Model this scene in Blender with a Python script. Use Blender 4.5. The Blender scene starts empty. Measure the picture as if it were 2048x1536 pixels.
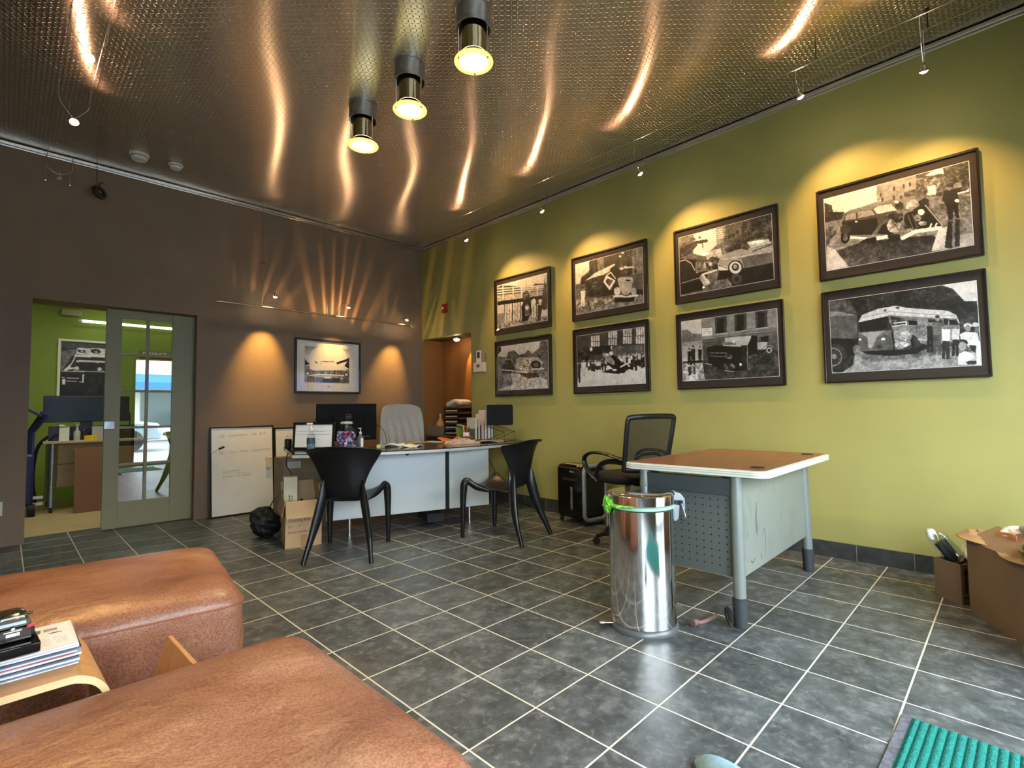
import bpy, bmesh, math, random
import numpy as np
from mathutils import Vector, Matrix, Euler
R = math.radians
sc = bpy.context.scene
col = sc.collection
random.seed(7)

# ------------------------------------------------------------------ camera
cam = bpy.data.cameras.new('camera'); camo = bpy.data.objects.new('camera', cam); col.objects.link(camo)
_r = Vector((0.7054083, -0.7086761, -0.0133165)); _u = Vector((-0.0271441, -0.0457830, 0.9985826)); _f = Vector((0.7082812, 0.7040470, 0.0515321))
camo.matrix_world = Matrix(((_r.x, _u.x, -_f.x, -1.1176), (_r.y, _u.y, -_f.y, -2.98477), (_r.z, _u.z, -_f.z, 1.12689), (0, 0, 0, 1)))
cam.sensor_width = 36; cam.lens = 1007.483 / 2048 * 36; cam.clip_start = 0.05; cam.clip_end = 200
sc.camera = camo

# ------------------------------------------------------------------ world (overcast daylight)
w = bpy.data.worlds.new('overcast_sky'); sc.world = w; w.use_nodes = True
_n = w.node_tree.nodes; _l = w.node_tree.links
_bg = _n['Background']; _bg.inputs['Strength'].default_value = 11.5
_tc = _n.new('ShaderNodeTexCoord'); _nz = _n.new('ShaderNodeTexNoise'); _nz.inputs['Scale'].default_value = 2.5; _nz.inputs['Detail'].default_value = 4
_cr = _n.new('ShaderNodeValToRGB'); _cr.color_ramp.elements[0].color = (0.60, 0.73, 0.92, 1); _cr.color_ramp.elements[1].color = (0.90, 0.95, 1.0, 1)
_cr.color_ramp.elements[0].position = 0.4; _cr.color_ramp.elements[1].position = 0.6
_l.new(_tc.outputs['Generated'], _nz.inputs['Vector']); _l.new(_nz.outputs['Fac'], _cr.inputs['Fac']); _l.new(_cr.outputs['Color'], _bg.inputs['Color'])

# ------------------------------------------------------------------ exposure
sc.view_settings.view_transform = 'Standard'; sc.view_settings.look = 'None'
sc.view_settings.exposure = 1.05; sc.view_settings.gamma = 1.0; sc.view_settings.use_curve_mapping = False
sc.cycles.use_denoising = True
sc.cycles.max_bounces = 7; sc.cycles.diffuse_bounces = 4; sc.cycles.glossy_bounces = 4
sc.cycles.transparent_max_bounces = 12; sc.cycles.transmission_bounces = 6
sc.cycles.caustics_reflective = False; sc.cycles.caustics_refractive = False
sc.cycles.sample_clamp_indirect = 6.0

# ------------------------------------------------------------------ portals in the two window openings
def area(name, loc, rot, sx, sy, power=0, portal=False, color=(1, 1, 1)):
    d = bpy.data.lights.new(name, 'AREA'); d.shape = 'RECTANGLE'; d.size = sx; d.size_y = sy; d.energy = power; d.color = color
    if portal: d.cycles.is_portal = True
    o = bpy.data.objects.new(name, d); o.location = loc; o.rotation_euler = rot; col.objects.link(o); return o
YF = -4.0; YB = 3.27; XR = 3.27; XL = -3.3; ZC = 3.58
area('daylight_portal', (1.72, YF - .06, 1.28), (R(90), 0, 0), 1.75, 2.3, portal=True)
area('daylight_portal', (-1.2, YF - .06, 1.4), (R(90), 0, 0), 3.2, 1.9, portal=True)

# ------------------------------------------------------------------ materials
def srgb(r, g, b):
    def f(c):
        c /= 255.0
        return c / 12.92 if c <= 0.04045 else ((c + 0.055) / 1.055) ** 2.4
    return (f(r), f(g), f(b), 1.0)
MATS = {}
def P(name, c, rough=0.6, metal=0.0, var=0.0, vscale=6.0, bump=0.0, bscale=60.0, coat=0.0, trans=0.0, ior=1.45, spec=0.5, c2=None, stretch=None, detail=4, sheen=0):
    if name in MATS: return MATS[name]
    m = bpy.data.materials.new(name); m.use_nodes = True; nt = m.node_tree; N = nt.nodes; L = nt.links
    b = N['Principled BSDF']; b.inputs['Base Color'].default_value = c; b.inputs['Roughness'].default_value = rough
    b.inputs['Metallic'].default_value = metal; b.inputs['Coat Weight'].default_value = coat; b.inputs['Transmission Weight'].default_value = trans
    b.inputs['IOR'].default_value = ior; b.inputs['Specular IOR Level'].default_value = spec
    if sheen: b.inputs['Sheen Weight'].default_value = sheen
    tc = N.new('ShaderNodeTexCoord'); mp = N.new('ShaderNodeMapping'); L.new(tc.outputs['Object'], mp.inputs['Vector'])
    if stretch: mp.inputs['Scale'].default_value = stretch
    if var > 0 or c2 is not None:
        nz = N.new('ShaderNodeTexNoise'); nz.inputs['Scale'].default_value = vscale; nz.inputs['Detail'].default_value = detail; L.new(mp.outputs['Vector'], nz.inputs['Vector'])
        cr = N.new('ShaderNodeValToRGB'); cr.color_ramp.elements[0].position = 0.32; cr.color_ramp.elements[1].position = 0.68
        if c2 is None: c2 = tuple(min(1, x * (1 + var)) for x in c[:3]) + (1,); c1 = tuple(x * (1 - var) for x in c[:3]) + (1,)
        else: c1 = c
        cr.color_ramp.elements[0].color = c1; cr.color_ramp.elements[1].color = c2
        L.new(nz.outputs['Fac'], cr.inputs['Fac']); L.new(cr.outputs['Color'], b.inputs['Base Color'])
    if bump > 0:
        n2 = N.new('ShaderNodeTexNoise'); n2.inputs['Scale'].default_value = bscale; n2.inputs['Detail'].default_value = 3; L.new(mp.outputs['Vector'], n2.inputs['Vector'])
        bp = N.new('ShaderNodeBump'); bp.inputs['Strength'].default_value = bump; bp.inputs['Distance'].default_value = 0.01
        L.new(n2.outputs['Fac'], bp.inputs['Height']); L.new(bp.outputs['Normal'], b.inputs['Normal'])
    MATS[name] = m; return m
def emis(name, c, s):
    m = bpy.data.materials.new(name); m.use_nodes = True; N = m.node_tree.nodes
    b = N['Principled BSDF']; b.inputs['Base Color'].default_value = c; b.inputs['Emission Color'].default_value = c; b.inputs['Emission Strength'].default_value = s
    MATS[name] = m; return m
def glassy(name, tint=(1, 1, 1, 1), ior=1.5, gl=1.0):
    m = bpy.data.materials.new(name); m.use_nodes = True; N = m.node_tree.nodes; L = m.node_tree.links
    N.remove(N['Principled BSDF']); out = N['Material Output']
    t = N.new('ShaderNodeBsdfTransparent'); t.inputs['Color'].default_value = tint
    g = N.new('ShaderNodeBsdfGlossy'); g.inputs['Roughness'].default_value = 0.0; g.inputs['Color'].default_value = (gl, gl, gl, 1)
    f0 = ((ior - 1) / (ior + 1)) ** 2; lw = N.new('ShaderNodeLayerWeight'); lw.inputs['Blend'].default_value = .5
    pw = N.new('ShaderNodeMath'); pw.operation = 'POWER'; pw.inputs[1].default_value = 5; L.new(lw.outputs['Facing'], pw.inputs[0])
    mr = N.new('ShaderNodeMapRange'); mr.inputs[3].default_value = f0; mr.inputs[4].default_value = 1; L.new(pw.outputs[0], mr.inputs[0]); mx = N.new('ShaderNodeMixShader')
    L.new(mr.outputs[0], mx.inputs[0]); L.new(t.outputs[0], mx.inputs[1]); L.new(g.outputs[0], mx.inputs[2]); L.new(mx.outputs[0], out.inputs['Surface'])
    MATS[name] = m; return m

# ------------------------------------------------------------------ mesh builder
class B:
    def __init__(s): s.v = []; s.f = []; s.mi = []; s.cm = 0
    def add(s, v, f):
        o = len(s.v); s.v += [tuple(x) for x in v]; s.f += [tuple(i + o for i in q) for q in f]; s.mi += [s.cm] * len(f); return s
    def box(s, x0, x1, y0, y1, z0, z1, M=None):
        v = [(x0, y0, z0), (x1, y0, z0), (x1, y1, z0), (x0, y1, z0), (x0, y0, z1), (x1, y0, z1), (x1, y1, z1), (x0, y1, z1)]
        if M is not None: v = [tuple(M @ Vector(q)) for q in v]
        return s.add(v, [(0, 3, 2, 1), (4, 5, 6, 7), (0, 1, 5, 4), (1, 2, 6, 5), (2, 3, 7, 6), (3, 0, 4, 7)])
    def cbox(s, c, d, rz=0, rx=0, ry=0):
        M = Matrix.Translation(c) @ Euler((rx, ry, rz)).to_matrix().to_4x4()
        return s.box(-d[0] / 2, d[0] / 2, -d[1] / 2, d[1] / 2, -d[2] / 2, d[2] / 2, M)
    def quad(s, a, b, c, d): return s.add([a, b, c, d], [(0, 1, 2, 3)])
    def prism(s, poly, z0, z1, M=None):
        n = len(poly); v = [(x, y, z0) for x, y in poly] + [(x, y, z1) for x, y in poly]
        if M is not None: v = [tuple(M @ Vector(q)) for q in v]
        return s.add(v, [tuple(range(n - 1, -1, -1)), tuple(range(n, 2 * n))] + [(i, (i + 1) % n, n + (i + 1) % n, n + i) for i in range(n)])
    def tube(s, pts, rad, n=10, closed=False, flat=None):
        pts = [Vector(p) for p in pts]; m = len(pts)
        if not hasattr(rad, '__len__'): rad = [rad] * m
        up = Vector((0, 0, 1)); T = []
        for i in range(m):
            a = pts[(i - 1) % m] if closed or i > 0 else pts[0]; c = pts[(i + 1) % m] if closed or i < m - 1 else pts[-1]
            t = (c - a); T.append(t.normalized() if t.length > 1e-9 else up)
        nrm = T[0].orthogonal().normalized(); v = []
        if flat is not None: nrm = (Vector(flat) - T[0] * T[0].dot(Vector(flat))).normalized()
        for i in range(m):
            nrm = (nrm - T[i] * nrm.dot(T[i])).normalized() if (nrm - T[i] * nrm.dot(T[i])).length > 1e-6 else T[i].orthogonal().normalized()
            if flat is not None:
                q = Vector(flat) - T[i] * T[i].dot(Vector(flat))
                if q.length > 1e-3: nrm = q.normalized()
            bn = T[i].cross(nrm)
            ra, rb = rad[i] if hasattr(rad[i], '__len__') else (rad[i], rad[i])
            for k in range(n):
                a = 2 * math.pi * k / n; v.append(pts[i] + nrm * (math.cos(a) * ra) + bn * (math.sin(a) * rb))
        f = []
        for i in range(m if closed else m - 1):
            j = (i + 1) % m
            for k in range(n): f.append((i * n + k, i * n + (k + 1) % n, j * n + (k + 1) % n, j * n + k))
        if not closed: f += [tuple(range(n - 1, -1, -1)), tuple((m - 1) * n + k for k in range(n))]
        return s.add(v, f)
    def cyl(s, a, b, r0, r1=None, n=20): return s.tube([a, b], [r0, r0 if r1 is None else r1], n)
    def lathe(s, prof, c=(0, 0, 0), n=32, M=None):
        v = []; m = len(prof)
        for r, z in prof:
            for k in range(n):
                a = 2 * math.pi * k / n; q = Vector((c[0] + r * math.cos(a), c[1] + r * math.sin(a), c[2] + z)); v.append(M @ q if M is not None else q)
        f = [(i * n + k, i * n + (k + 1) % n, (i + 1) * n + (k + 1) % n, (i + 1) * n + k) for i in range(m - 1) for k in range(n)]
        if prof[0][0] > 1e-6: f.append(tuple(range(n - 1, -1, -1)))
        if prof[-1][0] > 1e-6: f.append(tuple((m - 1) * n + k for k in range(n)))
        return s.add(v, f)
    def sphere(s, c, r, n=14, sq=(1, 1, 1)):
        m = n // 2; v = []
        for i in range(m + 1):
            t = math.pi * i / m
            for k in range(n):
                a = 2 * math.pi * k / n; v.append((c[0] + r * sq[0] * math.sin(t) * math.cos(a), c[1] + r * sq[1] * math.sin(t) * math.sin(a), c[2] + r * sq[2] * math.cos(t)))
        return s.add(v, [(i * n + k, (i + 1) * n + k, (i + 1) * n + (k + 1) % n, i * n + (k + 1) % n) for i in range(m) for k in range(n)])
    def grid(s, fn, nu, nv):
        v = [fn(i / nu, j / nv) for j in range(nv + 1) for i in range(nu + 1)]
        return s.add(v, [(j * (nu + 1) + i, j * (nu + 1) + i + 1, (j + 1) * (nu + 1) + i + 1, (j + 1) * (nu + 1) + i) for j in range(nv) for i in range(nu)])
    def build(s, name, mat, parent=None, bevel=0, smooth=False, subsurf=0, solid=0, seg=2, label=None, kind=None):
        me = bpy.data.meshes.new(name); me.from_pydata(s.v, [], s.f); me.validate()
        mats = mat if isinstance(mat, (list, tuple)) else [mat]
        for q in mats: me.materials.append(q)
        if len(mats) > 1:
            for p, i in zip(me.polygons, s.mi): p.material_index = i
        bm = bmesh.new(); bm.from_mesh(me); bmesh.ops.remove_doubles(bm, verts=bm.verts, dist=1e-6)
        bmesh.ops.recalc_face_normals(bm, faces=bm.faces); bm.to_mesh(me); bm.free()
        o = bpy.data.objects.new(name, me); col.objects.link(o)
        if parent is not None: o.parent = parent
        if solid: md = o.modifiers.new('solid', 'SOLIDIFY'); md.thickness = solid; md.offset = 0
        if bevel: md = o.modifiers.new('bevel', 'BEVEL'); md.width = bevel; md.segments = seg; md.limit_method = 'ANGLE'; md.angle_limit = R(35)
        if subsurf: md = o.modifiers.new('sub', 'SUBSURF'); md.levels = subsurf; md.render_levels = subsurf
        if smooth or bevel or subsurf:
            for p in me.polygons: p.use_smooth = True
            if smooth and not subsurf:
                try: me.set_sharp_from_angle(angle=R(38))
                except Exception: pass
            if bevel and not smooth:
                try: me.set_sharp_from_angle(angle=R(38))
                except Exception: pass
        if label: o['label'] = label
        if kind: o['kind'] = kind
        return o
def tag(o, label=None, cat=None, group=None, kind=None):
    if label: o['label'] = label
    if cat: o['category'] = cat
    if group: o['group'] = group
    if kind: o['kind'] = kind
    return o
def thing(name, label, cat, loc=(0, 0, 0), rz=0, group=None, rot=None):
    o = bpy.data.objects.new(name, None); col.objects.link(o); o.location = loc; o.rotation_euler = rot if rot else (0, 0, rz); o.empty_display_size = .1
    return tag(o, label, cat, group)
def copy_tree(o, label, loc=None, rz=None, parent=None):
    def rec(q, par):
        c = q.copy(); col.objects.link(c); c.parent = par
        for ch in list(q.children): rec(ch, c)
        return c
    c = rec(o, parent); c['label'] = label
    if loc is not None: c.location = loc
    if rz is not None: c.rotation_euler = (0, 0, rz)
    return c
def cr_(pts, n=6, closed=False):
    """Catmull-Rom through pts (tuples of any length)"""
    P_ = [np.array(p, float) for p in pts]; m = len(P_); out = []
    rng = range(m) if closed else range(m - 1)
    for i in rng:
        g = lambda k: P_[k % m] if closed else P_[min(max(k, 0), m - 1)]
        a, b, c, d = g(i - 1), g(i), g(i + 1), g(i + 2)
        for k in range(n):
            t = k / n; out.append(tuple(0.5 * ((2 * b) + (c - a) * t + (2 * a - 5 * b + 4 * c - d) * t * t + (3 * b - a - 3 * c + d) * t ** 3)))
    if not closed: out.append(tuple(P_[-1]))
    return out
def rrect(x0, x1, y0, y1, r, n=5):
    out = []
    for cx, cy, a0 in ((x1 - r, y1 - r, 0), (x0 + r, y1 - r, 90), (x0 + r, y0 + r, 180), (x1 - r, y0 + r, 270)):
        for k in range(n + 1): a = R(a0 + 90 * k / n); out.append((cx + r * math.cos(a), cy + r * math.sin(a)))
    return out
def text(s, size, mat, parent, M, name='lettering', ext=0.0006, align='LEFT', shear=0, label=None, spacing=1.0, bold=0):
    cu = bpy.data.curves.new('txt', 'FONT'); cu.body = s; cu.size = size; cu.extrude = ext; cu.align_x = align; cu.shear = shear; cu.space_character = spacing; cu.offset = bold; cu.resolution_u = 3
    t = bpy.data.objects.new('txt', cu); col.objects.link(t); dg = bpy.context.evaluated_depsgraph_get()
    me = bpy.data.meshes.new_from_object(t.evaluated_get(dg)); bpy.data.objects.remove(t); me.name = name
    me.transform(M); me.materials.clear(); me.materials.append(mat)
    o = bpy.data.objects.new(name, me); col.objects.link(o); o.parent = parent
    if label: o['label'] = label
    return o
def Mrot(loc, rx=0, ry=0, rz=0): return Matrix.Translation(loc) @ Euler((rx, ry, rz)).to_matrix().to_4x4()
def spot(name, loc, to, power, angle, blend, color, radius=.02, parent=None):
    d = bpy.data.lights.new(name, 'SPOT'); d.energy = power; d.spot_size = R(angle); d.spot_blend = blend; d.color = color; d.shadow_soft_size = radius
    o = bpy.data.objects.new(name, d); col.objects.link(o); o.location = loc
    o.rotation_euler = (Vector(to) - Vector(loc)).to_track_quat('-Z', 'Y').to_euler(); return o
def point(name, loc, power, color, radius=.02):
    d = bpy.data.lights.new(name, 'POINT'); d.energy = power; d.color = color; d.shadow_soft_size = radius
    o = bpy.data.objects.new(name, d); col.objects.link(o); o.location = loc; return o

black = P('black_plastic', srgb(20, 20, 22), .34)
blackgloss = P('glossy_black_plastic', srgb(8, 8, 9), .12)
blackmatte = P('matte_black', srgb(18, 17, 18), .75)
rubber = P('black_rubber', srgb(30, 30, 32), .7)
chrome = P('brushed_steel', (0.62, 0.61, 0.59, 1), .22, 1.0, bump=.05, bscale=90)
steel = P('polished_steel', (0.72, 0.72, 0.72, 1), .12, 1.0)
galv = P('galvanised_steel', (0.33, 0.33, 0.34, 1), .38, .9, var=.25, vscale=25)
white = P('white_plastic', srgb(228, 226, 220), .45)
paper = P('white_paper', srgb(232, 230, 224), .8)
ink = P('dark_ink', srgb(50, 48, 48), .8)

# ================================================================== SETTING
def nodes(m): return m.node_tree.nodes, m.node_tree.links
def mth(N, L, op, a, b=None, c=None):
    n = N.new('ShaderNodeMath'); n.operation = op
    for i, q in enumerate((a, b, c)):
        if q is None: continue
        if isinstance(q, (int, float)): n.inputs[i].default_value = q
        else: L.new(q, n.inputs[i])
    return n.outputs[0]
def tile_material():
    T = 0.33; m = bpy.data.materials.new('slate_floor_tile'); m.use_nodes = True; N, L = nodes(m); b = N['Principled BSDF']
    tc = N.new('ShaderNodeTexCoord'); sp = N.new('ShaderNodeSeparateXYZ'); L.new(tc.outputs['Object'], sp.inputs[0])
    ux = mth(N, L, 'DIVIDE', sp.outputs[0], T); uy = mth(N, L, 'DIVIDE', sp.outputs[1], T)
    fx = mth(N, L, 'FRACT', ux); fy = mth(N, L, 'FRACT', uy)
    dx = mth(N, L, 'SUBTRACT', 0.5, mth(N, L, 'ABSOLUTE', mth(N, L, 'SUBTRACT', fx, 0.5)))
    dy = mth(N, L, 'SUBTRACT', 0.5, mth(N, L, 'ABSOLUTE', mth(N, L, 'SUBTRACT', fy, 0.5)))
    d = mth(N, L, 'MINIMUM', dx, dy)
    mr = N.new('ShaderNodeMapRange'); mr.inputs[1].default_value = 0.0085; mr.inputs[2].default_value = 0.0135; L.new(d, mr.inputs[0])  # 0 grout -> 1 tile
    cmb = N.new('ShaderNodeCombineXYZ'); L.new(mth(N, L, 'FLOOR', ux), cmb.inputs[0]); L.new(mth(N, L, 'FLOOR', uy), cmb.inputs[1])
    wn = N.new('ShaderNodeTexWhiteNoise'); L.new(cmb.outputs[0], wn.inputs['Vector'])
    # slate cloud, offset for every tile
    va = N.new('ShaderNodeVectorMath'); va.operation = 'MULTIPLY_ADD'; L.new(wn.outputs['Color'], va.inputs[0]); va.inputs[1].default_value = (9, 9, 9); L.new(tc.outputs['Object'], va.inputs[2])
    n1 = N.new('ShaderNodeTexNoise'); n1.inputs['Scale'].default_value = 11; n1.inputs['Detail'].default_value = 9; n1.inputs['Roughness'].default_value = .68; n1.inputs['Distortion'].default_value = .15; L.new(va.outputs[0], n1.inputs['Vector'])
    cr = N.new('ShaderNodeValToRGB'); e = cr.color_ramp.elements
    e[0].position = .30; e[0].color = srgb(50, 54, 56); e[1].position = .74; e[1].color = srgb(118, 121, 121); e2 = e.new(.52); e2.color = srgb(78, 83, 84)
    L.new(n1.outputs['Fac'], cr.inputs['Fac'])
    hv = N.new('ShaderNodeHueSaturation'); L.new(cr.outputs['Color'], hv.inputs['Color'])
    mv = N.new('ShaderNodeMapRange'); mv.inputs[3].default_value = .8; mv.inputs[4].default_value = 1.2; L.new(wn.outputs['Value'], mv.inputs[0]); L.new(mv.outputs[0], hv.inputs['Value'])
    # pale scuffs
    n3 = N.new('ShaderNodeTexNoise'); n3.inputs['Scale'].default_value = 30; n3.inputs['Detail'].default_value = 7; n3.inputs['Distortion'].default_value = .4; L.new(va.outputs[0], n3.inputs['Vector'])
    cs = N.new('ShaderNodeMapRange'); cs.inputs[1].default_value = .55; cs.inputs[2].default_value = .72; cs.inputs[4].default_value = .32; L.new(n3.outputs['Fac'], cs.inputs[0])
    ms = N.new('ShaderNodeMix'); ms.data_type = 'RGBA'; L.new(cs.outputs[0], ms.inputs[0]); L.new(hv.outputs[0], ms.inputs[6]); ms.inputs[7].default_value = srgb(150, 152, 148)
    mx = N.new('ShaderNodeMix'); mx.data_type = 'RGBA'; L.new(mr.outputs[0], mx.inputs[0]); mx.inputs[6].default_value = srgb(205, 200, 186); L.new(ms.outputs[2], mx.inputs[7])
    L.new(mx.outputs[2], b.inputs['Base Color'])
    rr = N.new('ShaderNodeMapRange'); rr.inputs[3].default_value = .26; rr.inputs[4].default_value = .52; L.new(n3.outputs['Fac'], rr.inputs[0]); L.new(rr.outputs[0], b.inputs['Roughness'])
    bp = N.new('ShaderNodeBump'); bp.inputs['Strength'].default_value = .5; bp.inputs['Distance'].default_value = .004
    h = mth(N, L, 'ADD', mr.outputs[0], mth(N, L, 'MULTIPLY', n1.outputs['Fac'], .5)); L.new(h, bp.inputs['Height']); L.new(bp.outputs['Normal'], b.inputs['Normal'])
    return m
def tread_material():
    m = bpy.data.materials.new('stainless_tread_plate'); m.use_nodes = True; N, L = nodes(m); b = N['Principled BSDF']
    b.inputs['Metallic'].default_value = 1; b.inputs['Base Color'].default_value = (0.60, 0.54, 0.46, 1); b.inputs['Roughness'].default_value = .27; b.inputs['Anisotropic'].default_value = .95
    tg = N.new('ShaderNodeCombineXYZ'); tg.inputs[0].default_value = .35; tg.inputs[1].default_value = .94; L.new(tg.outputs[0], b.inputs['Tangent'])
    tc = N.new('ShaderNodeTexCoord'); sp = N.new('ShaderNodeSeparateXYZ'); L.new(tc.outputs['Object'], sp.inputs[0]); c = 0.027
    ux = mth(N, L, 'DIVIDE', sp.outputs[0], c); uy = mth(N, L, 'DIVIDE', sp.outputs[1], c)
    fx = mth(N, L, 'SUBTRACT', mth(N, L, 'FRACT', ux), .5); fy = mth(N, L, 'SUBTRACT', mth(N, L, 'FRACT', uy), .5)
    par = mth(N, L, 'SUBTRACT', mth(N, L, 'MULTIPLY', mth(N, L, 'FLOORED_MODULO', mth(N, L, 'ADD', mth(N, L, 'FLOOR', ux), mth(N, L, 'FLOOR', uy)), 2), 2), 1)
    sfy = mth(N, L, 'MULTIPLY', par, fy)
    u = mth(N, L, 'MULTIPLY', mth(N, L, 'ADD', fx, sfy), .7071); v = mth(N, L, 'MULTIPLY', mth(N, L, 'SUBTRACT', fx, sfy), .7071)
    q = mth(N, L, 'ADD', mth(N, L, 'POWER', mth(N, L, 'DIVIDE', mth(N, L, 'ABSOLUTE', u), .47), 2), mth(N, L, 'POWER', mth(N, L, 'DIVIDE', mth(N, L, 'ABSOLUTE', v), .135), 2))
    h = mth(N, L, 'MAXIMUM', mth(N, L, 'SUBTRACT', 1, q), 0)
    bp = N.new('ShaderNodeBump'); bp.invert = True; bp.inputs['Strength'].default_value = 1; bp.inputs['Distance'].default_value = .0042; L.new(h, bp.inputs['Height'])
    L.new(bp.outputs['Normal'], b.inputs['Normal'])
    return m
brown = P('brown_wall_paint', srgb(132, 112, 92), .6, var=.05, vscale=3, bump=.08, bscale=250)
green = P('olive_green_wall_paint', srgb(159, 154, 90), .5, var=.04, vscale=3, bump=.08, bscale=250)
officegreen = P('bright_green_office_paint', srgb(128, 150, 58), .7, var=.03, vscale=2)
offwhite = P('ceiling_paint_white', srgb(225, 225, 215), .8)
slate = P('slate_skirting_tile', srgb(56, 58, 57), .45, var=.3, vscale=14, bump=.2, bscale=40)
laminate = P('beige_laminate_floor', srgb(178, 158, 112), .45, var=.12, vscale=2.5, stretch=(1, 8, 1))
orange = P('burnt_orange_alcove_paint', srgb(150, 100, 50), .6, var=.05, vscale=3)

S = lambda b, n, m, **k: b.build(n, m, kind='structure', **k)
fl = B(); fl.box(XL, 4.2, YF - .1, 3.62, -.12, 0); S(fl, 'floor', tile_material())
# ceiling: gently buckled sheets
def cz(u, v):
    x = XL + (4.0 - XL) * u; y = YF + (3.62 - YF) * v
    z = .0068 * math.sin(2 * math.pi * (x * .80 + y * .10)) + .0052 * math.sin(2 * math.pi * (x * .33 - y * .21) + 1.1) + .0016 * math.sin(2 * math.pi * (y * .55 + x * .2))
    ed = min(1, max(0, (XR + .05 - x) / .7)) * min(1, max(0, (YB + .05 - y) / .7))
    return (x, y, ZC + z * ed)
cb = B(); cb.grid(cz, 110, 110); S(cb, 'ceiling', tread_material(), smooth=True)
up = B(); up.box(XL - .2, 4.2, YF - .2, 3.62, ZC + .03, ZC + .15); S(up, 'ceiling_deck', offwhite)

wb = B(); wb.box(XL, -.97, YB, 3.6, 0, ZC + .03); wb.box(.33, 3.7, YB, 3.6, 0, ZC + .03); wb.box(-.97, .33, YB, 3.6, 2.2, ZC + .03); S(wb, 'wall_back', brown)
wr = B(); wr.box(XR, XR + .12, YF, 2.14, 0, ZC + .03); wr.box(XR, XR + .12, 2.14, 3.235, 2.19, ZC + .03); wr.box(XR, XR + .12, 3.235, YB, 0, ZC + .03); S(wr, 'wall_right', green)
al = B(); al.box(XR + .12, 3.66, 3.235, 3.27, 0, 2.3); al.box(XR + .003, 3.62, 3.229, 3.235, 0, 2.19); al.box(3.62, 3.7, 2.07, 3.235, 0, 2.3); al.box(XR + .12, 3.66, 2.07, 2.14, 0, 2.3); S(al, 'wall_alcove', orange)
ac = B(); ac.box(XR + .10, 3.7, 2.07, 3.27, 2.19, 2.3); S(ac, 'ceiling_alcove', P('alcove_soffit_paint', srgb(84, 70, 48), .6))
wl = B(); wl.box(XL - .12, XL, YF, 3.6, 0, ZC + .03); S(wl, 'wall_left', green)
wf = B()
for x0, x1, z0, z1 in ((XL, -2.8, 0, ZC), (-2.8, .4, 0, .45), (-2.8, .4, 2.35, ZC), (.4, .85, 0, ZC), (.85, 2.6, 2.42, ZC), (2.6, XR + .12, 0, ZC)): wf.box(x0, x1, YF - .14, YF, z0, z1 + .03 * (z1 == ZC))
S(wf, 'wall_front', P('front_wall_paint', srgb(120, 112, 92), .6))
winglass = glassy('window_glass', (.97, .99, .98, 1))
alu = P('dark_bronze_window_frame', srgb(52, 50, 46), .4, .6)
def storefront(name, xs, z0, z1):
    b = B(); b.box(xs[0], xs[-1], YF - .1, YF - .04, z0, z0 + .06); b.box(xs[0], xs[-1], YF - .1, YF - .04, z1 - .06, z1)
    for x in xs: b.box(min(max(x - .03, xs[0]), xs[-1] - .06), min(max(x - .03, xs[0]) + .06, xs[-1]), YF - .1, YF - .04, z0 + .06, z1 - .06)
    f = S(b, name, alu)
    for i in range(len(xs) - 1):
        g = B(); g.box(xs[i] + .03, xs[i + 1] - .03, YF - .075, YF - .067, z0 + .06, z1 - .06); g.build('pane', winglass, f)
storefront('window_1', [.85, 1.73, 2.6], 0.0, 2.42)
storefront('window_2', [-2.8, -1.73, -.67, .4], .45, 2.35)

bb = B(); bb.box(XR - .014, XR, YF, 2.14, 0, .115)
sk = S(bb, 'baseboard_right', slate)
gj = B()
for k in range(18): gj.box(XR - .0148, XR - .0135, -3.8 + k * .33 - .0025 + .02, -3.8 + k * .33 + .0025 + .02, 0, .115)
gj.build('grout_joint', P('grout', srgb(120, 116, 104), .8), sk)

# metal edge trims where the ceiling meets the two walls
t1 = B(); t1.box(XL, XR - .03, YB - .028, YB, ZC - .035, ZC - .008); t1.box(XL, XR - .03, YB - .010, YB, ZC - .05, ZC - .035)
S(t1, 'trim_1', chrome, bevel=.004)
t2 = B(); t2.box(XR - .028, XR, YF, YB - .03, ZC - .035, ZC - .008); t2.box(XR - .010, XR, YF, YB - .03, ZC - .05, ZC - .035)
S(t2, 'trim_2', P('satin_aluminium_trim', srgb(186, 178, 160), .32, .45, bump=.15, bscale=25), bevel=.004)

# ---------------- office behind the sliding door
of = B(); of.box(-2.6, 2.2, 3.6, 6.25, -.12, 0.002); S(of, 'floor_office', laminate)
ow = B(); ow.box(-2.6, 2.2, 6.2, 6.3, 0, 2.8); ow.box(-2.7, -2.6, 3.6, 6.3, 0, 2.8); ow.box(2.2, 2.3, 3.6, 6.3, 0, 2.8); S(ow, 'wall_office', officegreen)
oc = B(); oc.box(-2.7, 2.3, 3.6, 6.3, 2.8, 2.9); S(oc, 'ceiling_office', offwhite)
area('office_fill_area', (-.3, 4.35, 2.76), (0, 0, 0), 1.8, .8, 17, color=(1, .97, .82))  # added area light without a fixture, lifts the office walls and drawers

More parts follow.
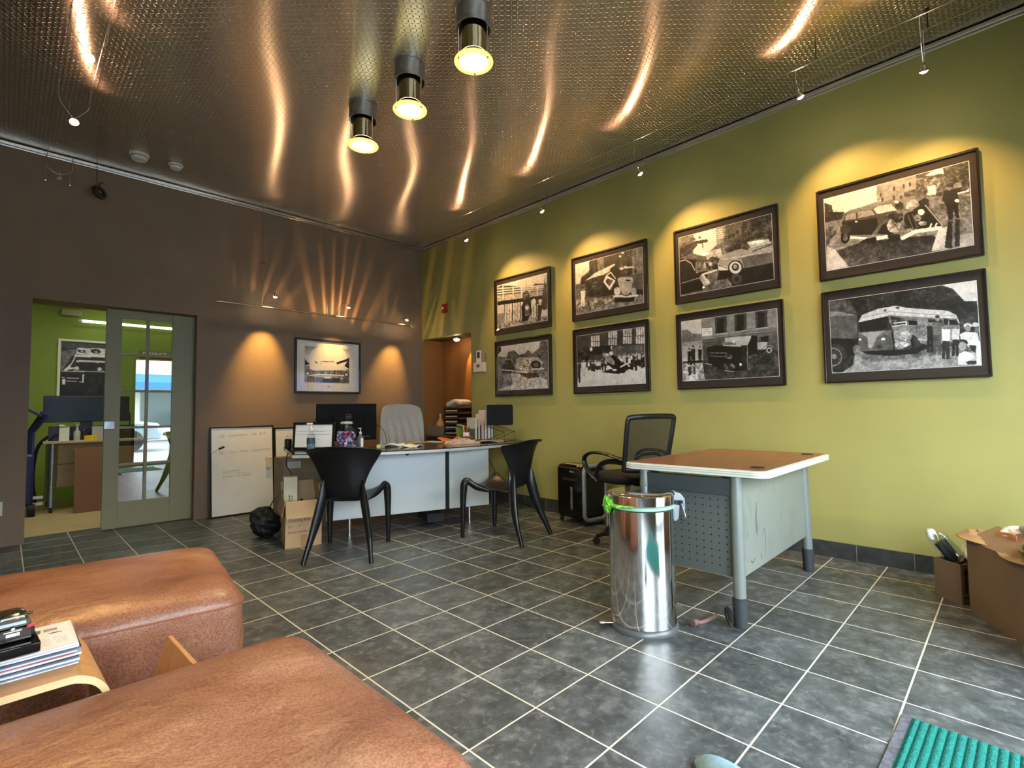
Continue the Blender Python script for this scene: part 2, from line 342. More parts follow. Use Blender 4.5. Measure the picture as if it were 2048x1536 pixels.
# sliding french door
dm = P('sage_green_door_paint', srgb(146, 143, 112), .45, var=.03)
x0, x1, yd, zt = -.43, .46, 3.37, 2.19
d = bpy.data.objects.new('door_1', None); col.objects.link(d); d.location = (x0, yd, .012); d['kind'] = 'structure'
W = x1 - x0; gx0, gx1 = .125, .56; gz0, gz1 = .25, 2.10
b = B(); b.box(0, gx0, 0, .04, 0, zt - .012); b.box(gx1, W, 0, .04, 0, zt - .012); b.box(gx0, gx1, 0, .04, 0, gz0); b.box(gx0, gx1, 0, .04, gz1, zt - .012)
b.build('door_frame', dm, d, bevel=.002)
mid = (gx0 + gx1) / 2; b = B(); b.box(mid - .014, mid + .014, .004, .036, gz0, gz1); zs = [gz0 + (gz1 - gz0) * k / 5 for k in range(6)]
for z in zs[1:-1]: b.box(gx0, mid - .014, .006, .034, z - .012, z + .012); b.box(mid + .014, gx1, .006, .034, z - .012, z + .012)
b.build('glazing_bar', dm, d, bevel=.002)
doorglass = glassy('door_pane_glass', (.93, .97, .93, 1), ior=2.2)
for k in range(5):
    for a, c in ((gx0, mid - .014), (mid + .014, gx1)):
        b = B(); b.box(a, c, .018, .022, zs[k] + (.012 if k else 0), zs[k + 1] - (.012 if k < 4 else 0)); b.build('pane', doorglass, d)
b = B(); b.box(.002, .085, -.006, 0, .98, 1.055); b.cyl((.035, -.02, 1.018), (.035, -.006, 1.018), .019, n=18); b.box(.055, .075, -.012, -.006, .99, 1.045)
b.build('latch', steel, d, bevel=.002, label='bright steel latch plate')
# street outside the shop window, seen in reflections only
road = B(); road.box(-14, 16, -30, YF - .14, -.2, -.02); S(road, 'ground', P('pavement', srgb(150, 150, 148), .8, var=.1))

def street():
    t = thing('shop_building', 'pale shopfront with blue awning across the street', 'building', (1, -17, 0))
    b = B(); b.box(-9, 9, -4, 0, 0, 5.5); b.build('wall', P('pale_render', srgb(205, 200, 190), .8), t)
    b = B(); b.prism([(0, 2.9), (1.1, 2.5), (1.1, 2.2), (0, 2.4)], -6, 6, Matrix(((0, 0, 1, 0), (1, 0, 0, 0), (0, 1, 0, 0), (0, 0, 0, 1)))); b.build('awning', P('blue_awning_cloth', srgb(45, 110, 200), .8), t)
    for k in range(5): b = B(); b.box(-7 + 3 * k, -5 + 3 * k, 0, .05, .6, 2.1); b.build('window', P('shop_glass', srgb(70, 85, 95), .15), t)
    tr = thing('street_tree', 'bare grey street tree trunk on the sidewalk', 'tree', (2.3, -7.2, 0)); b = B(); b.tube([(0, 0, 0), (.05, 0, 1.5), (0, .05, 3), (.2, 0, 5)], [.13, .11, .1, .07], 10); b.build('trunk', P('bark', srgb(95, 92, 78), .9, var=.3, vscale=20, bump=.6), tr, smooth=True)
    for k, (x, y, c) in enumerate(((.2, -10.2, (150, 165, 180)), (5.6, -10.4, (165, 40, 40)))):
        t = thing('parked_car', ('silver blue' if k == 0 else 'red') + ' car parked at the far kerb', 'car', (x, y, 0))
        body = [(-2.2, .35), (-2.15, .75), (-1.3, .85), (-.7, 1.35), (.8, 1.38), (1.5, .95), (2.15, .85), (2.2, .35)]
        b = B(); b.prism(body, -.85, .85, Matrix(((1, 0, 0, 0), (0, 0, -1, 0), (0, 1, 0, 0), (0, 0, 0, 1)))); b.build('body', P('car_paint_%d' % k, srgb(*c), .25, .3, coat=1), t, bevel=.08)
        b = B(); b.box(-.75, .9, -.87, .87, .92, 1.28); b.build('window', P('car_glass', srgb(30, 35, 40), .1), t, bevel=.03)
        for wx in (-1.4, 1.4):
            for wy in (-.86, .7): b = B(); b.cyl((wx, wy, .33), (wx, wy + .16, .33), .33, n=20); b.build('wheel', rubber, t)
street()

# ================================================================== PENDANT CEILING LIGHTS
glow = emis('lit_frosted_disc', (1, .93, .55, 1), 2.0)
def disc_mat():
    m = bpy.data.materials.new('yellow_frosted_glass_disc'); m.use_nodes = True; N, L = nodes(m); b = N['Principled BSDF']
    tc = N.new('ShaderNodeTexCoord'); ln = N.new('ShaderNodeVectorMath'); ln.operation = 'LENGTH'
    mp = N.new('ShaderNodeMapping'); mp.inputs['Scale'].default_value = (1, 1, 0); L.new(tc.outputs['Object'], mp.inputs[0]); L.new(mp.outputs[0], ln.inputs[0])
    cr = N.new('ShaderNodeValToRGB'); e = cr.color_ramp.elements; e[0].position = 0; e[0].color = (1, .95, .75, 1); e[1].position = .118; e[1].color = (.95, .82, .14, 1)
    e.new(.055).color = (1, .96, .70, 1); e.new(.085).color = (.95, .87, .25, 1)
    L.new(ln.outputs['Value'], cr.inputs[0]); L.new(cr.outputs[0], b.inputs['Emission Color'])
    mr = N.new('ShaderNodeMapRange'); mr.inputs[1].default_value = .04; mr.inputs[2].default_value = .095; mr.inputs[3].default_value = 5; mr.inputs[4].default_value = .62; L.new(ln.outputs['Value'], mr.inputs[0]); L.new(mr.outputs[0], b.inputs['Emission Strength'])
    b.inputs['Base Color'].default_value = (.8, .75, .3, 1); b.inputs['Roughness'].default_value = .3
    return m
dmat = disc_mat()
def pendant(label):
    t = thing('ceiling_light', label, 'ceiling light', (0, 0, ZC), group='three drum ceiling lights in a row')
    b = B(); b.lathe([(.0, -.001), (.112, -.001), (.112, -.012), (.108, -.014), (.108, -.13), (.102, -.13), (.102, -.06), (0, -.06)], n=40); b.build('canopy', galv, t, smooth=True, label='galvanised steel drum against the ceiling')
    b = B(); b.lathe([(.078, -.06), (.078, -.285), (.074, -.285), (.074, -.062)], n=40); b.build('reflector', P('dark_mirror_steel', (.42, .36, .24, 1), .07, 1), t, smooth=True, label='mirror-polished inner tube')
    for k in range(3):
        a = R(-135 + 120 * k + 60); b = B(); b.cyl((.1 * math.cos(a), .1 * math.sin(a), -.10), (.1 * math.cos(a), .1 * math.sin(a), -.335), .0035, n=8); b.sphere((.1 * math.cos(a), .1 * math.sin(a), -.338), .007, 8); b.build('support_rod', steel, t)
    b = B(); b.lathe([(0, -.335), (.117, -.335), (.119, -.331), (.117, -.327), (0, -.327)], n=44); b.build('glass_disc', dmat, t, smooth=True, label='yellow frosted glass disc')
    return t
pl = [pendant('largest-looking drum ceiling light, nearest the camera and above the other two')]
pl[0].location = (.84, -.747, ZC)
pl.append(copy_tree(pl[0], 'middle drum ceiling light of the row of three', (.84, -.06, ZC)))
pl.append(copy_tree(pl[0], 'farthest drum ceiling light, lowest in the photo of the row of three', (.84, .60, ZC)))
for p in pl:
    x, y, z = p.location
    spot('ceiling_lamp_beam', (x, y, ZC - .345), (x, y, 0), 55, 140, .9, (1, .80, .45), .06)

# ================================================================== CABLE SPOTLIGHTS
WARM = (1.0, .57, .20)
bulb = emis('halogen_bulb', (1, .80, .52, 1), 80)
def cable_lamp(name, label, cx, y, aim, zc=3.46, drop=.26, lit=True, half=.085, axis='y', spotp=40, ang=42, leak=1.2):
    """lamp slung from a pair of cables; origin at the lamp head"""
    head = Vector((0, 0, 0)); A = (Vector(aim) - Vector((cx, y, zc - drop))).normalized()
    t = thing(name, label, 'spotlight', (cx, y, zc - drop))
    hv = Vector((half, 0, 0)) if axis == 'y' else Vector((0, half, 0))
    for s in (-1, 1):
        p0 = hv * s + Vector((0, 0, drop)); p1 = hv * s * .97 + Vector((0, 0, drop * .55)); p2 = hv * s * .2 + Vector((0, 0, .035))
        b = B(); b.tube(cr_([tuple(p0), tuple(p1), tuple(hv * s * .7 + Vector((0, 0, drop * .35))), tuple(p2), tuple(-A * .03)], 5), .0022, 6); b.cyl(tuple(p0 - Vector((0, 0, .006))), tuple(p0 + Vector((0, 0, .006))), .006, n=8); b.build('wire_arm', chrome, t)
    q = A.to_track_quat('Z', 'Y').to_matrix().to_4x4()
    b = B(); b.lathe([(.007, -.045), (.009, -.03), (.012, -.024), (.020, -.008), (.0255, .006), (.0255, .009), (.022, .004), (.010, -.012), (.0, -.014)], n=20, M=q); b.build('reflector', P('dichroic_reflector', (.75, .6, .45, 1), .15, .9), t, smooth=True)
    b = B(); b.sphere((0, 0, .004), .021, 12, (1, 1, .75)); b.v = [tuple(q @ Vector(v)) for v in b.v]; b.build('bulb', bulb if lit else P('clear_bulb_glass', srgb(190, 190, 190), .1), t, smooth=True)
    if lit:
        L_ = Vector((cx, y, zc - drop)); spot('halogen_beam', tuple(L_ + A * .03), aim, spotp, ang, .75, WARM, .012)
        if leak: S_ = L_ - A * .03 + Vector((0, 0, .02)); spot('halogen_spill', tuple(S_), tuple(S_ + Vector((-.55 if cx > 0 else .15, -.45, .75))), leak, 125, .5, (1, .52, .30), .010)
    return t
G = [(2.76, 1.62, 'cable spotlight nearest the corner on the green wall side', (XR, .95, 2.0)),
     (2.76, .40, 'second cable spotlight from the corner, on the green wall side', (XR, -.12, 2.0)),
     (2.76, -.75, 'middle cable spotlight of the five along the green wall', (XR, -1.28, 2.0)),
     (2.76, -2.02, 'fourth cable spotlight from the corner, its head almost touching the steel trim line', (XR, -2.40, 2.0)),
     (2.77, -2.69, 'cable spotlight nearest the camera on the green wall side, hung below a thin rod', (XR, -2.60, 2.0))]
for k, (x, y, lab, aim) in enumerate(G):
    o = cable_lamp('cable_spotlight', lab, x, y, aim, zc=3.45, drop=(.26, .26, .26, .15, .29)[k], spotp=34 if k < 4 else 26, ang=92, leak=3.8); o['group'] = 'cable spotlights along the green wall'
for k, (x, lab) in enumerate(((2.675, 'thin steel lighting cable of the green wall pair, farther from the wall'), (2.845, 'thin steel lighting cable of the green wall pair, nearer the wall'))):
    b = B(); b.cyl((x, YF + .003, 3.45), (x, YB - .003, 3.45), .0022, n=6); tag(b.build('lighting_cable', chrome), lab, 'cable', 'lighting cables')
b = B(); b.cyl((2.86, -2.714, 3.452), (2.86, -2.714, ZC - .002), .004, n=8); b.cyl((2.86, -2.714, ZC - .012), (2.86, -2.714, ZC - .002), .014, n=12); tag(b.build('cable_support_rod', blackmatte), 'short dark rod holding the lighting cables up near the green wall', 'support rod')
b = B(); b.cyl((2.66, -2.15, 3.452), (2.66, -2.15, ZC - .002), .0035, n=8); tag(b.build('cable_support_rod', blackmatte), 'short dark rod above the fourth cable spotlight', 'support rod')
for x, lab in ((-.915, 'thin lighting cable overhead at left, farther left of the two'), (-.745, 'thin lighting cable overhead at left, the right one of the two')):
    b = B(); b.cyl((x, YF + .003, 3.45), (x, YB - .003, 3.45), .0022, n=6); tag(b.build('lighting_cable', chrome), lab, 'cable', 'lighting cables')
for y, lab, aim in ((.72, 'upper lit cable spotlight at the top left of the ceiling', (-.95, -1.4, .3)), (1.62, 'lower lit cable spotlight at left, above the brown wall trim', (-.85, -.4, .3))):
    o = cable_lamp('cable_spotlight', lab, -.83, y, aim, spotp=55, ang=60, leak=3.5); o['group'] = 'lit cable spotlights at left'
# unlit lamp and the two ball ends on the brown wall
t = cable_lamp('unlit_cable_spotlight', 'unlit wire-hung spotlight in front of the brown wall at left', -.83, 3.05, (-.9, 3.1, 2.4), zc=3.45, drop=.17, lit=False, half=.09)
for x, lab in ((-.915, 'left of the two small steel cable end balls on the brown wall'), (-.745, 'right of the two small steel cable end balls on the brown wall')):
    b = B(); b.sphere((x, YB - .03, 3.30), .016, 12); b.cyl((x, YB - .03, 3.30), (x, YB, 3.30), .006, n=8); b.cyl((x, YB - .03, 3.30), (x, YB - .01, 3.452), .002, n=6); tag(b.build('cable_anchor', steel, smooth=True), lab, 'cable anchor', 'cable anchors on the brown wall')
t = thing('ring_camera', 'round black ring-shaped camera hanging on a thin rod under the ceiling at left', 'camera', (-.54, 3.13, 3.26))
q = Mrot((0, 0, 0), R(70), 0, R(35))
b = B(); b.lathe([(.030, -.02), (.055, -.02), (.066, -.008), (.066, .01), (.055, .02), (.034, .02), (.026, .0), (.030, -.02)], n=30, M=q); b.build('housing', black, t, smooth=True)
b = B(); b.lathe([(0, .012), (.012, .016), (.02, .012), (.028, .002), (.028, -.01), (0, -.012)], n=20, M=q); b.build('lens', P('grey_lens', srgb(90, 90, 88), .3), t, smooth=True)
b = B(); b.tube(cr_([(0, .0, .06), (.0, 0, .085), (.02, 0, .10), (.035, 0, .10)], 4), .005, 8); b.cyl((-.02, .0, .05), (-.02, 0, ZC - 3.262), .0025, n=6); b.build('hanging_rod', black, t)

# ================================================================== TUBE RAIL WITH THREE LAMPS ON THE BROWN WALL
yr = 3.06
t = thing('light_rail', 'long thin brass-coloured tube rail hung in front of the brown wall above the car picture', 'light rail', (.455, yr, 2.345))
b = B(); b.cyl((0, 0, 0), (2.46, 0, 0), .011, n=14); b.build('tube', P('champagne_metal_tube', (.62, .5, .38, 1), .25, 1), t, smooth=True)
for x in (.10, .82, 1.60): b = B(); b.cyl((x - .01, 0, 0), (x + .01, 0, 0), .016, n=14); b.build('joint_ring', steel, t, smooth=True)
for x in (.47, 1.24): b = B(); b.cyl((x, 0, .01), (x, 0, ZC - 2.35), .004, n=8); b.cyl((x + .02, .0, .01), (x + .02, .0, ZC - 2.35), .0025, n=6); b.cyl((x + .01, 0, .50), (x + .01, 0, .52), .022, n=12); b.build('hanger_rod', P('bronze_rod', (.25, .19, .14, 1), .35, 1), t)
b = B(); b.box(.44, .5, -.01, .01, .01, .022); b.cyl((.5, 0, .01), (.58, -.06, .08), .003, n=6); b.build('clip', chrome, t)
t = thing('glass_ball_end', 'clear glass ball at the right end of the tube rail', 'glass ball', (2.945, yr, 2.335))
b = B(); b.sphere((0, 0, 0), .040, 24); b.build('globe', glassy('clear_globe_glass', (.93, .93, .93, 1), 1.6), t, smooth=True)
b = B(); b.cyl((-.03, 0, 0), (.005, 0, 0), .008, n=10); b.sphere((.008, 0, 0), .012, 10); b.build('socket', chrome, t, smooth=True)
RL = [(1.03, 2.95, 2.47, 'left lit spotlight on the tube rail', (.98, YB, 1.60), 150, 0), (1.93, 2.95, 2.47, 'middle lit spotlight on the tube rail, brightest orange', (1.84, YB, 1.72), 60, 3), (2.83, 3.0, 2.42, 'right lit spotlight on the tube rail beside the glass ball', (2.68, YB, 1.56), 115, 0)]
for x, y, z, lab, aim, pw, lk in RL:
    t = thing('rail_spotlight', lab, 'spotlight', (x, y, z)); t['group'] = 'three spotlights on the tube rail'
    A = (Vector(aim) - Vector((x, y, z))).normalized(); q = A.to_track_quat('Z', 'Y').to_matrix().to_4x4()
    b = B(); b.tube(cr_([(-.10, yr - y, 2.345 - z + .01), (-.09, .02, .02), (-.045, 0, .03), (-A.x * .03, -A.y * .03, -A.z * .03)], 5), .003, 6); b.build('wire_arm', chrome, t)
    b = B(); b.lathe([(.007, -.045), (.009, -.03), (.012, -.024), (.020, -.008), (.0255, .006), (.0255, .009), (.022, .004), (0, -.012)], n=20, M=q); b.build('reflector', MATS['dichroic_reflector'], t, smooth=True)
    b = B(); b.sphere((0, 0, .004), .021, 12); b.v = [tuple(q @ Vector(v)) for v in b.v]; b.build('bulb', bulb, t, smooth=True)
    if pw: spot('rail_beam', tuple(Vector((x, y, z)) + A * .03), aim, pw * .55, 50, 1.0, (1, .56, .13), .01)
# light leaking through the slots in the back of a lamp: the slots run along the lamp's axis, so the beams fan out from where it aims
def slotted(loc, aim, power, n, color, duty=.1, off=0.0, radius=.006, cut=.35):
    o = point('rail_lamp_slots', loc, power, color, radius); d = o.data; d.use_nodes = True; N = d.node_tree.nodes; L = d.node_tree.links; em = N['Emission']
    A = (Vector(aim) - Vector(loc)).normalized(); E1 = A.cross(Vector((0, 0, 1))).normalized(); E2 = E1.cross(A)
    tc = N.new('ShaderNodeTexCoord')
    def dot(v): q = N.new('ShaderNodeVectorMath'); q.operation = 'DOT_PRODUCT'; L.new(tc.outputs['Normal'], q.inputs[0]); q.inputs[1].default_value = tuple(v); return q.outputs['Value']
    a = mth(N, L, 'ARCTAN2', dot(E1), dot(E2)); s = mth(N, L, 'SINE', mth(N, L, 'ADD', mth(N, L, 'MULTIPLY', a, n), off))
    mr = N.new('ShaderNodeMapRange'); mr.interpolation_type = 'SMOOTHSTEP'; mr.inputs[1].default_value = duty; mr.inputs[2].default_value = 1.0; mr.inputs[3].default_value = .12; mr.inputs[4].default_value = 1.0
    L.new(s, mr.inputs[0]); m2 = N.new('ShaderNodeMapRange'); m2.interpolation_type = 'SMOOTHSTEP'; m2.inputs[1].default_value = cut; m2.inputs[2].default_value = cut - .25; L.new(dot(A), m2.inputs[0])
    L.new(mth(N, L, 'MULTIPLY', mr.outputs[0], m2.outputs[0]), em.inputs['Strength'])
for x_, p_ in ((1.03, 4), (1.93, 4), (2.83, 3)): spot('rail_spill', (x_, 2.96, 2.52), (x_ - .2, 2.0, 3.58), p_, 100, .6, (1, .60, .32), .010)
slotted((1.93, 2.98, 2.44), (1.84, YB, 1.40), 8, 20, (1, .50, .16), cut=.55)
slotted((1.03, 2.98, 2.45), (.85, YB, 1.92), 2.2, 16, (1, .55, .22))
slotted((2.84, 3.02, 2.42), (2.62, YB, 1.9), 6, 16, (1, .62, .25), off=1)

# ================================================================== SMALL CEILING AND WALL FITTINGS
for (x, y, s, lab) in ((-.29, 2.75, 1.25, 'larger round white smoke detector on the ceiling, left of the pair'), (0.0, 2.745, 1.0, 'smaller round white smoke detector on the ceiling, right of the pair')):
    t = thing('smoke_detector', lab, 'smoke detector', (x, y, ZC)); t['group'] = 'smoke detectors'
    b = B(); b.lathe([(0, 0), (.062 * s, 0), (.062 * s, -.014), (.056 * s, -.018)], n=32); b.build('base', white, t, smooth=True)
    b = B(); b.lathe([(.050 * s, -.012), (.052 * s, -.026 * s), (.044 * s, -.045 * s), (0, -.047 * s)], n=32); b.build('cover', white, t, smooth=True)
    b = B(); b.lathe([(.045 * s, -.019 * s), (.0535 * s, -.019 * s), (.0535 * s, -.023 * s), (.045 * s, -.023 * s)], n=32); b.build('vent_slot', blackmatte, t)
t = thing('fire_alarm', 'small red wall fire alarm with white strobe on the green wall', 'fire alarm', (XR, 2.69, 2.52))
red = P('red_alarm_plastic', srgb(170, 20, 26), .4)
b = B(); b.box(-.035, 0, -.045, .045, 0, .125); b.build('housing', red, t, bevel=.006)
b = B(); b.box(-.055, -.034, -.004, .036, .045, .085); b.build('strobe', P('clear_strobe', srgb(235, 235, 230), .2), t, bevel=.006)
b = B(); b.box(-.040, -.034, -.036, -.018, .015, .11); b.build('grille', P('red_grille', srgb(200, 60, 60), .5), t, bevel=.002)
t = thing('brochure_holder', 'small cream card holder on the green wall beside the alcove', 'card holder', (XR, 1.965, 1.63))
cream = P('cream_plastic', srgb(222, 212, 186), .5)
b = B(); b.box(-.035, 0, -.12, .10, 0, .125); b.build('holder_box', cream, t, bevel=.004)
b = B(); b.box(-.013, -.006, -.04, .06, .126, .285); b.build('photo_card', paper, t); b = B(); b.box(-.0145, -.013, -.01, .04, .185, .265); b.build('portrait', P('dark_print', srgb(60, 52, 46), .6), t)
b = B(); b.box(-.037, -.035, -.03, .03, .06, .10); b.build('label_patch', P('faded_label', srgb(120, 105, 90), .7), t)
b = B(); b.box(-.022, -.016, -.11, -.055, .126, .25); b.build('folded_card', P('printed_card', srgb(150, 140, 128), .7, var=.6, vscale=60), t)
t = thing('puck_light', 'round puck light under the alcove ceiling', 'light', (3.44, 2.66, 2.19))
b = B(); b.lathe([(0, 0), (.055, 0), (.06, -.012), (.055, -.03), (.045, -.032)], n=28); b.build('housing', P('bronze_puck', (.3, .25, .22, 1), .35, 1), t, smooth=True)
b = B(); b.lathe([(.046, -.03), (.040, -.052), (.022, -.062), (0, -.064)], n=28); b.build('lens', emis('lit_puck_lens', (1, .93, .85, 1), 3), t, smooth=True)
spot('alcove_beam', (3.44, 2.62, 2.11), (3.60, 2.30, 1.5), 12, 75, .35, (1, .60, .22), .01)
point('alcove_spill', (3.44, 2.66, 2.09), .5, (1, .7, .4), .03)
t = thing('power_outlet', 'white power outlet plate low on the brown wall at the left edge', 'outlet', (-1.15, YB, .27))
b = B(); b.box(-.038, .038, -.007, 0, 0, .12); b.build('cover_plate', white, t, bevel=.002)
for z in (.035, .085): b = B(); b.box(-.015, .015, -.009, -.006, z - .013, z + .013); b.build('socket', cream, t, bevel=.002)

# ================================================================== FRAMED PHOTOGRAPHS
def homog(quad):
    """maps (u,v) of the unit square, v downward, to the four points TL TR BR BL"""
    A = []; bv = []
    for (u, v), (x, y) in zip(((0, 0), (1, 0), (1, 1), (0, 1)), quad):
        A.append([u, v, 1, 0, 0, 0, -u * x, -v * x]); bv.append(x); A.append([0, 0, 0, u, v, 1, -u * y, -v * y]); bv.append(y)
    return np.append(np.linalg.solve(np.array(A, float), np.array(bv, float)), 1).reshape(3, 3)
def vnoise(x, y, seed, sc_):
    rs = np.random.RandomState(seed); g = rs.rand(64, 64); X = x * sc_; Y = y * sc_
    xi = np.floor(X).astype(int); yi = np.floor(Y).astype(int); fx = X - xi; fy = Y - yi; fx = fx * fx * (3 - 2 * fx); fy = fy * fy * (3 - 2 * fy)
    a = g[xi % 64, yi % 64]; b_ = g[(xi + 1) % 64, yi % 64]; c = g[xi % 64, (yi + 1) % 64]; d_ = g[(xi + 1) % 64, (yi + 1) % 64]
    return (a * (1 - fx) + b_ * fx) * (1 - fy) + (c * (1 - fx) + d_ * fx) * fy
def raster(quad, ops, nu, nv, seed=1):
    H = homog(quad); U, V = np.meshgrid((np.arange(nu)) / (nu - 1), (np.arange(nv)) / (nv - 1))
    Z = H[2, 0] * U + H[2, 1] * V + H[2, 2]; X = (H[0, 0] * U + H[0, 1] * V + H[0, 2]) / Z; Y = (H[1, 0] * U + H[1, 1] * V + H[1, 2]) / Z
    img = np.full(U.shape, .5); rs = np.random.RandomState(seed)
    ns = .5 + 1.5 * (.34 * vnoise(U * nu / nv, V, seed, 13) + .33 * vnoise(U * nu / nv, V, seed + 1, 33) + .33 * vnoise(U * nu / nv, V, seed + 2, 62) - .5)
    def poly(pts):
        ins = np.zeros(U.shape, bool); n = len(pts)
        for i in range(n):
            (x1, y1), (x2, y2) = pts[i], pts[(i + 1) % n]
            if y1 == y2: continue
            c = ((y1 > Y) != (y2 > Y)) & (X < (x2 - x1) * (Y - y1) / (y2 - y1) + x1); ins ^= c
        return ins
    for op in ops:
        k = op[0]
        if k == 'p': m = poly(op[2]); g = op[1]; t = op[3] if len(op) > 3 else 0
        elif k == 'e':
            _, g, cx, cy, rx, ry = op[:6]; an = R(op[6]) if len(op) > 6 else 0; t = op[7] if len(op) > 7 else 0
            dx = X - cx; dy = Y - cy; m = ((dx * math.cos(an) + dy * math.sin(an)) / rx) ** 2 + ((-dx * math.sin(an) + dy * math.cos(an)) / ry) ** 2 < 1
        elif k == 'l':
            _, g, wd, pts = op[:4]; m = np.zeros(U.shape, bool); t = 0
            for (x1, y1), (x2, y2) in zip(pts, pts[1:]):
                L2 = (x2 - x1) ** 2 + (y2 - y1) ** 2 + 1e-9; q = np.clip(((X - x1) * (x2 - x1) + (Y - y1) * (y2 - y1)) / L2, 0, 1)
                m |= (X - x1 - q * (x2 - x1)) ** 2 + (Y - y1 - q * (y2 - y1)) ** 2 < (wd / 2) ** 2
        elif k == 'g':   # vertical gradient polygon, in photo v
            _, g0, g1, pts, t = op; m = poly(pts); g = g0 + (g1 - g0) * (Y - min(p[1] for p in pts)) / (max(p[1] for p in pts) - min(p[1] for p in pts))
        elif k == 'man':  # standing figure: shirt grey, trouser grey, head x,y, height, lean
            _, gs, gp, hx, hy, h = op[:6]; s = h / 7.2
            for q in (('e', .62, hx, hy, s * .42, s * .5), ('e', .2, hx, hy - s * .35, s * .45, s * .28), ('p', gs, [(hx - s * .85, hy + s * .7), (hx + s * .85, hy + s * .7), (hx + s * .75, hy + s * 3), (hx - s * .75, hy + s * 3)]), ('p', gp, [(hx - s * .7, hy + s * 3), (hx + s * .7, hy + s * 3), (hx + s * .75, hy + s * 6.6), (hx + .1 * s, hy + s * 6.6), (hx, hy + s * 4), (hx - s * .2, hy + s * 6.6), (hx - s * .8, hy + s * 6.6)])):
                if q[0] == 'e': mm = ((X - q[2]) / q[4]) ** 2 + ((Y - q[3]) / q[5]) ** 2 < 1
                else: mm = poly(q[2])
                img[mm] = (q[1] + .1 * (ns - .5))[mm]
            continue
        elif k == 'crowd':
            _, x0, y0, x1, y1, n, h = op
            for i in range(n):
                q = (i + rs.rand() * .8) / n; xx = x0 + (x1 - x0) * q; yy = y0 + (y1 - y0) * q + rs.randn() * h * .08; s = h / 7.2; gs = rs.choice([.15, .3, .75, .85])
                mm = (abs(X - xx) < s * .85) & (Y > yy + s * .5) & (Y < yy + s * 3.2); img[mm] = gs
                mm = (abs(X - xx) < s * .7) & (Y > yy + s * 3.2) & (Y < yy + s * 6.5); img[mm] = .16 + .2 * rs.rand()
                mm = ((X - xx) / (s * .45)) ** 2 + ((Y - yy) / (s * .55)) ** 2 < 1; img[mm] = .66
            continue
        val = g + t * (ns - .5) * 2; img[m] = (val if hasattr(val, 'shape') else np.full(U.shape, val))[m]
    img = img + .07 * (ns - .5) + .02 * rs.randn(*img.shape)
    return np.clip(np.clip(img, 0, 1) ** 1.45 * 1.18, .02, .95)
def photo_material(name, tint):
    m = bpy.data.materials.new(name); m.use_nodes = True; N, L = nodes(m); b = N['Principled BSDF']; a = N.new('ShaderNodeVertexColor'); a.layer_name = 'tone'
    mx = N.new('ShaderNodeMix'); mx.data_type = 'RGBA'; mx.blend_type = 'MULTIPLY'; mx.inputs[0].default_value = 1; mx.inputs[7].default_value = tint
    L.new(a.outputs['Color'], mx.inputs[6]); L.new(mx.outputs[2], b.inputs['Base Color']); b.inputs['Roughness'].default_value = .5
    return m
photomat = photo_material('black_and_white_photo_print', (1, .98, .95, 1))
def print_mesh(name, img, fx, parent, mat, label=None):
    """fx(u,v)->xyz; v downward"""
    nv, nu = img.shape; U, V = np.meshgrid(np.arange(nu) / (nu - 1), np.arange(nv) / (nv - 1)); co = np.stack(fx(U.ravel(), V.ravel()), 1).astype(np.float32)
    me = bpy.data.meshes.new(name); me.vertices.add(nu * nv); me.vertices.foreach_set('co', co.ravel())
    i = (np.arange(nv - 1)[:, None] * nu + np.arange(nu - 1)[None]).ravel(); q = np.stack([i, i + nu, i + nu + 1, i + 1], 1).astype(np.int32); nf = len(q)
    me.loops.add(nf * 4); me.loops.foreach_set('vertex_index', q.ravel()); me.polygons.add(nf); me.polygons.foreach_set('loop_start', np.arange(0, nf * 4, 4, dtype=np.int32)); me.polygons.foreach_set('loop_total', np.full(nf, 4, np.int32))
    me.update(calc_edges=True); ca = me.color_attributes.new('tone', 'FLOAT_COLOR', 'POINT'); g = img.ravel(); lin = np.where(g < .04045, g / 12.92, ((g + .055) / 1.055) ** 2.4)
    ca.data.foreach_set('color', np.stack([lin, lin, lin, np.ones_like(lin)], 1).astype(np.float32).ravel()); me.materials.append(mat)
    o = bpy.data.objects.new(name, me); col.objects.link(o); o.parent = parent
    if label: o['label'] = label
    return o
picglass = glassy('picture_glass', (1, 1, 1, 1), 1.42)
framewood = P('black_brown_frame', srgb(30, 22, 20), .3, coat=.4)
matboard = P('dark_brown_mat_board', srgb(46, 37, 34), .75)
def framed(label, ya, yb, za, zb, inset, quad, ops, nu, seed):
    """ya > yb : left edge and right edge along the green wall"""
    W, H = ya - yb, zb - za; t = thing('framed_photograph', label, 'framed photograph', (XR, (ya + yb) / 2, za)); t['group'] = 'car wreck photographs on the green wall'
    y0, y1 = -W / 2, W / 2; e = .013
    b = B(); b.box(-.032, -.004, y0, y0 + e, 0, H); b.box(-.032, -.004, y1 - e, y1, 0, H); b.box(-.032, -.004, y0 + e, y1 - e, 0, e); b.box(-.032, -.004, y0 + e, y1 - e, H - e, H); b.build('frame', framewood, t, bevel=.002)
    b = B(); b.box(-.020, -.004, y0 + e, y1 - e, e, H - e); b.build('mat_board', matboard, t)
    il, ir, it, ib = inset; pl_, pr_ = y1 - il * W, y0 + ir * W; pt, pb = H - it * H, ib * H
    b = B(); b.box(-.0215, -.020, pr_ - .003, pl_ + .003, pb - .003, pt + .003); b.build('print_border', paper, t)
    img = raster(quad, ops, nu, int(nu * (pt - pb) / (pl_ - pr_)), seed)
    print_mesh('photo_print', img, lambda u, v: (np.full_like(u, -.0222), pl_ + (pr_ - pl_) * u, pt + (pb - pt) * v), t, photomat)
    b = B(); b.box(-.0285, -.0265, y0 + e, y1 - e, e, H - e); b.build('glass_pane', picglass, t)
    return t
I5 = (.055, .055, .10, .11)
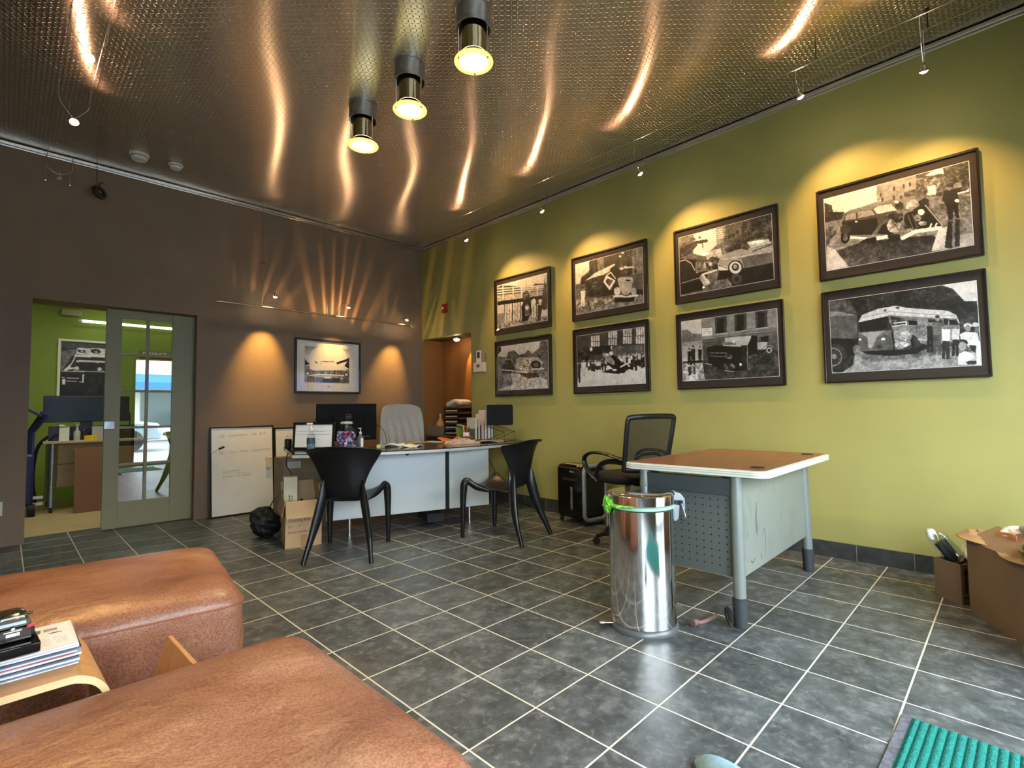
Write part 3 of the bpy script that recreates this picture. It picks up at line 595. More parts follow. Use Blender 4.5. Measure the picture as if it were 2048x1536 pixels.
# 1: bridge with a car hoisted from the water
Q = [(118, 440), (1140, 185), (1160, 1150), (130, 1325)]
ops = [('g', .82, .80, [(0, 0), (1300, 0), (1300, 1500), (0, 1500)], .02), ('p', .25, [(120, 470), (200, 430), (480, 440), (600, 490), (120, 530)], .3), ('p', .25, [(850, 460), (900, 400), (1080, 400), (1080, 470)], .3),
 ('p', .70, [(118, 480), (1100, 430), (1100, 640), (120, 760)], .12)]
for k in range(3): ops += [('l', .16, 20, [(120, 525 + 50 * k), (620, 480 + 50 * k)]), ('l', .16, 18, [(820, 505 + 30 * k), (1060, 480 + 28 * k)]), ('l', .9, 12, [(120, 500 + 50 * k), (1080, 440 + 40 * k)])]
for x in (240, 450, 620, 950): ops.append(('l', .9, 18, [(x, 440), (x, 700)]))
ops += [('p', .10, [(125, 760), (1060, 640), (1060, 720), (125, 840)], .06), ('p', .8, [(125, 840), (1000, 720), (1010, 1110), (130, 1240)], .16)]
for k in range(13): ops.append(('l', .25 if k % 2 else .45, 9 if k % 3 else 22, [(270 + 55 * k, 820 - 7 * k), (265 + 56 * k, 1160 - 6 * k)]))
ops += [('p', .78, [(130, 850), (260, 825), (265, 985), (130, 1010)]), ('p', .6, [(130, 1010), (270, 990), (280, 1200), (130, 1320)], .12), ('p', .62, [(280, 1160), (1160, 1060), (1160, 1150), (130, 1325), (130, 1250)], .38),
 ('l', .2, 7, [(712, 290), (722, 600)]), ('e', .35, 720, 640, 70, 95, 10, .3), ('p', .12, [(620, 870), (690, 720), (800, 700), (840, 980), (740, 1170), (640, 1175)], .06), ('p', .55, [(690, 860), (750, 800), (800, 900), (790, 1040), (700, 1060)], .3),
 ('p', .9, [(735, 840), (755, 870), (790, 880), (760, 905), (765, 945), (735, 920), (705, 940), (715, 900), (695, 875), (725, 870)]), ('p', .22, [(850, 760), (1000, 700), (1000, 800), (900, 830)], .2), ('e', .88, 880, 770, 40, 60), ('e', .85, 1000, 760, 25, 40),
 ('p', .28, [(1110, 230), (1150, 190), (1165, 900), (1090, 950), (1020, 900), (1060, 600)], .18), ('p', .3, [(960, 830), (1060, 850), (1010, 1160), (960, 1160)], .2), ('p', .92, [(1120, 200), (1138, 190), (1130, 400), (1110, 400)])]
framed('framed photo of a car hoisted at a bridge, upper picture of leftmost pair', 1.648, .715, 2.074, 2.772, I5, Q, ops, 190, 11)
# 2: crash in front of trees
Q = [(98, 980), (655, 890), (665, 1420), (100, 1455)]
ops = [('g', .86, .75, [(0, 800), (800, 800), (800, 1100), (0, 1100)], .03), ('p', .42, [(90, 1080), (190, 1090), (210, 1030), (280, 1010), (330, 1060), (400, 1040), (430, 1000), (480, 1040), (560, 980), (570, 900), (660, 890), (660, 1150), (90, 1180)], .18), ('p', .12, [(98, 980), (130, 970), (135, 1020), (98, 1060)], .1),
 ('p', .5, [(90, 1150), (670, 1130), (670, 1420), (90, 1460)], .16), ('p', .74, [(240, 1270), (430, 1250), (640, 1330), (660, 1420), (100, 1450), (260, 1380)], .16), ('e', .55, 210, 1130, 55, 30), ('e', .25, 210, 1135, 40, 20), ('p', .22, [(140, 1160), (270, 1150), (280, 1230), (230, 1270), (140, 1260)], .2), ('l', .8, 10, [(145, 1225), (280, 1235)]), ('p', .6, [(170, 1280), (230, 1270), (225, 1350), (165, 1360)], .15),
 ('p', .62, [(300, 1110), (350, 1080), (430, 1090), (450, 1230), (400, 1250), (290, 1200)], .2), ('e', .75, 385, 1180, 60, 62, 0, .2)] + [('l', .2, 6, [(385, 1185), (385 + 52 * math.cos(a * .7), 1185 + 55 * math.sin(a * .7))]) for a in range(9)] + [('p', .7, [(430, 1090), (480, 1075), (560, 1090), (600, 1130), (590, 1200), (470, 1220)], .12), ('e', .2, 520, 1165, 60, 48, 0, .2), ('e', .5, 520, 1165, 30, 24, 0, .2), ('l', .85, 12, [(480, 1215), (610, 1205)]), ('p', .5, [(600, 1110), (660, 1120), (655, 1190), (600, 1190)], .15), ('l', .8, 14, [(300, 1240), (420, 1250)]), ('p', .3, [(320, 1260), (540, 1250), (560, 1300), (430, 1320)], .15)]
framed('framed photo of wrecks before misty trees, lower picture of the leftmost pair', 1.648, .717, 1.296, 1.990, I5, Q, ops, 190, 22)
# 3: lorry toppled on the street
Q = [(102, 520), (1265, 215), (1290, 1180), (122, 1380)]
ops = [('p', .42, [(0, 0), (1500, 0), (1500, 1500), (0, 1500)], .08), ('g', .8, .74, [(100, 500), (360, 440), (345, 620), (210, 730), (180, 860), (100, 860)], .04), ('p', .22, [(340, 470), (480, 430), (500, 650), (350, 690)], .2), ('p', .5, [(480, 430), (600, 400), (600, 620), (500, 650)], .1), ('p', .2, [(600, 400), (860, 330), (900, 560), (600, 600)], .12), ('p', .35, [(860, 330), (1090, 270), (1100, 560), (880, 560)], .15)]
for x in (1020, 1060): ops += [('l', .12, 16, [(x, 290), (x, 350)]), ('l', .12, 18, [(x, 470), (x, 540)])]
ops += [('p', .55, [(1090, 260), (1265, 215), (1275, 680), (1100, 700)], .1), ('l', .35, 12, [(1150, 240), (1160, 560)]), ('l', .85, 26, [(930, 580), (1105, 562)]), ('p', .15, [(880, 600), (1100, 590), (1080, 700), (890, 740)], .3), ('l', .1, 9, [(935, 330), (945, 640)]), ('e', .92, 928, 318, 20, 18), ('e', .85, 880, 378, 20, 18), ('e', .85, 905, 590, 34, 24), ('e', .85, 975, 565, 30, 20),
 ('p', .2, [(200, 760), (340, 660), (420, 760), (200, 880)], .1), ('p', .4, [(110, 860), (220, 850), (230, 1150), (120, 1180)], .08), ('p', .22, [(270, 830), (560, 700), (900, 640), (840, 1030), (500, 1080), (300, 1080)], .2), ('p', .35, [(380, 840), (560, 760), (560, 980), (420, 1000)], .22), ('p', .78, [(275, 800), (450, 660), (780, 505), (830, 560), (600, 690), (420, 740)], .1), ('l', .95, 8, [(290, 790), (780, 515)]), ('p', .12, [(800, 520), (880, 620), (860, 740), (720, 660), (700, 600)], .05),
 ('p', .9, [(590, 820), (640, 700), (800, 800), (700, 965)], .03), ('p', .28, [(625, 815), (660, 755), (760, 800), (690, 900)], .3), ('l', .9, 16, [(655, 700), (720, 655), (800, 760)]), ('g', .5, .62, [(120, 1120), (1290, 1040), (1290, 1180), (122, 1380)], .14), ('p', .55, [(120, 1170), (760, 1080), (780, 1190), (122, 1375)], .3),
 ('p', .72, [(835, 770), (900, 735), (1090, 740), (1110, 790), (1070, 980), (1010, 1050), (940, 1040), (870, 930)], .05), ('l', .45, 8, [(870, 840), (1090, 830)]), ('p', .12, [(980, 780), (1070, 785), (1060, 812), (985, 810)]), ('e', .85, 830, 980, 55, 70, 0, .2), ('e', .7, 1120, 990, 45, 70, 0, .1), ('l', .95, 36, [(780, 1070), (900, 1065), (990, 1090), (1090, 1062), (1180, 1055)]), ('p', .07, [(790, 1090), (1130, 1090), (1130, 1160), (790, 1180)], .03), ('p', .15, [(1160, 950), (1280, 950), (1280, 1040), (1180, 1040)], .1), ('l', .25, 10, [(1100, 720), (1275, 690)]), ('e', .12, 1150, 640, 20, 42), ('man', .85, .82, 235, 940, 330)]
framed('framed photo of a toppled lorry and pale car, upper picture of the second pair', .402, -.521, 2.080, 2.778, I5, Q, ops, 200, 33)
# 4: motorbike stunt and crowd before a building
Q = [(968, 835), (1700, 750), (1725, 1365), (972, 1395)]
ops = [('p', .33, [(900, 700), (1800, 700), (1800, 1400), (900, 1400)], .05), ('g', .84, .78, [(960, 1190), (1730, 1130), (1730, 1400), (960, 1400)], .02)]
for x, t_, b_ in ((1140, 840, 950), (1330, 790, 940), (1490, 770, 930), (1630, 760, 930)):
    ops += [('p', .75, [(x - 15, t_), (x + 80, t_ - 10), (x + 80, b_), (x - 15, b_)], .1), ('l', .25, 6, [(x + 32, t_), (x + 32, b_)]), ('l', .25, 8, [(x - 15, (t_ + b_) / 2), (x + 80, (t_ + b_) / 2)]), ('l', .25, 5, [(x + 8, t_), (x + 8, b_)]), ('l', .25, 5, [(x + 56, t_), (x + 56, b_)])]
ops += [('p', .18, [(1110, 955), (1350, 940), (1350, 1030), (1110, 1045)], .12), ('e', .85, 1125, 980, 14, 22), ('e', .85, 1352, 968, 12, 20), ('p', .45, [(1350, 960), (1715, 940), (1720, 1050), (1350, 1060)], .12), ('p', .16, [(970, 1000), (1100, 930), (1120, 1100), (970, 1110)], .35), ('crowd', 1090, 1110, 1290, 1100, 10, 100), ('crowd', 1090, 1130, 1290, 1120, 9, 100), ('crowd', 1400, 1070, 1710, 1050, 16, 140), ('crowd', 1420, 1085, 1715, 1060, 12, 140),
 ('p', .2, [(1230, 1235), (1340, 1200), (1470, 1225), (1440, 1260)], .05), ('e', .1, 1390, 1140, 150, 62, 42, .1), ('e', .62, 1320, 1090, 90, 32, 45, .12), ('e', .15, 1500, 1190, 50, 36, -20, .2), ('l', .88, 14, [(1450, 1180), (1520, 1145), (1545, 1175)]), ('e', .85, 1385, 1212, 24, 10), ('man', .82, .78, 1040, 1100, 230), ('man', .3, .2, 980, 1130, 240), ('e', .8, 1345, 1030, 22, 22), ('e', .8, 1300, 1045, 20, 16)]
framed('framed photo of a tipped car before a crowd, lower picture of the second pair', .402, -.518, 1.292, 1.988, I5, Q, ops, 200, 44)
# 5: light car with whitewall tyre
Q = [(195, 540), (1545, 190), (1575, 1140), (210, 1360)]
ops = [('p', .5, [(0, 0), (1900, 0), (1900, 1536), (0, 1536)], .08), ('g', .86, .9, [(400, 490), (730, 400), (740, 640), (560, 800), (400, 760)], .02), ('p', .5, [(195, 530), (400, 490), (440, 570), (210, 700)], .15), ('p', .62, [(725, 400), (880, 370), (850, 620), (740, 640)], .12)]
for k in range(5): ops.append(('l', .85, 12, [(735, 430 + 30 * k), (830, 415 + 30 * k)]))
ops += [('p', .42, [(880, 360), (1110, 310), (1110, 640), (830, 650)], .12), ('p', .3, [(1110, 310), (1545, 195), (1550, 590), (1110, 640)], .22)]
for x, y in ((1020, 440), (1030, 570), (900, 500), (960, 480)): ops.append(('p', .2, [(x, y), (x + 45, y - 8), (x + 45, y + 40), (x, y + 45)]))
ops += [('p', .32, [(820, 680), (1100, 620), (1080, 700), (860, 760)], .35), ('p', .78, [(560, 740), (800, 690), (820, 820), (600, 850)], .1), ('p', .3, [(210, 700), (340, 620), (420, 600), (470, 640), (330, 780), (210, 820)], .15), ('l', .25, 46, [(240, 740), (420, 610), (590, 580)]), ('l', .12, 12, [(530, 600), (540, 680)]), ('e', .2, 495, 532, 16, 16), ('p', .12, [(205, 830), (600, 860), (600, 1180), (210, 1350)], .12),
 ('e', .16, 290, 1000, 130, 150, 0, .08), ('l', .75, 12, [(210, 870), (290, 850), (370, 900), (420, 1000)]), ('p', .5, [(420, 880), (560, 840), (600, 1000), (440, 1040)], .25), ('p', .3, [(580, 860), (760, 800), (780, 980), (620, 1000)], .4), ('e', .8, 645, 910, 30, 28), ('p', .35, [(620, 830), (680, 800), (760, 840), (700, 880)], .1),
 ('g', .2, .14, [(760, 1040), (1575, 900), (1575, 1140), (700, 1280)], .08), ('p', .52, [(620, 1180), (900, 1120), (960, 1230), (620, 1290)], .2), ('p', .7, [(800, 790), (1080, 700), (1300, 680), (1550, 640), (1560, 820), (1440, 890), (1130, 950), (900, 980), (760, 900)], .03), ('p', .48, [(1090, 830), (1550, 720), (1555, 830), (1430, 900), (1130, 950)], .05), ('l', .9, 9, [(820, 850), (1540, 740)]), ('p', .35, [(1080, 690), (1180, 600), (1230, 640), (1190, 720)], .1), ('p', .8, [(1180, 600), (1500, 560), (1540, 620), (1240, 690)], .08), ('l', .2, 14, [(1260, 735), (1550, 640)]),
 ('p', .85, [(750, 900), (890, 950), (900, 1010), (760, 1000)], .15), ('l', .15, 10, [(770, 930), (890, 975)]), ('p', .06, [(760, 1010), (940, 1000), (960, 1100), (780, 1120)], .02), ('e', .08, 1010, 960, 108, 100), ('e', .88, 1008, 965, 88, 86), ('e', .25, 1008, 960, 54, 55), ('e', .6, 1005, 955, 28, 28, 0, .2), ('e', .38, 1025, 1130, 80, 80, 0, .05), ('e', .2, 1025, 1130, 36, 36), ('l', .9, 24, [(530, 1060), (730, 1000)]), ('p', .04, [(240, 1160), (500, 1120), (540, 1280), (250, 1340)], .02), ('p', .75, [(480, 1110), (530, 1040), (640, 1180), (560, 1230)], .25), ('l', .6, 12, [(230, 1180), (480, 1110)])]
framed('framed photo of a car with whitewall tyre, upper picture of the third pair', -.802, -1.704, 2.082, 2.768, I5, Q, ops, 210, 55)
# 6: overturned car, dark, by a stone building
Q = [(245, 415), (1745, 205), (1790, 1240), (275, 1325)]
ops = [('p', .58, [(0, 0), (2000, 0), (2000, 1500), (0, 1500)], .05), ('g', .80, .74, [(245, 400), (560, 370), (570, 700), (250, 760)], .02), ('p', .5, [(250, 540), (330, 530), (420, 590), (570, 600), (570, 760), (250, 790)], .06), ('g', .6, .75, [(250, 740), (570, 690), (580, 1000), (260, 1020)], .04), ('p', .6, [(560, 370), (1745, 205), (1760, 560), (570, 680)], .04)]
for k in range(11): ops.append(('l', .50, 5, [(565, 400 + 26 * k), (1750, 215 + 31 * k)]))
for x, y0, y1 in ((800, 330, 590), (1110, 280, 550), (1440, 240, 500)): ops += [('p', .32, [(x - 30, y0), (x + 160, y0 - 25), (x + 165, y1), (x - 20, y1 + 15)], .04), ('p', .12, [(x + 5, y0 + 30), (x + 120, y0 + 20), (x + 120, y1 - 15), (x + 10, y1)], .06), ('l', .3, 6, [(x + 5, y0 + 100), (x + 120, y0 + 88)]), ('l', .75, 12, [(x - 25, y1 + 16), (x + 165, y1 - 8)])]
ops += [('p', .45, [(570, 670), (1760, 500), (1760, 620), (580, 740)], .05), ('l', .66, 9, [(570, 675), (1755, 530)]), ('p', .38, [(580, 730), (1760, 610), (1765, 850), (590, 1010)], .08), ('p', .74, [(935, 660), (1340, 620), (1350, 760), (940, 790)], .03), ('p', .88, [(570, 515), (730, 500), (735, 620), (572, 635)]), ('l', .3, 6, [(600, 540), (700, 530)]), ('l', .3, 6, [(590, 570), (715, 558)]), ('l', .3, 5, [(590, 600), (715, 588)]),
 ('g', .24, .34, [(270, 1050), (1790, 840), (1790, 1240), (275, 1325)], .16), ('p', .72, [(270, 1060), (580, 1040), (620, 1310), (275, 1325)], .25), ('p', .06, [(1290, 770), (1360, 620), (1440, 620), (1450, 850), (1300, 900)], .03), ('p', .7, [(1440, 730), (1600, 715), (1590, 830), (1450, 830)], .04), ('p', .08, [(1490, 640), (1620, 620), (1620, 720), (1500, 720)], .04), ('l', .6, 14, [(1490, 840), (1560, 780), (1640, 770), (1690, 800)]), ('p', .1, [(1290, 880), (1560, 830), (1560, 870), (1300, 930)]), ('e', .1, 1630, 845, 60, 58), ('e', .7, 1630, 845, 44, 44), ('e', .12, 1630, 845, 24, 24),
 ('p', .06, [(640, 800), (820, 770), (1200, 780), (1250, 900), (1270, 1150), (940, 1180), (680, 1060)], .05), ('l', .65, 9, [(690, 890), (950, 890)]), ('l', .6, 8, [(700, 935), (980, 950)]), ('l', .8, 11, [(910, 775), (1180, 785)]), ('p', .5, [(880, 720), (1010, 725), (1110, 720), (1110, 770), (900, 770)], .1), ('e', .85, 1075, 715, 26, 18), ('p', .18, [(1200, 780), (1285, 770), (1290, 1120), (1210, 1150)], .12), ('l', .6, 9, [(1285, 770), (1290, 1130)]), ('e', .45, 990, 940, 60, 40, 20, .35), ('e', .3, 1000, 1100, 90, 55, 10, .4), ('e', .9, 1180, 1065, 18, 22), ('l', .65, 12, [(930, 1160), (1080, 1175)]), ('l', .7, 14, [(635, 1055), (720, 1070)]), ('man', .12, .1, 372, 840, 260), ('man', .22, .12, 432, 800, 300), ('man', .1, .08, 540, 810, 260), ('p', .05, [(275, 1025), (580, 1000), (580, 1020), (275, 1045)]), ('p', .3, [(350, 1100), (400, 1100), (400, 1230), (360, 1240)], .2), ('p', .35, [(430, 1100), (470, 1100), (470, 1220), (440, 1220)], .2)]
framed('framed photo of an overturned black car, lower picture of the third pair', -.802, -1.715, 1.294, 1.984, I5, Q, ops, 220, 66)
# 7: crashed sedan and policeman
Q = [(140, 625), (1775, 185), (1845, 1115), (180, 1410)]
ops = [('p', .55, [(0, 0), (2100, 0), (2100, 1600), (0, 1600)], .05), ('g', .86, .80, [(130, 600), (740, 460), (740, 640), (380, 770), (140, 760)], .02), ('p', .62, [(730, 470), (860, 430), (1180, 350), (1180, 560), (740, 650)], .05)]
for x, y in ((780, 570), (930, 500), (1040, 470), (1110, 450), (930, 600), (1010, 590), (800, 620)): ops.append(('e', .35, x, y, 14, 26))
ops += [('p', .42, [(1180, 340), (1500, 260), (1540, 350), (1540, 570), (1180, 600)], .25), ('p', .82, [(1380, 290), (1480, 265), (1530, 320), (1300, 350)], .1), ('l', .3, 14, [(1200, 370), (1530, 350)]), ('p', .8, [(1310, 470), (1400, 450), (1410, 560), (1310, 570)], .25), ('p', .3, [(1480, 260), (1775, 185), (1800, 520), (1560, 560)], .25), ('p', .6, [(1610, 440), (1700, 410), (1700, 470), (1615, 490)], .1), ('p', .8, [(1650, 540), (1790, 500), (1790, 540), (1670, 570)], .06), ('p', .4, [(1040, 540), (1260, 480), (1280, 560), (1050, 590)], .15),
 ('p', .25, [(145, 660), (235, 690), (240, 760), (370, 760), (340, 890), (160, 920)], .15), ('g', .45, .66, [(150, 880), (1800, 520), (1845, 1115), (180, 1410)], .12), ('p', .5, [(1320, 640), (1800, 540), (1815, 780), (1400, 860)], .18), ('p', .42, [(160, 900), (320, 870), (280, 1000), (170, 1150)], .25), ('p', .80, [(180, 1140), (270, 1180), (420, 1370), (185, 1410)], .03), ('g', .22, .42, [(280, 1190), (600, 1080), (1380, 1010), (1500, 1100), (1430, 1200), (430, 1365)], .14), ('p', .8, [(1440, 960), (1560, 900), (1560, 1160), (1360, 1190)], .08), ('p', .72, [(1680, 1010), (1830, 980), (1845, 1115), (1690, 1140)], .05),
 ('p', .34, [(345, 870), (380, 780), (430, 740), (700, 670), (860, 650), (930, 680), (960, 760), (1030, 760), (1040, 840), (700, 1010), (440, 1010), (340, 960)], .04), ('p', .52, [(430, 740), (700, 670), (860, 652), (920, 672), (720, 720), (520, 760), (380, 810)], .05), ('p', .1, [(345, 870), (740, 820), (760, 960), (700, 1010), (440, 1015), (345, 960)], .03), ('p', .62, [(390, 800), (500, 768), (500, 835), (380, 850)], .06), ('p', .6, [(520, 760), (680, 735), (720, 790), (525, 828)], .08), ('p', .78, [(700, 730), (760, 690), (900, 668), (960, 735), (740, 780)], .04),
 ('e', .9, 505, 866, 16, 7), ('l', .9, 26, [(420, 1040), (620, 1050)]), ('e', .06, 385, 1030, 52, 82, 10), ('e', .4, 385, 1035, 26, 45, 10, .2), ('e', .3, 385, 950, 62, 50, 0, .05), ('p', .45, [(680, 1010), (770, 890), (870, 830), (860, 860), (800, 900), (740, 1010)], .05), ('p', .06, [(740, 1000), (800, 900), (880, 870), (930, 1000), (860, 1010)], .02), ('e', .72, 930, 905, 75, 80, 20, .2), ('l', .25, 9, [(900, 850), (990, 950)]), ('l', .25, 9, [(980, 860), (880, 960)]), ('p', .08, [(620, 1050), (740, 1030), (720, 1100), (530, 1100)]), ('p', .9, [(730, 1030), (860, 1010), (860, 1050), (740, 1070)], .05), ('p', .08, [(860, 1010), (1000, 1000), (1010, 1070), (890, 1095)], .04),
 ('p', .3, [(840, 790), (1020, 740), (1050, 850), (960, 880)], .4), ('p', .1, [(1030, 800), (1140, 730), (1290, 660), (1490, 900), (1400, 930), (1180, 950), (1060, 900)], .07), ('l', .68, 12, [(1290, 680), (1480, 900)]), ('l', .6, 10, [(1035, 860), (1050, 760), (1150, 735)]), ('l', .5, 9, [(1090, 790), (1150, 940)]), ('l', .45, 9, [(1140, 780), (1200, 930)]), ('e', .9, 1240, 755, 38, 34), ('e', .45, 1200, 820, 40, 36, 0, .3), ('e', .5, 1260, 880, 46, 24, 0, .4), ('p', .5, [(1040, 910), (1120, 920), (1150, 980), (1070, 980)], .4), ('l', .92, 42, [(1030, 1045), (1180, 970), (1460, 930)]), ('l', .9, 16, [(1340, 930), (1360, 885)]), ('l', .9, 16, [(1400, 920), (1420, 880)]), ('l', .8, 14, [(1460, 925), (1570, 955)]),
 ('p', .72, [(1060, 720), (1080, 650), (1160, 610), (1240, 660), (1140, 730)], .2), ('e', .3, 990, 690, 50, 50, 0, .2), ('e', .8, 960, 645, 26, 16), ('e', .5, 1250, 590, 26, 28), ('p', .15, [(1290, 600), (1330, 620), (1330, 700), (1270, 650)], .06), ('p', .15, [(1200, 640), (1290, 590), (1290, 670), (1230, 700)], .05),
 ('p', .13, [(1500, 520), (1560, 490), (1640, 510), (1680, 620), (1660, 680), (1530, 700), (1480, 610)], .05), ('e', .55, 1555, 480, 30, 32), ('p', .1, [(1515, 470), (1540, 445), (1590, 455), (1590, 475)]), ('p', .1, [(1530, 690), (1660, 670), (1680, 820), (1640, 820), (1610, 720), (1600, 840), (1550, 840)], .03), ('e', .92, 1650, 625, 28, 18), ('p', .25, [(1550, 850), (1600, 850), (1600, 1160), (1510, 1150)], .14), ('p', .25, [(1630, 830), (1680, 830), (1690, 1130), (1630, 1140)], .14)]
framed('framed photo of a crashed sedan and policeman, upper picture of rightmost pair', -1.978, -2.899, 2.072, 2.770, I5, Q, ops, 260, 77)
# 8: wrecked bus and boy
Q = [(202, 405), (1882, 165), (1945, 1130), (242, 1222)]
ops = [('p', .24, [(0, 0), (2100, 0), (2100, 1400), (0, 1400)], .18), ('g', .84, .82, [(1440, 200), (1900, 150), (1900, 440), (1760, 410), (1620, 260)], .02), ('p', .22, [(1600, 330), (1700, 400), (1890, 400), (1910, 640), (1700, 640)], .12), ('g', .58, .66, [(240, 1000), (1945, 900), (1945, 1130), (242, 1222)], .10), ('p', .5, [(480, 900), (1000, 990), (1945, 900), (1945, 960), (700, 1100), (480, 1010)], .14), ('p', .4, [(205, 400), (430, 390), (520, 540), (205, 520)], .1),
 ('p', .44, [(210, 570), (520, 565), (525, 830), (220, 830)], .05), ('p', .6, [(210, 520), (330, 525), (525, 565), (210, 580)], .05), ('p', .1, [(220, 830), (480, 830), (500, 920), (230, 900)], .03), ('e', .13, 300, 1020, 185, 195, 0, .03), ('e', .28, 270, 1030, 130, 140, 0, .04), ('e', .6, 250, 1040, 100, 105, 0, .05), ('e', .3, 255, 1040, 86, 92, 0, .1), ('e', .6, 262, 1035, 28, 30), ('p', .24, [(200, 1210), (500, 990), (480, 1130), (360, 1215)], .08),
 ('p', .5, [(535, 760), (920, 730), (930, 960), (860, 1010), (560, 970), (540, 880)], .04), ('p', .42, [(545, 870), (620, 780), (660, 930), (660, 960), (560, 960)], .04), ('p', .42, [(700, 940), (760, 810), (900, 780), (930, 960), (860, 1000)], .04), ('p', .66, [(570, 770), (840, 740), (750, 810), (690, 940), (650, 930), (640, 820)], .04), ('e', .92, 822, 836, 24, 16), ('e', .92, 556, 842, 16, 12), ('p', .25, [(735, 905), (800, 900), (800, 935), (740, 940)], .15), ('p', .08, [(540, 650), (870, 570), (870, 710), (550, 760)], .12), ('p', .8, [(535, 645), (580, 560), (760, 490), (960, 455), (1100, 480), (1560, 510), (1660, 560), (1700, 665), (1660, 620), (1560, 600), (900, 565), (700, 610)], .04), ('l', .55, 6, [(580, 590), (900, 520), (1640, 570)]), ('e', .4, 840, 510, 18, 14), ('e', .3, 985, 478, 26, 12),
 ('p', .58, [(870, 570), (1660, 600), (1700, 700), (1690, 860), (1330, 900), (1200, 870), (960, 980), (940, 760)], .12), ('p', .3, [(900, 580), (1060, 590), (1080, 680), (920, 700)], .3), ('l', .9, 10, [(930, 690), (1085, 670), (1085, 635), (940, 655)]), ('p', .08, [(1110, 620), (1210, 630), (1210, 675), (1115, 675)], .02), ('p', .62, [(1210, 590), (1320, 600), (1330, 670), (1215, 670)], .04), ('p', .3, [(1330, 600), (1500, 610), (1500, 680), (1340, 670)], .25), ('p', .12, [(1510, 600), (1560, 605), (1560, 690), (1510, 690)]), ('p', .15, [(1575, 610), (1660, 620), (1690, 670), (1580, 680)], .1),
 ('p', .72, [(960, 790), (1100, 740), (1130, 780), (1080, 850), (1130, 900), (1000, 960), (950, 900)], .22), ('l', .2, 10, [(905, 720), (950, 980)]), ('l', .3, 8, [(960, 830), (1120, 880)]), ('p', .12, [(1130, 850), (1160, 780), (1220, 830), (1220, 1000), (1160, 1000)], .03), ('p', .3, [(1170, 810), (1240, 850), (1250, 980), (1190, 1000)], .06), ('p', .06, [(560, 975), (1120, 950), (1350, 890), (1350, 930), (1200, 1000), (900, 1030), (640, 1010)], .03), ('l', .15, 7, [(1265, 740), (1310, 745), (1308, 775), (1288, 795), (1266, 775), (1265, 740)]), ('l', .85, 8, [(1220, 840), (1330, 850)]),
 ('man', .2, .18, 1360, 650, 370), ('man', .5, .4, 1440, 600, 450), ('man', .9, .2, 1540, 680, 420), ('man', .8, .15, 1650, 680, 380), ('e', .82, 1790, 680, 50, 26), ('e', .6, 1790, 710, 34, 40), ('p', .86, [(1700, 780), (1760, 750), (1900, 760), (1930, 900), (1800, 920), (1710, 850)], .05), ('e', .8, 1880, 670, 40, 26), ('e', .5, 1895, 730, 26, 36), ('p', .12, [(1800, 900), (1900, 910), (1890, 1000), (1830, 960)], .05), ('p', .86, [(1890, 860), (1930, 860), (1940, 1130), (1880, 1130)], .03), ('e', .2, 1735, 875, 56, 38), ('e', .68, 1730, 915, 44, 50, 0, .06), ('p', .84, [(1690, 1000), (1760, 970), (1850, 1000), (1890, 1060), (1830, 1120), (1680, 1130), (1675, 1060)], .04), ('l', .72, 18, [(1850, 1000), (1890, 1055), (1790, 1095)]), ('p', .2, [(1760, 1090), (1890, 1080), (1890, 1120), (1790, 1125)], .05)]
framed('framed photo of a wrecked bus with a boy in front, lower of rightmost pair', -1.982, -2.900, 1.297, 1.984, I5, Q, ops, 260, 88)
# white car print on the brown wall
t = thing('framed_car_print', 'black framed print of a white finned car with wide white mat on the brown wall', 'framed print', (1.812, YB, 1.372)); t['category'] = 'framed picture'
W, H = .878, .685; e = .024
b = B(); b.box(-W / 2, -W / 2 + e, -.034, -.003, 0, H); b.box(W / 2 - e, W / 2, -.034, -.003, 0, H); b.box(-W / 2 + e, W / 2 - e, -.034, -.003, 0, e); b.box(-W / 2 + e, W / 2 - e, -.034, -.003, H - e, H); b.build('frame', framewood, t, bevel=.002)
b = B(); b.box(-W / 2 + e, W / 2 - e, -.018, -.003, e, H - e); b.build('mat_board', P('white_mat_board', srgb(236, 232, 224), .8), t)
Q = [(375, 395), (1300, 470), (1290, 1200), (370, 1180)]
ops = [('g', .55, .9, [(300, 350), (1400, 350), (1400, 640), (300, 640)], .02), ('e', .93, 860, 620, 380, 240), ('p', .9, [(380, 600), (1300, 600), (1300, 900), (380, 900)]), ('p', .12, [(380, 690), (490, 800), (380, 815)], .1), ('p', .15, [(1030, 750), (1240, 680), (1300, 640), (1300, 900), (1190, 820), (1250, 730), (1040, 800)], .1), ('e', .2, 615, 755, 34, 14, 30), ('l', .4, 16, [(720, 735), (980, 740)]), ('l', .55, 8, [(720, 735), (700, 800)]), ('p', .6, [(380, 820), (490, 830), (470, 900), (380, 900)], .1), ('p', .93, [(500, 900), (640, 800), (1150, 800), (1240, 930), (1130, 920), (560, 930)], .02), ('p', .93, [(1050, 800), (1250, 735), (1200, 820), (1150, 830)]),
 ('p', .3, [(510, 940), (1130, 940), (1170, 1000), (560, 1000)], .25)] + [('l', .8, 4, [(600 + 26 * k, 950), (600 + 26 * k, 1010)]) for k in range(20)] + [('l', .95, 26, [(450, 1040), (700, 1015), (1180, 1035)]), ('p', .45, [(370, 1050), (1290, 1050), (1290, 1200), (370, 1180)], .15), ('p', .7, [(480, 1060), (760, 1040), (1080, 1050), (1080, 1070), (760, 1070)], .03), ('p', .08, [(740, 1100), (1110, 1100), (1110, 1180), (740, 1180)], .05), ('p', .9, [(780, 1060), (920, 1065), (920, 1095), (790, 1095)]), ('e', .05, 430, 990, 55, 50), ('e', .9, 440, 995, 30, 30), ('e', .05, 1240, 1010, 50, 50), ('e', .9, 1235, 1012, 28, 28), ('e', .9, 1140, 1095, 18, 18)]
img = raster(Q, ops, 150, 128, 99)
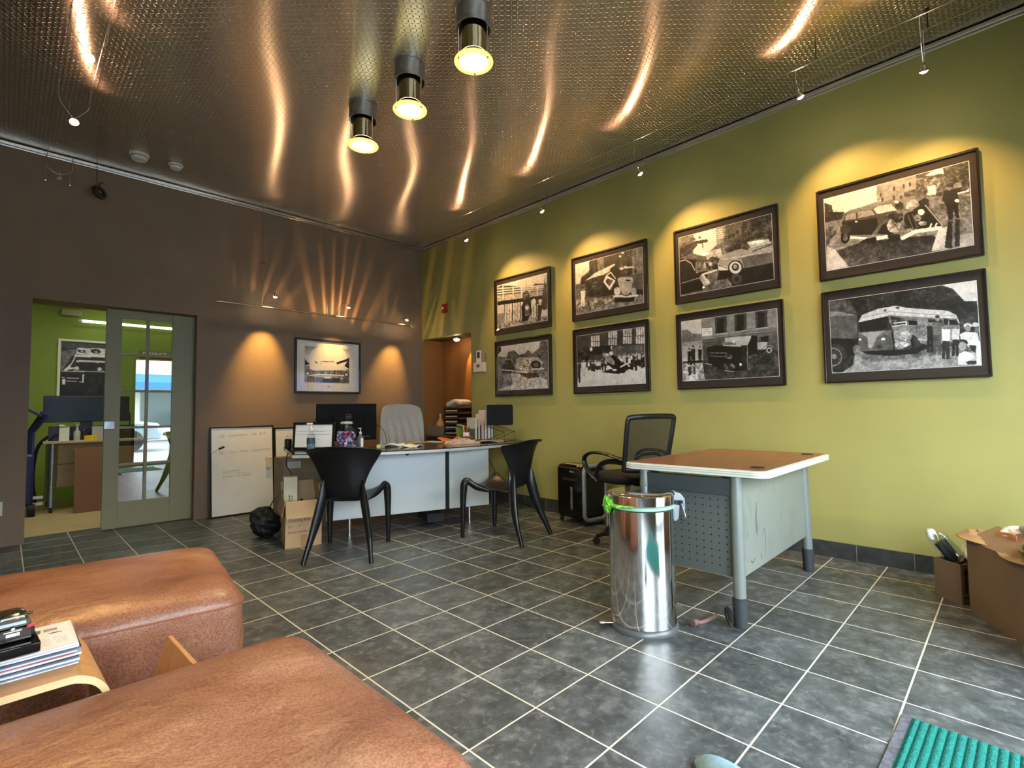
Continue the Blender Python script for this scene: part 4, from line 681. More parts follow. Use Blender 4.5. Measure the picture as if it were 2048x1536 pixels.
print_mesh('photo_print', img, lambda u, v: (-.315 + .595 * u, np.full_like(u, -.0186), .590 - .455 * v), t, photomat)
b = B(); b.box(-.02, .01, -.0188, -.018, .078, .092); b.box(.016, .05, -.0188, -.018, .081, .086); b.build('caption_mark', P('faded_caption', srgb(130, 126, 122), .8), t)
b = B(); b.box(-W / 2 + e, W / 2 - e, -.030, -.028, e, H - e); b.build('glass_pane', picglass, t)

# ================================================================== FURNITURE
# ---- sculptural black plastic chairs
def shell_chair(label, loc, rz):
    t = thing('plastic_chair', label, 'chair', loc, rz, group='black sculptural plastic chairs')
    rows = [(.315, .438, .235, .085, 0), (.26, .440, .228, .080, 0), (.17, .430, .205, .045, 0), (.07, .420, .180, .018, 0), (-.02, .418, .165, .008, .0), (-.10, .432, .155, .004, .012), (-.155, .470, .150, .002, .028), (-.185, .53, .156, 0, .040), (-.205, .61, .180, 0, .055), (-.222, .69, .216, -.004, .080), (-.242, .765, .258, -.010, .108), (-.265, .825, .288, -.022, .130), (-.29, .858, .300, -.034, .135), (-.317, .866, .296, -.040, .125)]
    rows = cr_(rows, 3)
    def fn(u, v):
        k = v * (len(rows) - 1); i = min(int(k), len(rows) - 2); f = k - i; r = [rows[i][q] * (1 - f) + rows[i + 1][q] * f for q in range(5)]
        s = 2 * u - 1; e = abs(s) ** 2.3
        return (s * r[2], r[0] + r[4] * e, r[1] + r[3] * e)
    b = B(); b.grid(fn, 16, len(rows) - 1); sh = b.build('seat_shell', black, t, smooth=True, solid=.011, subsurf=1)
    for sx in (-1, 1):
        pts = [(sx * .148, -.168, .60, .006, .010), (sx * .150, -.168, .55, .016, .028), (sx * .157, -.168, .46, .029, .046), (sx * .186, -.195, .32, .029, .042), (sx * .216, -.238, .18, .023, .030), (sx * .243, -.297, .04, .017, .020), (sx * .250, -.312, .0, .018, .018)]
        q = cr_(pts, 4); b = B(); b.tube([p[:3] for p in q], [(p[3], p[4]) for p in q], 12, flat=(sx, .5, 0)); b.build('leg', black, t, smooth=True)
        pts = [(sx * .120, .10, .408, .010, .016), (sx * .180, .20, .442, .020, .032), (sx * .218, .262, .492, .027, .036), (sx * .240, .290, .480, .033, .037), (sx * .246, .300, .40, .031, .036), (sx * .248, .305, .25, .024, .028), (sx * .250, .309, .04, .017, .019), (sx * .250, .310, .0, .017, .017)]
        q = cr_(pts, 4); b = B(); b.tube([p[:3] for p in q], [(p[3], p[4]) for p in q], 12, flat=(sx, .5, 0)); b.build('leg', black, t, smooth=True)
    return t
c1 = shell_chair('black plastic chair nearest the cardboard box, its back to the camera', (.868, .865, 0), R(-42.8))
c2 = copy_tree(c1, 'black plastic chair at the right end of the reception desk, turned to the left', (2.093, .295, 0), R(12))

# ---- reception desk
DZ = .78; ang = math.atan2(-.317, .948)
t = thing('reception_desk', 'bow-fronted reception desk with dark top, silver edge and grey front panels', 'desk', (.85, 1.28, 0), ang)
front = cr_([(-.262, -.045), (-.10, -.105), (.25, -.155), (.70, -.178), (1.05, -.150), (1.45, -.060), (1.854, .100), (2.15, .36)], 5)
outline = front + [(2.24, .62), (2.24, .80), (1.5, .72), (.9, .78), (.55, 1.0), (.30, 1.08), (.02, 1.14), (-.285, 1.06), (-.272, .55)]
darktop = P('dark_walnut_desk_top', srgb(40, 30, 26), .18, var=.15, vscale=8, coat=.3)
b = B(); b.prism(outline, DZ - .008, DZ); b.build('desk_top', darktop, t, bevel=.001)
b = B(); b.prism([(x, y) for x, y in outline], DZ - .034, DZ - .0082); b.build('edge_band', P('silver_edge_band', srgb(190, 198, 200), .35, .2), t, bevel=.003, label='pale silver rim of the desk top')
gp = P('pale_grey_steel_panel', srgb(192, 197, 197), .42, .25, var=.06, vscale=1.5, bump=.1, bscale=6)
for a, c, yy in ((.02, 1.118, 0), (1.158, 1.58, .0)):
    b = B(); b.box(a, c, .05, .068, .175, DZ - .04); b.build('front_panel', gp, t, bevel=.002)
b = B(); b.box(1.118, 1.158, .058, .075, .175, DZ - .04); b.build('panel_joint', blackmatte, t)
b = B(); b.box(1.562, 1.58, .07, .50, .175, DZ - .04); b.build('end_panel', gp, t, bevel=.002)
b = B(); b.cyl((.74, .046, DZ - .047), (.74, .052, DZ - .047), .022, n=18); b.build('cable_hole', blackmatte, t)
for x, y in ((.235, .155), (1.40, .14), (-.1, 1.05), (2.1, .62)): b = B(); b.cyl((x, y, 0), (x, y, DZ - .034), .020, n=18); b.cyl((x, y, 0), (x, y, .012), .024, n=18); b.build('leg', chrome, t, smooth=True)
b = B(); b.box(.95, 1.12, .10, .42, .05, .13); b.build('foot_block', rubber, t, bevel=.004)

def at_desk(name, label, cat, x, y, rz=0, z=DZ, group=None): return thing(name, label, cat, (x, y, z + .0004), rz, group)
# monitor
t = at_desk('computer_monitor', 'black desktop monitor seen from behind on the reception desk', 'monitor', 1.37, 1.89, R(-11))
b = B(); b.box(-.305, .305, -.018, .018, .055, .433); b.build('housing', P('satin_black_plastic', srgb(8, 8, 8), .5, spec=.12), t, bevel=.008)
b = B(); b.prism(rrect(-.16, .16, .12, .34, .03), -.045, -.018, Matrix(((1, 0, 0, 0), (0, 0, 1, 0), (0, 1, 0, 0), (0, 0, 0, 1)))); b.build('rear_bulge', MATS['satin_black_plastic'], t, bevel=.008)
b = B(); b.box(-.04, .04, -.05, -.02, .01, .2); b.cbox((0, -.01, .007), (.24, .18, .014)); b.build('stand', black, t, bevel=.004)
grl = P('badge_grey', srgb(105, 105, 108), .3, .5)
b = B(); b.tube([(.0 + .026 * math.cos(a * .3142), -.047, .30 + .026 * math.sin(a * .3142)) for a in range(20)], .002, 6, closed=True); b.build('badge_ring', grl, t)
text('DELL', .017, grl, t, Mrot((0, -.0465, .294), R(90)), align='CENTER', label='maker lettering inside the ring')
b = B(); b.tube(cr_([(-.292, 0, .27), (-.315, 0, .275), (-.32, 0, .245), (-.292, 0, .235)], 4), .004, 6); b.build('cable_loop', black, t)
b = B(); b.tube(cr_([(.292, 0, .20), (.34, .0, .195), (.39, -.03, .12), (.40, -.06, .01)], 5), .003, 6); b.cyl((.288, 0, .2), (.31, 0, .2), .007, n=8); b.build('cable', black, t)
b = B(); b.box(.15, .24, -.0188, -.018, .088, .1); b.build('faint_marking', P('dim_grey_print', srgb(52, 52, 54), .4), t)
# framed notice
t = at_desk('framed_notice', 'black framed white notice standing on the left end of the reception desk', 'framed notice', .93, 1.69, R(-45)); t.rotation_euler = (R(-6), 0, R(-48))
b = B(); b.box(-.20, -.178, -.012, .012, 0, .255); b.box(.178, .20, -.012, .012, 0, .255); b.box(-.178, .178, -.012, .012, 0, .022); b.box(-.178, .178, -.012, .012, .233, .255); b.build('frame', black, t, bevel=.002)
b = B(); b.box(-.178, .178, -.004, .004, .022, .233); b.build('notice_sheet', P('notice_paper', srgb(236, 238, 240), .6), t)
b = B()
for z, a, c in ((.210, .04, .09), (.172, -.16, .16), (.140, -.16, .16), (.142, -.05, .12), (.092, .03, .06), (.17, -.02, .1)): b.box(a, c, -.0048, -.0042, z, z + .0022)
b.build('printed_lines', P('grey_print', srgb(140, 142, 146), .8), t)
# hand sanitizer
clearpl = glassy('clear_plastic', (.86, .9, .93, 1), 1.35)
t = at_desk('hand_sanitizer_bottle', 'clear hand sanitizer bottle with white pump in front of the framed notice', 'bottle', .775, 1.385)
b = B(); b.lathe([(0, 0), (.031, 0), (.035, .006), (.035, .13), (.030, .155), (.014, .178), (.013, .19)], n=24); b.build('bottle', clearpl, t, smooth=True)
b = B(); b.lathe([(0, .003), (.030, .003), (.032, .008), (.032, .125), (0, .125)], n=24); b.build('gel', P('clear_blue_gel', srgb(150, 170, 180), .25, var=.35, vscale=25), t, smooth=True)
b = B(); b.lathe([(.0357, .075), (.0357, .125)], n=10); b.v = [v for v in b.v]; b.build('label_band', P('navy_label', srgb(70, 84, 104), .5, var=.5, vscale=40), t, smooth=True)
b = B(); b.lathe([(0, .19), (.015, .19), (.015, .212), (.006, .216), (.005, .245), (0, .245)], n=16); b.cbox((-.012, 0, .25), (.05, .016, .012)); b.cyl((-.034, 0, .248), (-.036, 0, .238), .004, n=8); b.build('pump', white, t, bevel=.002)
# candy jar
t = at_desk('candy_jar', 'glass jar filled with small colourful wrapped candies', 'jar', 1.145, 1.46)
b = B(); b.lathe([(0, 0), (.080, 0), (.088, .008), (.088, .155), (.075, .185), (.050, .205), (.048, .23), (.054, .235)], n=32); b.build('glass', clearpl, t, smooth=True)
b = B(); b.lathe([(0, .236), (.054, .236), (.058, .245), (.050, .258), (.02, .262), (0, .262)], n=28); b.build('lid', P('jar_lid_glass', srgb(190, 188, 182), .12, spec=.8), t, smooth=True)
cc = [P('candy_' + n, srgb(*c), .35) for n, c in (('pink', (225, 150, 180)), ('navy', (40, 50, 120)), ('white', (230, 226, 235)), ('red', (170, 50, 80)), ('sky', (110, 150, 215)), ('violet', (110, 80, 150)))]
b = B(); rc = random.Random(3)
for z in range(10):
    for k in range(26):
        a = rc.random() * 6.283; r = .074 * (rc.random() ** .35); b.cm = rc.randrange(6)
        b.cbox((r * math.cos(a), r * math.sin(a), .012 + z * .016 + rc.random() * .006), (.026, .014, .012), rz=rc.random() * 3, rx=rc.random() * 3)
b.cm = 0; b.build('candies', cc, t, kind='stuff')
t = at_desk('pump_bottle', 'small clear pump bottle right of the candy jar', 'bottle', 1.255, 1.40)
b = B(); b.lathe([(0, 0), (.028, 0), (.03, .005), (.03, .11), (.012, .135), (.012, .14)], n=20); b.build('bottle', P('smoky_bottle', srgb(90, 98, 104), .2), t, smooth=True)
b = B(); b.lathe([(0, .14), (.012, .14), (.012, .158), (.004, .162), (.004, .19), (0, .19)], n=12); b.cbox((-.008, 0, .193), (.03, .01, .008)); b.build('pump', white, t)
b = B(); b.box(-.012, .012, -.0315, -.029, .02, .10); b.build('label_strip', paper, t)
# sticky notes / pen on desk
t = at_desk('sticky_note_dispenser', 'small lime yellow sticky note block near the front edge of the reception desk', 'sticky notes', 1.44, 1.36, R(-25))
b = B(); b.box(-.035, .0, -.03, .03, 0, .028); b.build('yellow_notes', P('lime_notes', srgb(206, 214, 96), .7), t, bevel=.002); b = B(); b.box(.001, .04, -.03, .03, 0, .026); b.build('grey_notes', P('grey_notes', srgb(150, 150, 146), .7), t, bevel=.002)
def sheet(name, label, cat, x, y, rz, w_, d_, mat, wav=.006, thick=.0015, seed=1, z=DZ, lift=0, grp='papers on the reception desk', bumpn=2.2):
    t = thing(name, label, cat, (x, y, z + .0005 + lift), rz, grp); rs = random.Random(seed); ph = rs.random() * 6
    def fn(u, v):
        h = wav * (.5 + .5 * math.sin(ph + u * bumpn * 3 + v * 4)) * (.35 + .65 * max(abs(2 * u - 1), abs(2 * v - 1)) ** 2)
        return ((u - .5) * w_, (v - .5) * d_, h + thick / 2)
    b = B(); b.grid(fn, 12, 12); b.build('sheet', mat, t, smooth=True, solid=thick); return t
sheet('loose_paper', 'white loose paper curling up left of centre on the reception desk', 'paper', 1.60, 1.42, R(-10), .25, .18, paper, .03, seed=2)
sheet('loose_paper', 'white loose paper at the front edge in the middle of the reception desk', 'paper', 1.70, 1.22, R(30), .20, .17, paper, .022, seed=5)
sheet('manila_folder', 'tan manila folder lying flat behind the loose papers', 'folder', 2.08, 1.72, R(8), .30, .22, P('manila', srgb(206, 166, 112), .7), .004, .003, seed=6, grp='folders')
sheet('loose_paper', 'white paper lying to the left of the orange folder', 'paper', 2.35, 1.60, R(-14), .28, .21, paper, .008, seed=9, lift=.001)
sheet('orange_folder', 'bright orange folder lying on papers on the reception desk', 'folder', 2.50, 1.52, R(12), .36, .25, P('orange_card', srgb(236, 120, 40), .6), .045, .003, seed=12, lift=.008, grp='folders')
sheet('newspaper', 'grey printed newspaper under the wire stand at the right of the reception desk', 'newspaper', 2.62, 1.14, R(-8), .36, .22, P('newsprint', srgb(150, 146, 140), .8, var=.5, vscale=50), .018, seed=15)
b = B(); rs = random.Random(5)
def bagf(u, v):
    x = (u - .5) * .36; y = (v - .5) * .22; h = .05 * math.sin(math.pi * u) ** .6 * math.sin(math.pi * v) ** .6; h += .012 * math.sin(u * 31 + 5 * math.sin(v * 9)) * math.sin(v * 23 + u * 7) * (h > .01)
    return (x, y, max(h, 0) + .001)
t = at_desk('plastic_bag', 'crumpled beige plastic bag lying at the front of the reception desk', 'plastic bag', 2.28, 1.15, R(-12)); b = B(); b.grid(bagf, 40, 30); b.build('bag_film', P('beige_plastic_film', srgb(176, 156, 138), .22, var=.15, vscale=18, coat=.5), t, smooth=True)
# pen cup
t = at_desk('pen_cup', 'white cup holding pens and pencils beside the file sorter', 'cup', 2.72, 1.60)
b = B(); b.lathe([(0, 0), (.038, 0), (.041, .09), (.037, .09), (.035, .006), (0, .006)], n=24); b.build('cup', white, t, smooth=True)
for k, (dx, dy, h, c, lab) in enumerate(((-.04, .0, .16, (225, 220, 210), 'white pen leaning left in the pen cup'), (-.015, .01, .145, (200, 60, 40), 'red pencil in the pen cup'), (.0, -.01, .15, (220, 110, 40), 'orange pencil in the pen cup'), (.02, .01, .155, (25, 25, 28), 'black marker upright in the pen cup'), (.035, .0, .14, (40, 40, 46), 'black pen leaning right in the pen cup'))):
    p = thing('pen', lab, 'pen', (2.72 + dx * .4, 1.60 + dy, DZ + .0075)); p['group'] = 'pens in the cup'; b = B(); b.cyl((0, 0, 0), (dx * .8, dy * .5, h), .0042, n=8); b.cyl((dx * .8, dy * .5, h), (dx * .84, dy * .5, h + .006), .0042, .001, n=8); b.build('barrel', P('pen_%d' % k, srgb(*c), .4), p, smooth=True)
t = at_desk('stapler', 'small black stapler in front of the pen cup', 'stapler', 2.58, 1.48, R(15)); b = B(); b.cbox((0, 0, .008), (.13, .035, .012)); b.build('base', black, t, bevel=.003)
b = B(); b.cbox((0, 0, .034), (.13, .03, .022), ry=R(-8)); b.build('arm', black, t, bevel=.006); b = B(); b.cbox((-.05, 0, .026), (.02, .028, .025)); b.build('hinge', black, t)
# file sorter with standing papers and a black case
t = at_desk('file_sorter', 'step file sorter rack behind the black binder', 'file sorter', 2.93, 1.62, R(-8))
b = B()
for k in range(6): b.box(-.12 + .045 * k, -.116 + .045 * k, -.10, .10, .0, .13 + .02 * k)
b.box(-.12, .15, -.10, .10, 0, .004); b.build('rack', P('grey_wire', srgb(110, 112, 110), .4, .5), t)
for k, (c, h, w_, lab) in enumerate((((205, 205, 190), .255, .20, 'grey-green papers at the left end of the file sorter'), ((196, 186, 160), .235, .19, 'beige folder in the file sorter'), ((232, 190, 200), .235, .21, 'pink papers in the file sorter'), ((226, 216, 200), .30, .22, 'tall cream folder in the file sorter'), ((236, 234, 230), .345, .22, 'tall white papers in the file sorter'), ((205, 206, 220), .28, .20, 'pale lilac papers in the file sorter'))):
    p = thing('standing_papers', lab, 'papers', (2.93 + (-.0955 + .045 * k) * math.cos(R(-8)), 1.62 + (-.0955 + .045 * k) * math.sin(R(-8)), DZ + .0055), R(-8 + (k % 3 - 1) * 1.5)); p['group'] = 'papers in the file sorter'
    b = B(); b.box(-.011, .009, -w_ / 2, w_ / 2, 0, h); b.build('paper_bundle', P('sorter_paper_%d' % k, srgb(*c), .8, var=.1, vscale=40), p, bevel=.001)
t = at_desk('wire_stand', 'black wire stand holding the black binder at the end of the reception desk', 'wire stand', 2.88, 1.16, R(20))
b = B()
for x in (-.15, .13): b.tube([(x, -.10, 0), (x, -.10, .10), (x, .14, .01)], .003, 6); b.tube([(x, -.10, .10), (x, .12, .17)], .003, 6)
for k in range(7): b.tube([(-.15, -.09 + .034 * k, .101 + .0108 * k), (.13, -.09 + .034 * k, .101 + .0108 * k)], .0024, 6)
b.tube([(-.15, -.10, .0), (.13, -.10, .0)], .003, 6); b.build('wire_frame', black, t)
t = thing('black_binder', 'black zip binder standing upright on the wire stand', 'binder', (2.88, 1.20, DZ + .175), R(-38))
b = B(); b.prism(rrect(-.155, .155, 0, .235, .02), -.016, .016, Matrix(((1, 0, 0, 0), (0, 0, -1, 0), (0, 1, 0, 0), (0, 0, 0, 1)))); b.build('cover', P('black_vinyl', srgb(20, 20, 21), .7, bump=.2, bscale=300, spec=.2), t, bevel=.004)
b = B(); b.box(-.156, -.146, -.0165, .0165, .01, .225); b.build('spine_strip', P('grey_zip', srgb(70, 72, 72), .4), t)

# chair with grey fabric behind the desk
t = thing('desk_chair', 'desk chair behind the reception desk, its back covered by a light grey fleece', 'chair', (2.52, 2.32, 0), R(186))
fleece = P('grey_fleece', srgb(196, 190, 182), .95, var=.10, vscale=60, bump=.6, bscale=120, sheen=.3)
def bk(u, v):
    a = (u - .5) * 2; z = .50 + .72 * v; hw = .36 - .025 * max(0, v - .80) / .2 - .03 * v; hw *= 1 if v < .95 else 1 - (v - .95) * 1.0; z -= .045 * abs(a) ** 4 * v
    f = .026 * math.sin(a * 17 + 2 * math.sin(v * 5)) * max(0, .85 - v); return (a * hw, -.24 - .05 * v - .07 * (1 - a * a) * .5 + f, z)
b = B(); b.grid(bk, 48, 26); b.build('fleece_cover', fleece, t, smooth=True, solid=.03, label='light grey fleece throw over the backrest')
b = B(); b.prism(rrect(-.25, .25, -.24, .25, .08), .44, .52); b.build('seat', black, t, bevel=.02)
b = B(); b.cyl((0, 0, .12), (0, 0, .44), .03); b.build('gas_stem', black, t)
b = B()
for k in range(5): a = R(72 * k); b.tube([(0, 0, .13), (.28 * math.cos(a), .28 * math.sin(a), .07)], [(.03, .02), (.02, .015)], 8)
b.build('star_base', black, t)
for k in range(5): a = R(72 * k); b = B(); b.cyl((.28 * math.cos(a), .28 * math.sin(a) - .012, .03), (.28 * math.cos(a), .28 * math.sin(a) + .012, .03), .03, n=14); b.build('caster', rubber, t)

# alcove cabinet and what stands on it
t = thing('alcove_cabinet', 'low cabinet filling the alcove behind the desk', 'cabinet', (3.42, 2.67, 0))
b = B(); b.box(-.13, .195, -.52, .52, 0, .755); b.build('body', P('dark_cabinet', srgb(60, 48, 40), .5), t, bevel=.003); b = B(); b.box(-.15, .197, -.525, .525, .755, .78); b.build('cabinet_top', P('cabinet_top', srgb(120, 100, 80), .45), t, bevel=.003)
t = thing('cardboard_tray', 'grey-brown cardboard box beside the paper tray tower in the alcove', 'box', (3.43, 3.02, .781))
gc = P('grey_cardboard', srgb(140, 122, 100), .85)
b = B(); b.box(-.13, .13, -.17, -.165, 0, .13); b.box(-.13, .13, .165, .17, 0, .13); b.box(-.13, -.125, -.165, .165, 0, .13); b.box(.125, .13, -.165, .165, 0, .13); b.box(-.125, .125, -.165, .165, 0, .004); b.build('carton_body', gc, t)
t = thing('mug', 'small white patterned mug inside the grey-brown cardboard box', 'mug', (3.44, 3.12, .786)); b = B(); b.lathe([(0, 0), (.034, 0), (.036, .17), (.033, .17), (.03, .01)], n=20); b.build('cup', P('patterned_mug', srgb(215, 210, 200), .3, c2=srgb(50, 45, 45), vscale=28), t, smooth=True)
t = thing('soap_bottle', 'pale orange squeeze bottle in the grey-brown cardboard box', 'bottle', (3.40, 3.00, .786)); b = B(); b.lathe([(0, 0), (.055, 0), (.055, .17), (.030, .21), (.020, .225), (.020, .27), (0, .27)], n=20); b.build('bottle', P('pale_orange_plastic', srgb(226, 160, 88), .4), t, smooth=True)
b = B(); b.cyl((0, 0, .27), (0, 0, .30), .022, n=14); b.build('cap', P('pinkish_cap', srgb(205, 160, 150), .4), t, smooth=True)
t = thing('paper_tray_tower', 'black stacked paper tray tower in the alcove', 'paper tray', (3.43, 2.63, .781))
for k in range(5):
    b = B(); z = .02 + .078 * k; b.box(-.13, .13, -.15, .15, z, z + .006); b.box(-.13, .13, -.15, -.145, z, z + .05); b.box(-.13, .13, .145, .15, z, z + .05); b.build('tray', black, t)
    b = B(); b.box(-.12, .12, -.13, .13, z + .0065, z + .012 + .004 * (k % 3) + .008); b.build('paper_stack', P('tray_paper', srgb(205, 196, 184), .8, var=.3, vscale=60), t)
b = B()
for x in (-.12, .12):
    for y in (-.147, .147): b.cyl((x, y, 0), (x, y, .40), .006, n=8)
b.build('post', black, t)
t = thing('paper_pile', 'curled pile of cream papers on top of the paper tray tower', 'papers', (3.43, 2.60, 1.187))
b = B(); b.grid(lambda u, v: ((u - .5) * .22, (v - .5) * .30, .075 - .11 * abs(v - .42) ** 1.4 + .003 * math.sin(v * 30)), 8, 22); b.build('curled_sheets', P('cream_paper', srgb(226, 214, 192), .8), t, smooth=True, solid=.05)
t = thing('green_cloth', 'olive green pouch beside the pens below the tray tower', 'pouch', (3.08, 1.98, DZ + .0005)) if False else None
t = at_desk('green_pouch', 'olive green folded pouch behind the pen cup', 'pouch', 2.86, 1.86, R(10)); b = B(); b.cbox((0, 0, .075), (.16, .05, .15), rx=R(-12)); b.build('pouch_body', P('olive_cloth', srgb(120, 134, 50), .8), t, bevel=.015, seg=3); b = B(); b.cbox((0, -.02, .155), (.17, .06, .02), ry=R(12)); b.build('flap', P('lime_cloth', srgb(158, 178, 72), .8), t, bevel=.006)

# ---- whiteboards leaning on the brown wall
wbf = P('white_board_surface', srgb(224, 227, 225), .22, var=.02)
def wboard(label, x0, x1, h):
    t = thing('whiteboard', label, 'whiteboard', ((x0 + x1) / 2, 3.17, 0.002)); W = x1 - x0; t.rotation_euler = (R(-4.5), 0, 0); t['group'] = 'whiteboards leaning on the brown wall'
    b = B(); e = .018; b.box(-W / 2, -W / 2 + e, -.012, .006, 0, h); b.box(W / 2 - e, W / 2, -.012, .006, 0, h); b.box(-W / 2 + e, W / 2 - e, -.012, .006, 0, e); b.box(-W / 2 + e, W / 2 - e, -.012, .006, h - e, h); b.build('frame', black, t, bevel=.002)
    b = B(); b.box(-W / 2 + e, W / 2 - e, -.006, .003, e, h - e); b.build('writing_surface', wbf, t); return t
w1 = wboard('full whiteboard with faint handwriting leaning on the brown wall beside the door', .458, 1.128, .985)
hw = P('faint_marker_ink', srgb(168, 169, 165), .6)
for s, x, z, q in (('adj - Estimates - Ins  # 8', -.25, .865, .05), ('Mo - Thu - Wed - Supplement', -.25, .68, .044), ('Customer', -.21, .475, .042), ('8:30am - No charge', -.21, .42, .036)): text(s, q, hw, w1, Mrot((x, -.0066, z), R(90), R(-2)), ext=.0002, shear=.35, name='handwriting')
b = B(); b.box(-.21, .06, -.0068, -.0062, .464, .467); b.build('underline', hw, w1)
w2 = wboard('second whiteboard half hidden behind the reception desk', 1.132, 1.80, .955); text('Adj', .045, hw, w2, Mrot((-.20, -.0066, .83), R(90)), ext=.0002, shear=.3, name='handwriting')
t = thing('whiteboard_eraser', 'rounded cream eraser stuck near the right edge of the full whiteboard', 'eraser', (1.065, 3.193, .49)); b = B(); b.prism(rrect(-.03, .03, 0, .135, .022), -.016, .016, Matrix(((1, 0, 0, 0), (0, 0, -1, 0), (0, 1, 0, 0), (0, 0, 0, 1)))); b.build('eraser_body', cream, t, bevel=.006)
b = B(); b.prism(rrect(-.031, .031, -.002, .137, .022), -.02, -.016, Matrix(((1, 0, 0, 0), (0, 0, -1, 0), (0, 1, 0, 0), (0, 0, 0, 1)))); b.build('felt', blackmatte, t)
t = thing('dry_erase_marker', 'white marker with black cap sticking on the left edge of the full whiteboard', 'marker', (.475, 3.185, .715)); b = B(); b.cyl((-.01, 0, -.004), (.06, -.004, .027), .0075, n=12); b.build('barrel', white, t, smooth=True); b = B(); b.cyl((.06, -.004, .027), (.115, -.008, .05), .011, n=12); b.build('cap', black, t, smooth=True)

# ---- under and beside the desk
kraft = P('kraft_cardboard', srgb(196, 164, 124), .85, var=.06, vscale=5)
kink = P('brown_box_print', srgb(120, 84, 62), .8)
t = thing('cardboard_box', 'open cardboard box with printed words on the floor by the reception desk', 'box', (.552, 1.356, 0), math.atan2(-.075, .277))
Wb, Db, Hb = .287, .34, .385
b = B(); b.box(0, Wb, 0, .005, 0, Hb); b.box(0, Wb, Db - .005, Db, 0, Hb); b.box(0, .005, .005, Db - .005, 0, Hb); b.box(Wb - .005, Wb, .005, Db - .005, 0, Hb); b.box(.005, Wb - .005, .005, Db - .005, 0, .005); b.build('carton_body', kraft, t)
b = B(); b.quad((0, -.004, Hb), (Wb, -.004, Hb), (Wb - .004, -.030, Hb - .14), (.004, -.030, Hb - .14)); b.build('flap', kraft, t, solid=.005)
b = B(); b.quad((-.002, .005, Hb), (-.002, Db, Hb), (-.03, Db, Hb - .12), (-.025, .02, Hb - .13)); b.build('flap', kraft, t, solid=.005)
b = B(); b.quad((0, Db, Hb), (Wb, Db, Hb), (Wb, Db + .07, Hb + .12), (0, Db + .07, Hb + .12)); b.build('flap', kraft, t, solid=.005)
b = B(); b.quad((Wb, .005, Hb), (Wb, Db, Hb), (Wb - .02, Db, Hb + .13), (Wb - .02, .02, Hb + .13)); b.build('flap', kraft, t, solid=.005)
for s, z, q in (('Cleaning Kits', .215, .033), ('QTY      7', .165, .022), ('ROAD WARRIORS', .118, .025)): text(s, q, kink, t, Mrot((.02, -.0012, z), R(90)), ext=.0002, name='printed_words', bold=.0003)
b = B(); b.box(.12, .17, -.0008, .0002, .0, .10); b.build('tape_mark', P('brown_tape', srgb(170, 132, 96), .5), t)
t = thing('slim_carton', 'narrow cream carton standing upright in the open cardboard box', 'box', (.592, 1.50, .0062), R(-15)); cw = P('cream_carton', srgb(226, 214, 178), .7)
b = B(); b.box(0, .108, 0, .085, 0, .565); b.build('carton_body', cw, t, bevel=.001); text('Fenwick', .036, ink, t, Mrot((.063, -.0008, .43), R(90), R(90)), ext=.0002, name='printed_words', bold=.0008) if False else None
b = B(); rs = random.Random(2)
for k in range(9): b.box(.040, .040 + .010 + .004 * rs.random(), -.0008, .0002, .26 + .017 * k, .26 + .017 * k + .012)
for k in range(6): b.box(.062, .069, -.0008, .0002, .29 + .02 * k, .29 + .02 * k + .013)
b.build('vertical_print', P('grey_brown_print', srgb(80, 74, 66), .8), t)
t = thing('black_bag', 'crumpled black bag inside the open cardboard box', 'bag', (.745, 1.50, .0062)); b = B(); b.grid(lambda u, v: (.065 * math.cos(6.283 * u) * (1.02 - v ** 4) * (1 + .08 * math.sin(15 * u)), .10 * math.sin(6.283 * u) * (1.02 - v ** 4) * (1 + .06 * math.sin(21 * u)), .0 + .36 * v + .012 * math.sin(18 * u + 9 * v)), 36, 14); b.build('bag_body', P('black_nylon', srgb(16, 16, 18), .45, bump=.5, bscale=30), t, smooth=True)
t = thing('tan_carton', 'plain tan carton standing under the left end of the reception desk', 'box', (1.06, 2.42, 0), R(-6)); b = B(); b.box(-.16, .22, -.15, .2, 0, .66); b.build('carton_body', P('pale_kraft_cardboard', srgb(172, 148, 120), .85, var=.06), t, bevel=.002); b = B(); b.box(-.12, .01, -.1515, -.15, .56, .63); b.build('shipping_label', paper, t)
b = B(); [b.box(-.14, .20, -.1508, -.15, z, z + .003) for z in (.20, .37, .50)]; b.build('score_lines', P('score_line', srgb(140, 112, 84), .8), t)
t = thing('backpack', 'black backpack slumped behind the open cardboard box', 'backpack', (.60, 1.93, 0)); ny = P('backpack_nylon', srgb(20, 20, 22), .6, bump=.5, bscale=60)
def bpk(u, v):
    th = 6.283 * u; ph = math.pi * v; q = 1 + .10 * math.sin(3 * th + 2 * ph) + .07 * math.sin(7 * th + 5 * ph) + .05 * math.sin(11 * ph + 2 * th)
    return (.12 * q * math.cos(th) * math.sin(ph) ** .7 - .05 * v * v, .15 * q * math.sin(th) * math.sin(ph) ** .7, .245 * (.5 - .5 * math.cos(ph)) * (1 + .12 * math.sin(2 * th + 1)))
b = B(); b.grid(bpk, 34, 22); b.build('bag_body', ny, t, smooth=True)
b = B(); b.tube(cr_([(-.06, -.08, .19), (-.09, -.12, .12), (-.07, -.15, .05), (-.02, -.16, .015)], 5), [(.014, .003)] * 16, 8); b.build('strap', ny, t, smooth=True); b = B(); b.tube(cr_([(-.05, -.02, .23), (-.02, -.03, .27), (.03, -.02, .26), (.04, 0, .22)], 5), [(.008, .004)] * 16, 8); b.build('grab_handle', ny, t, smooth=True)
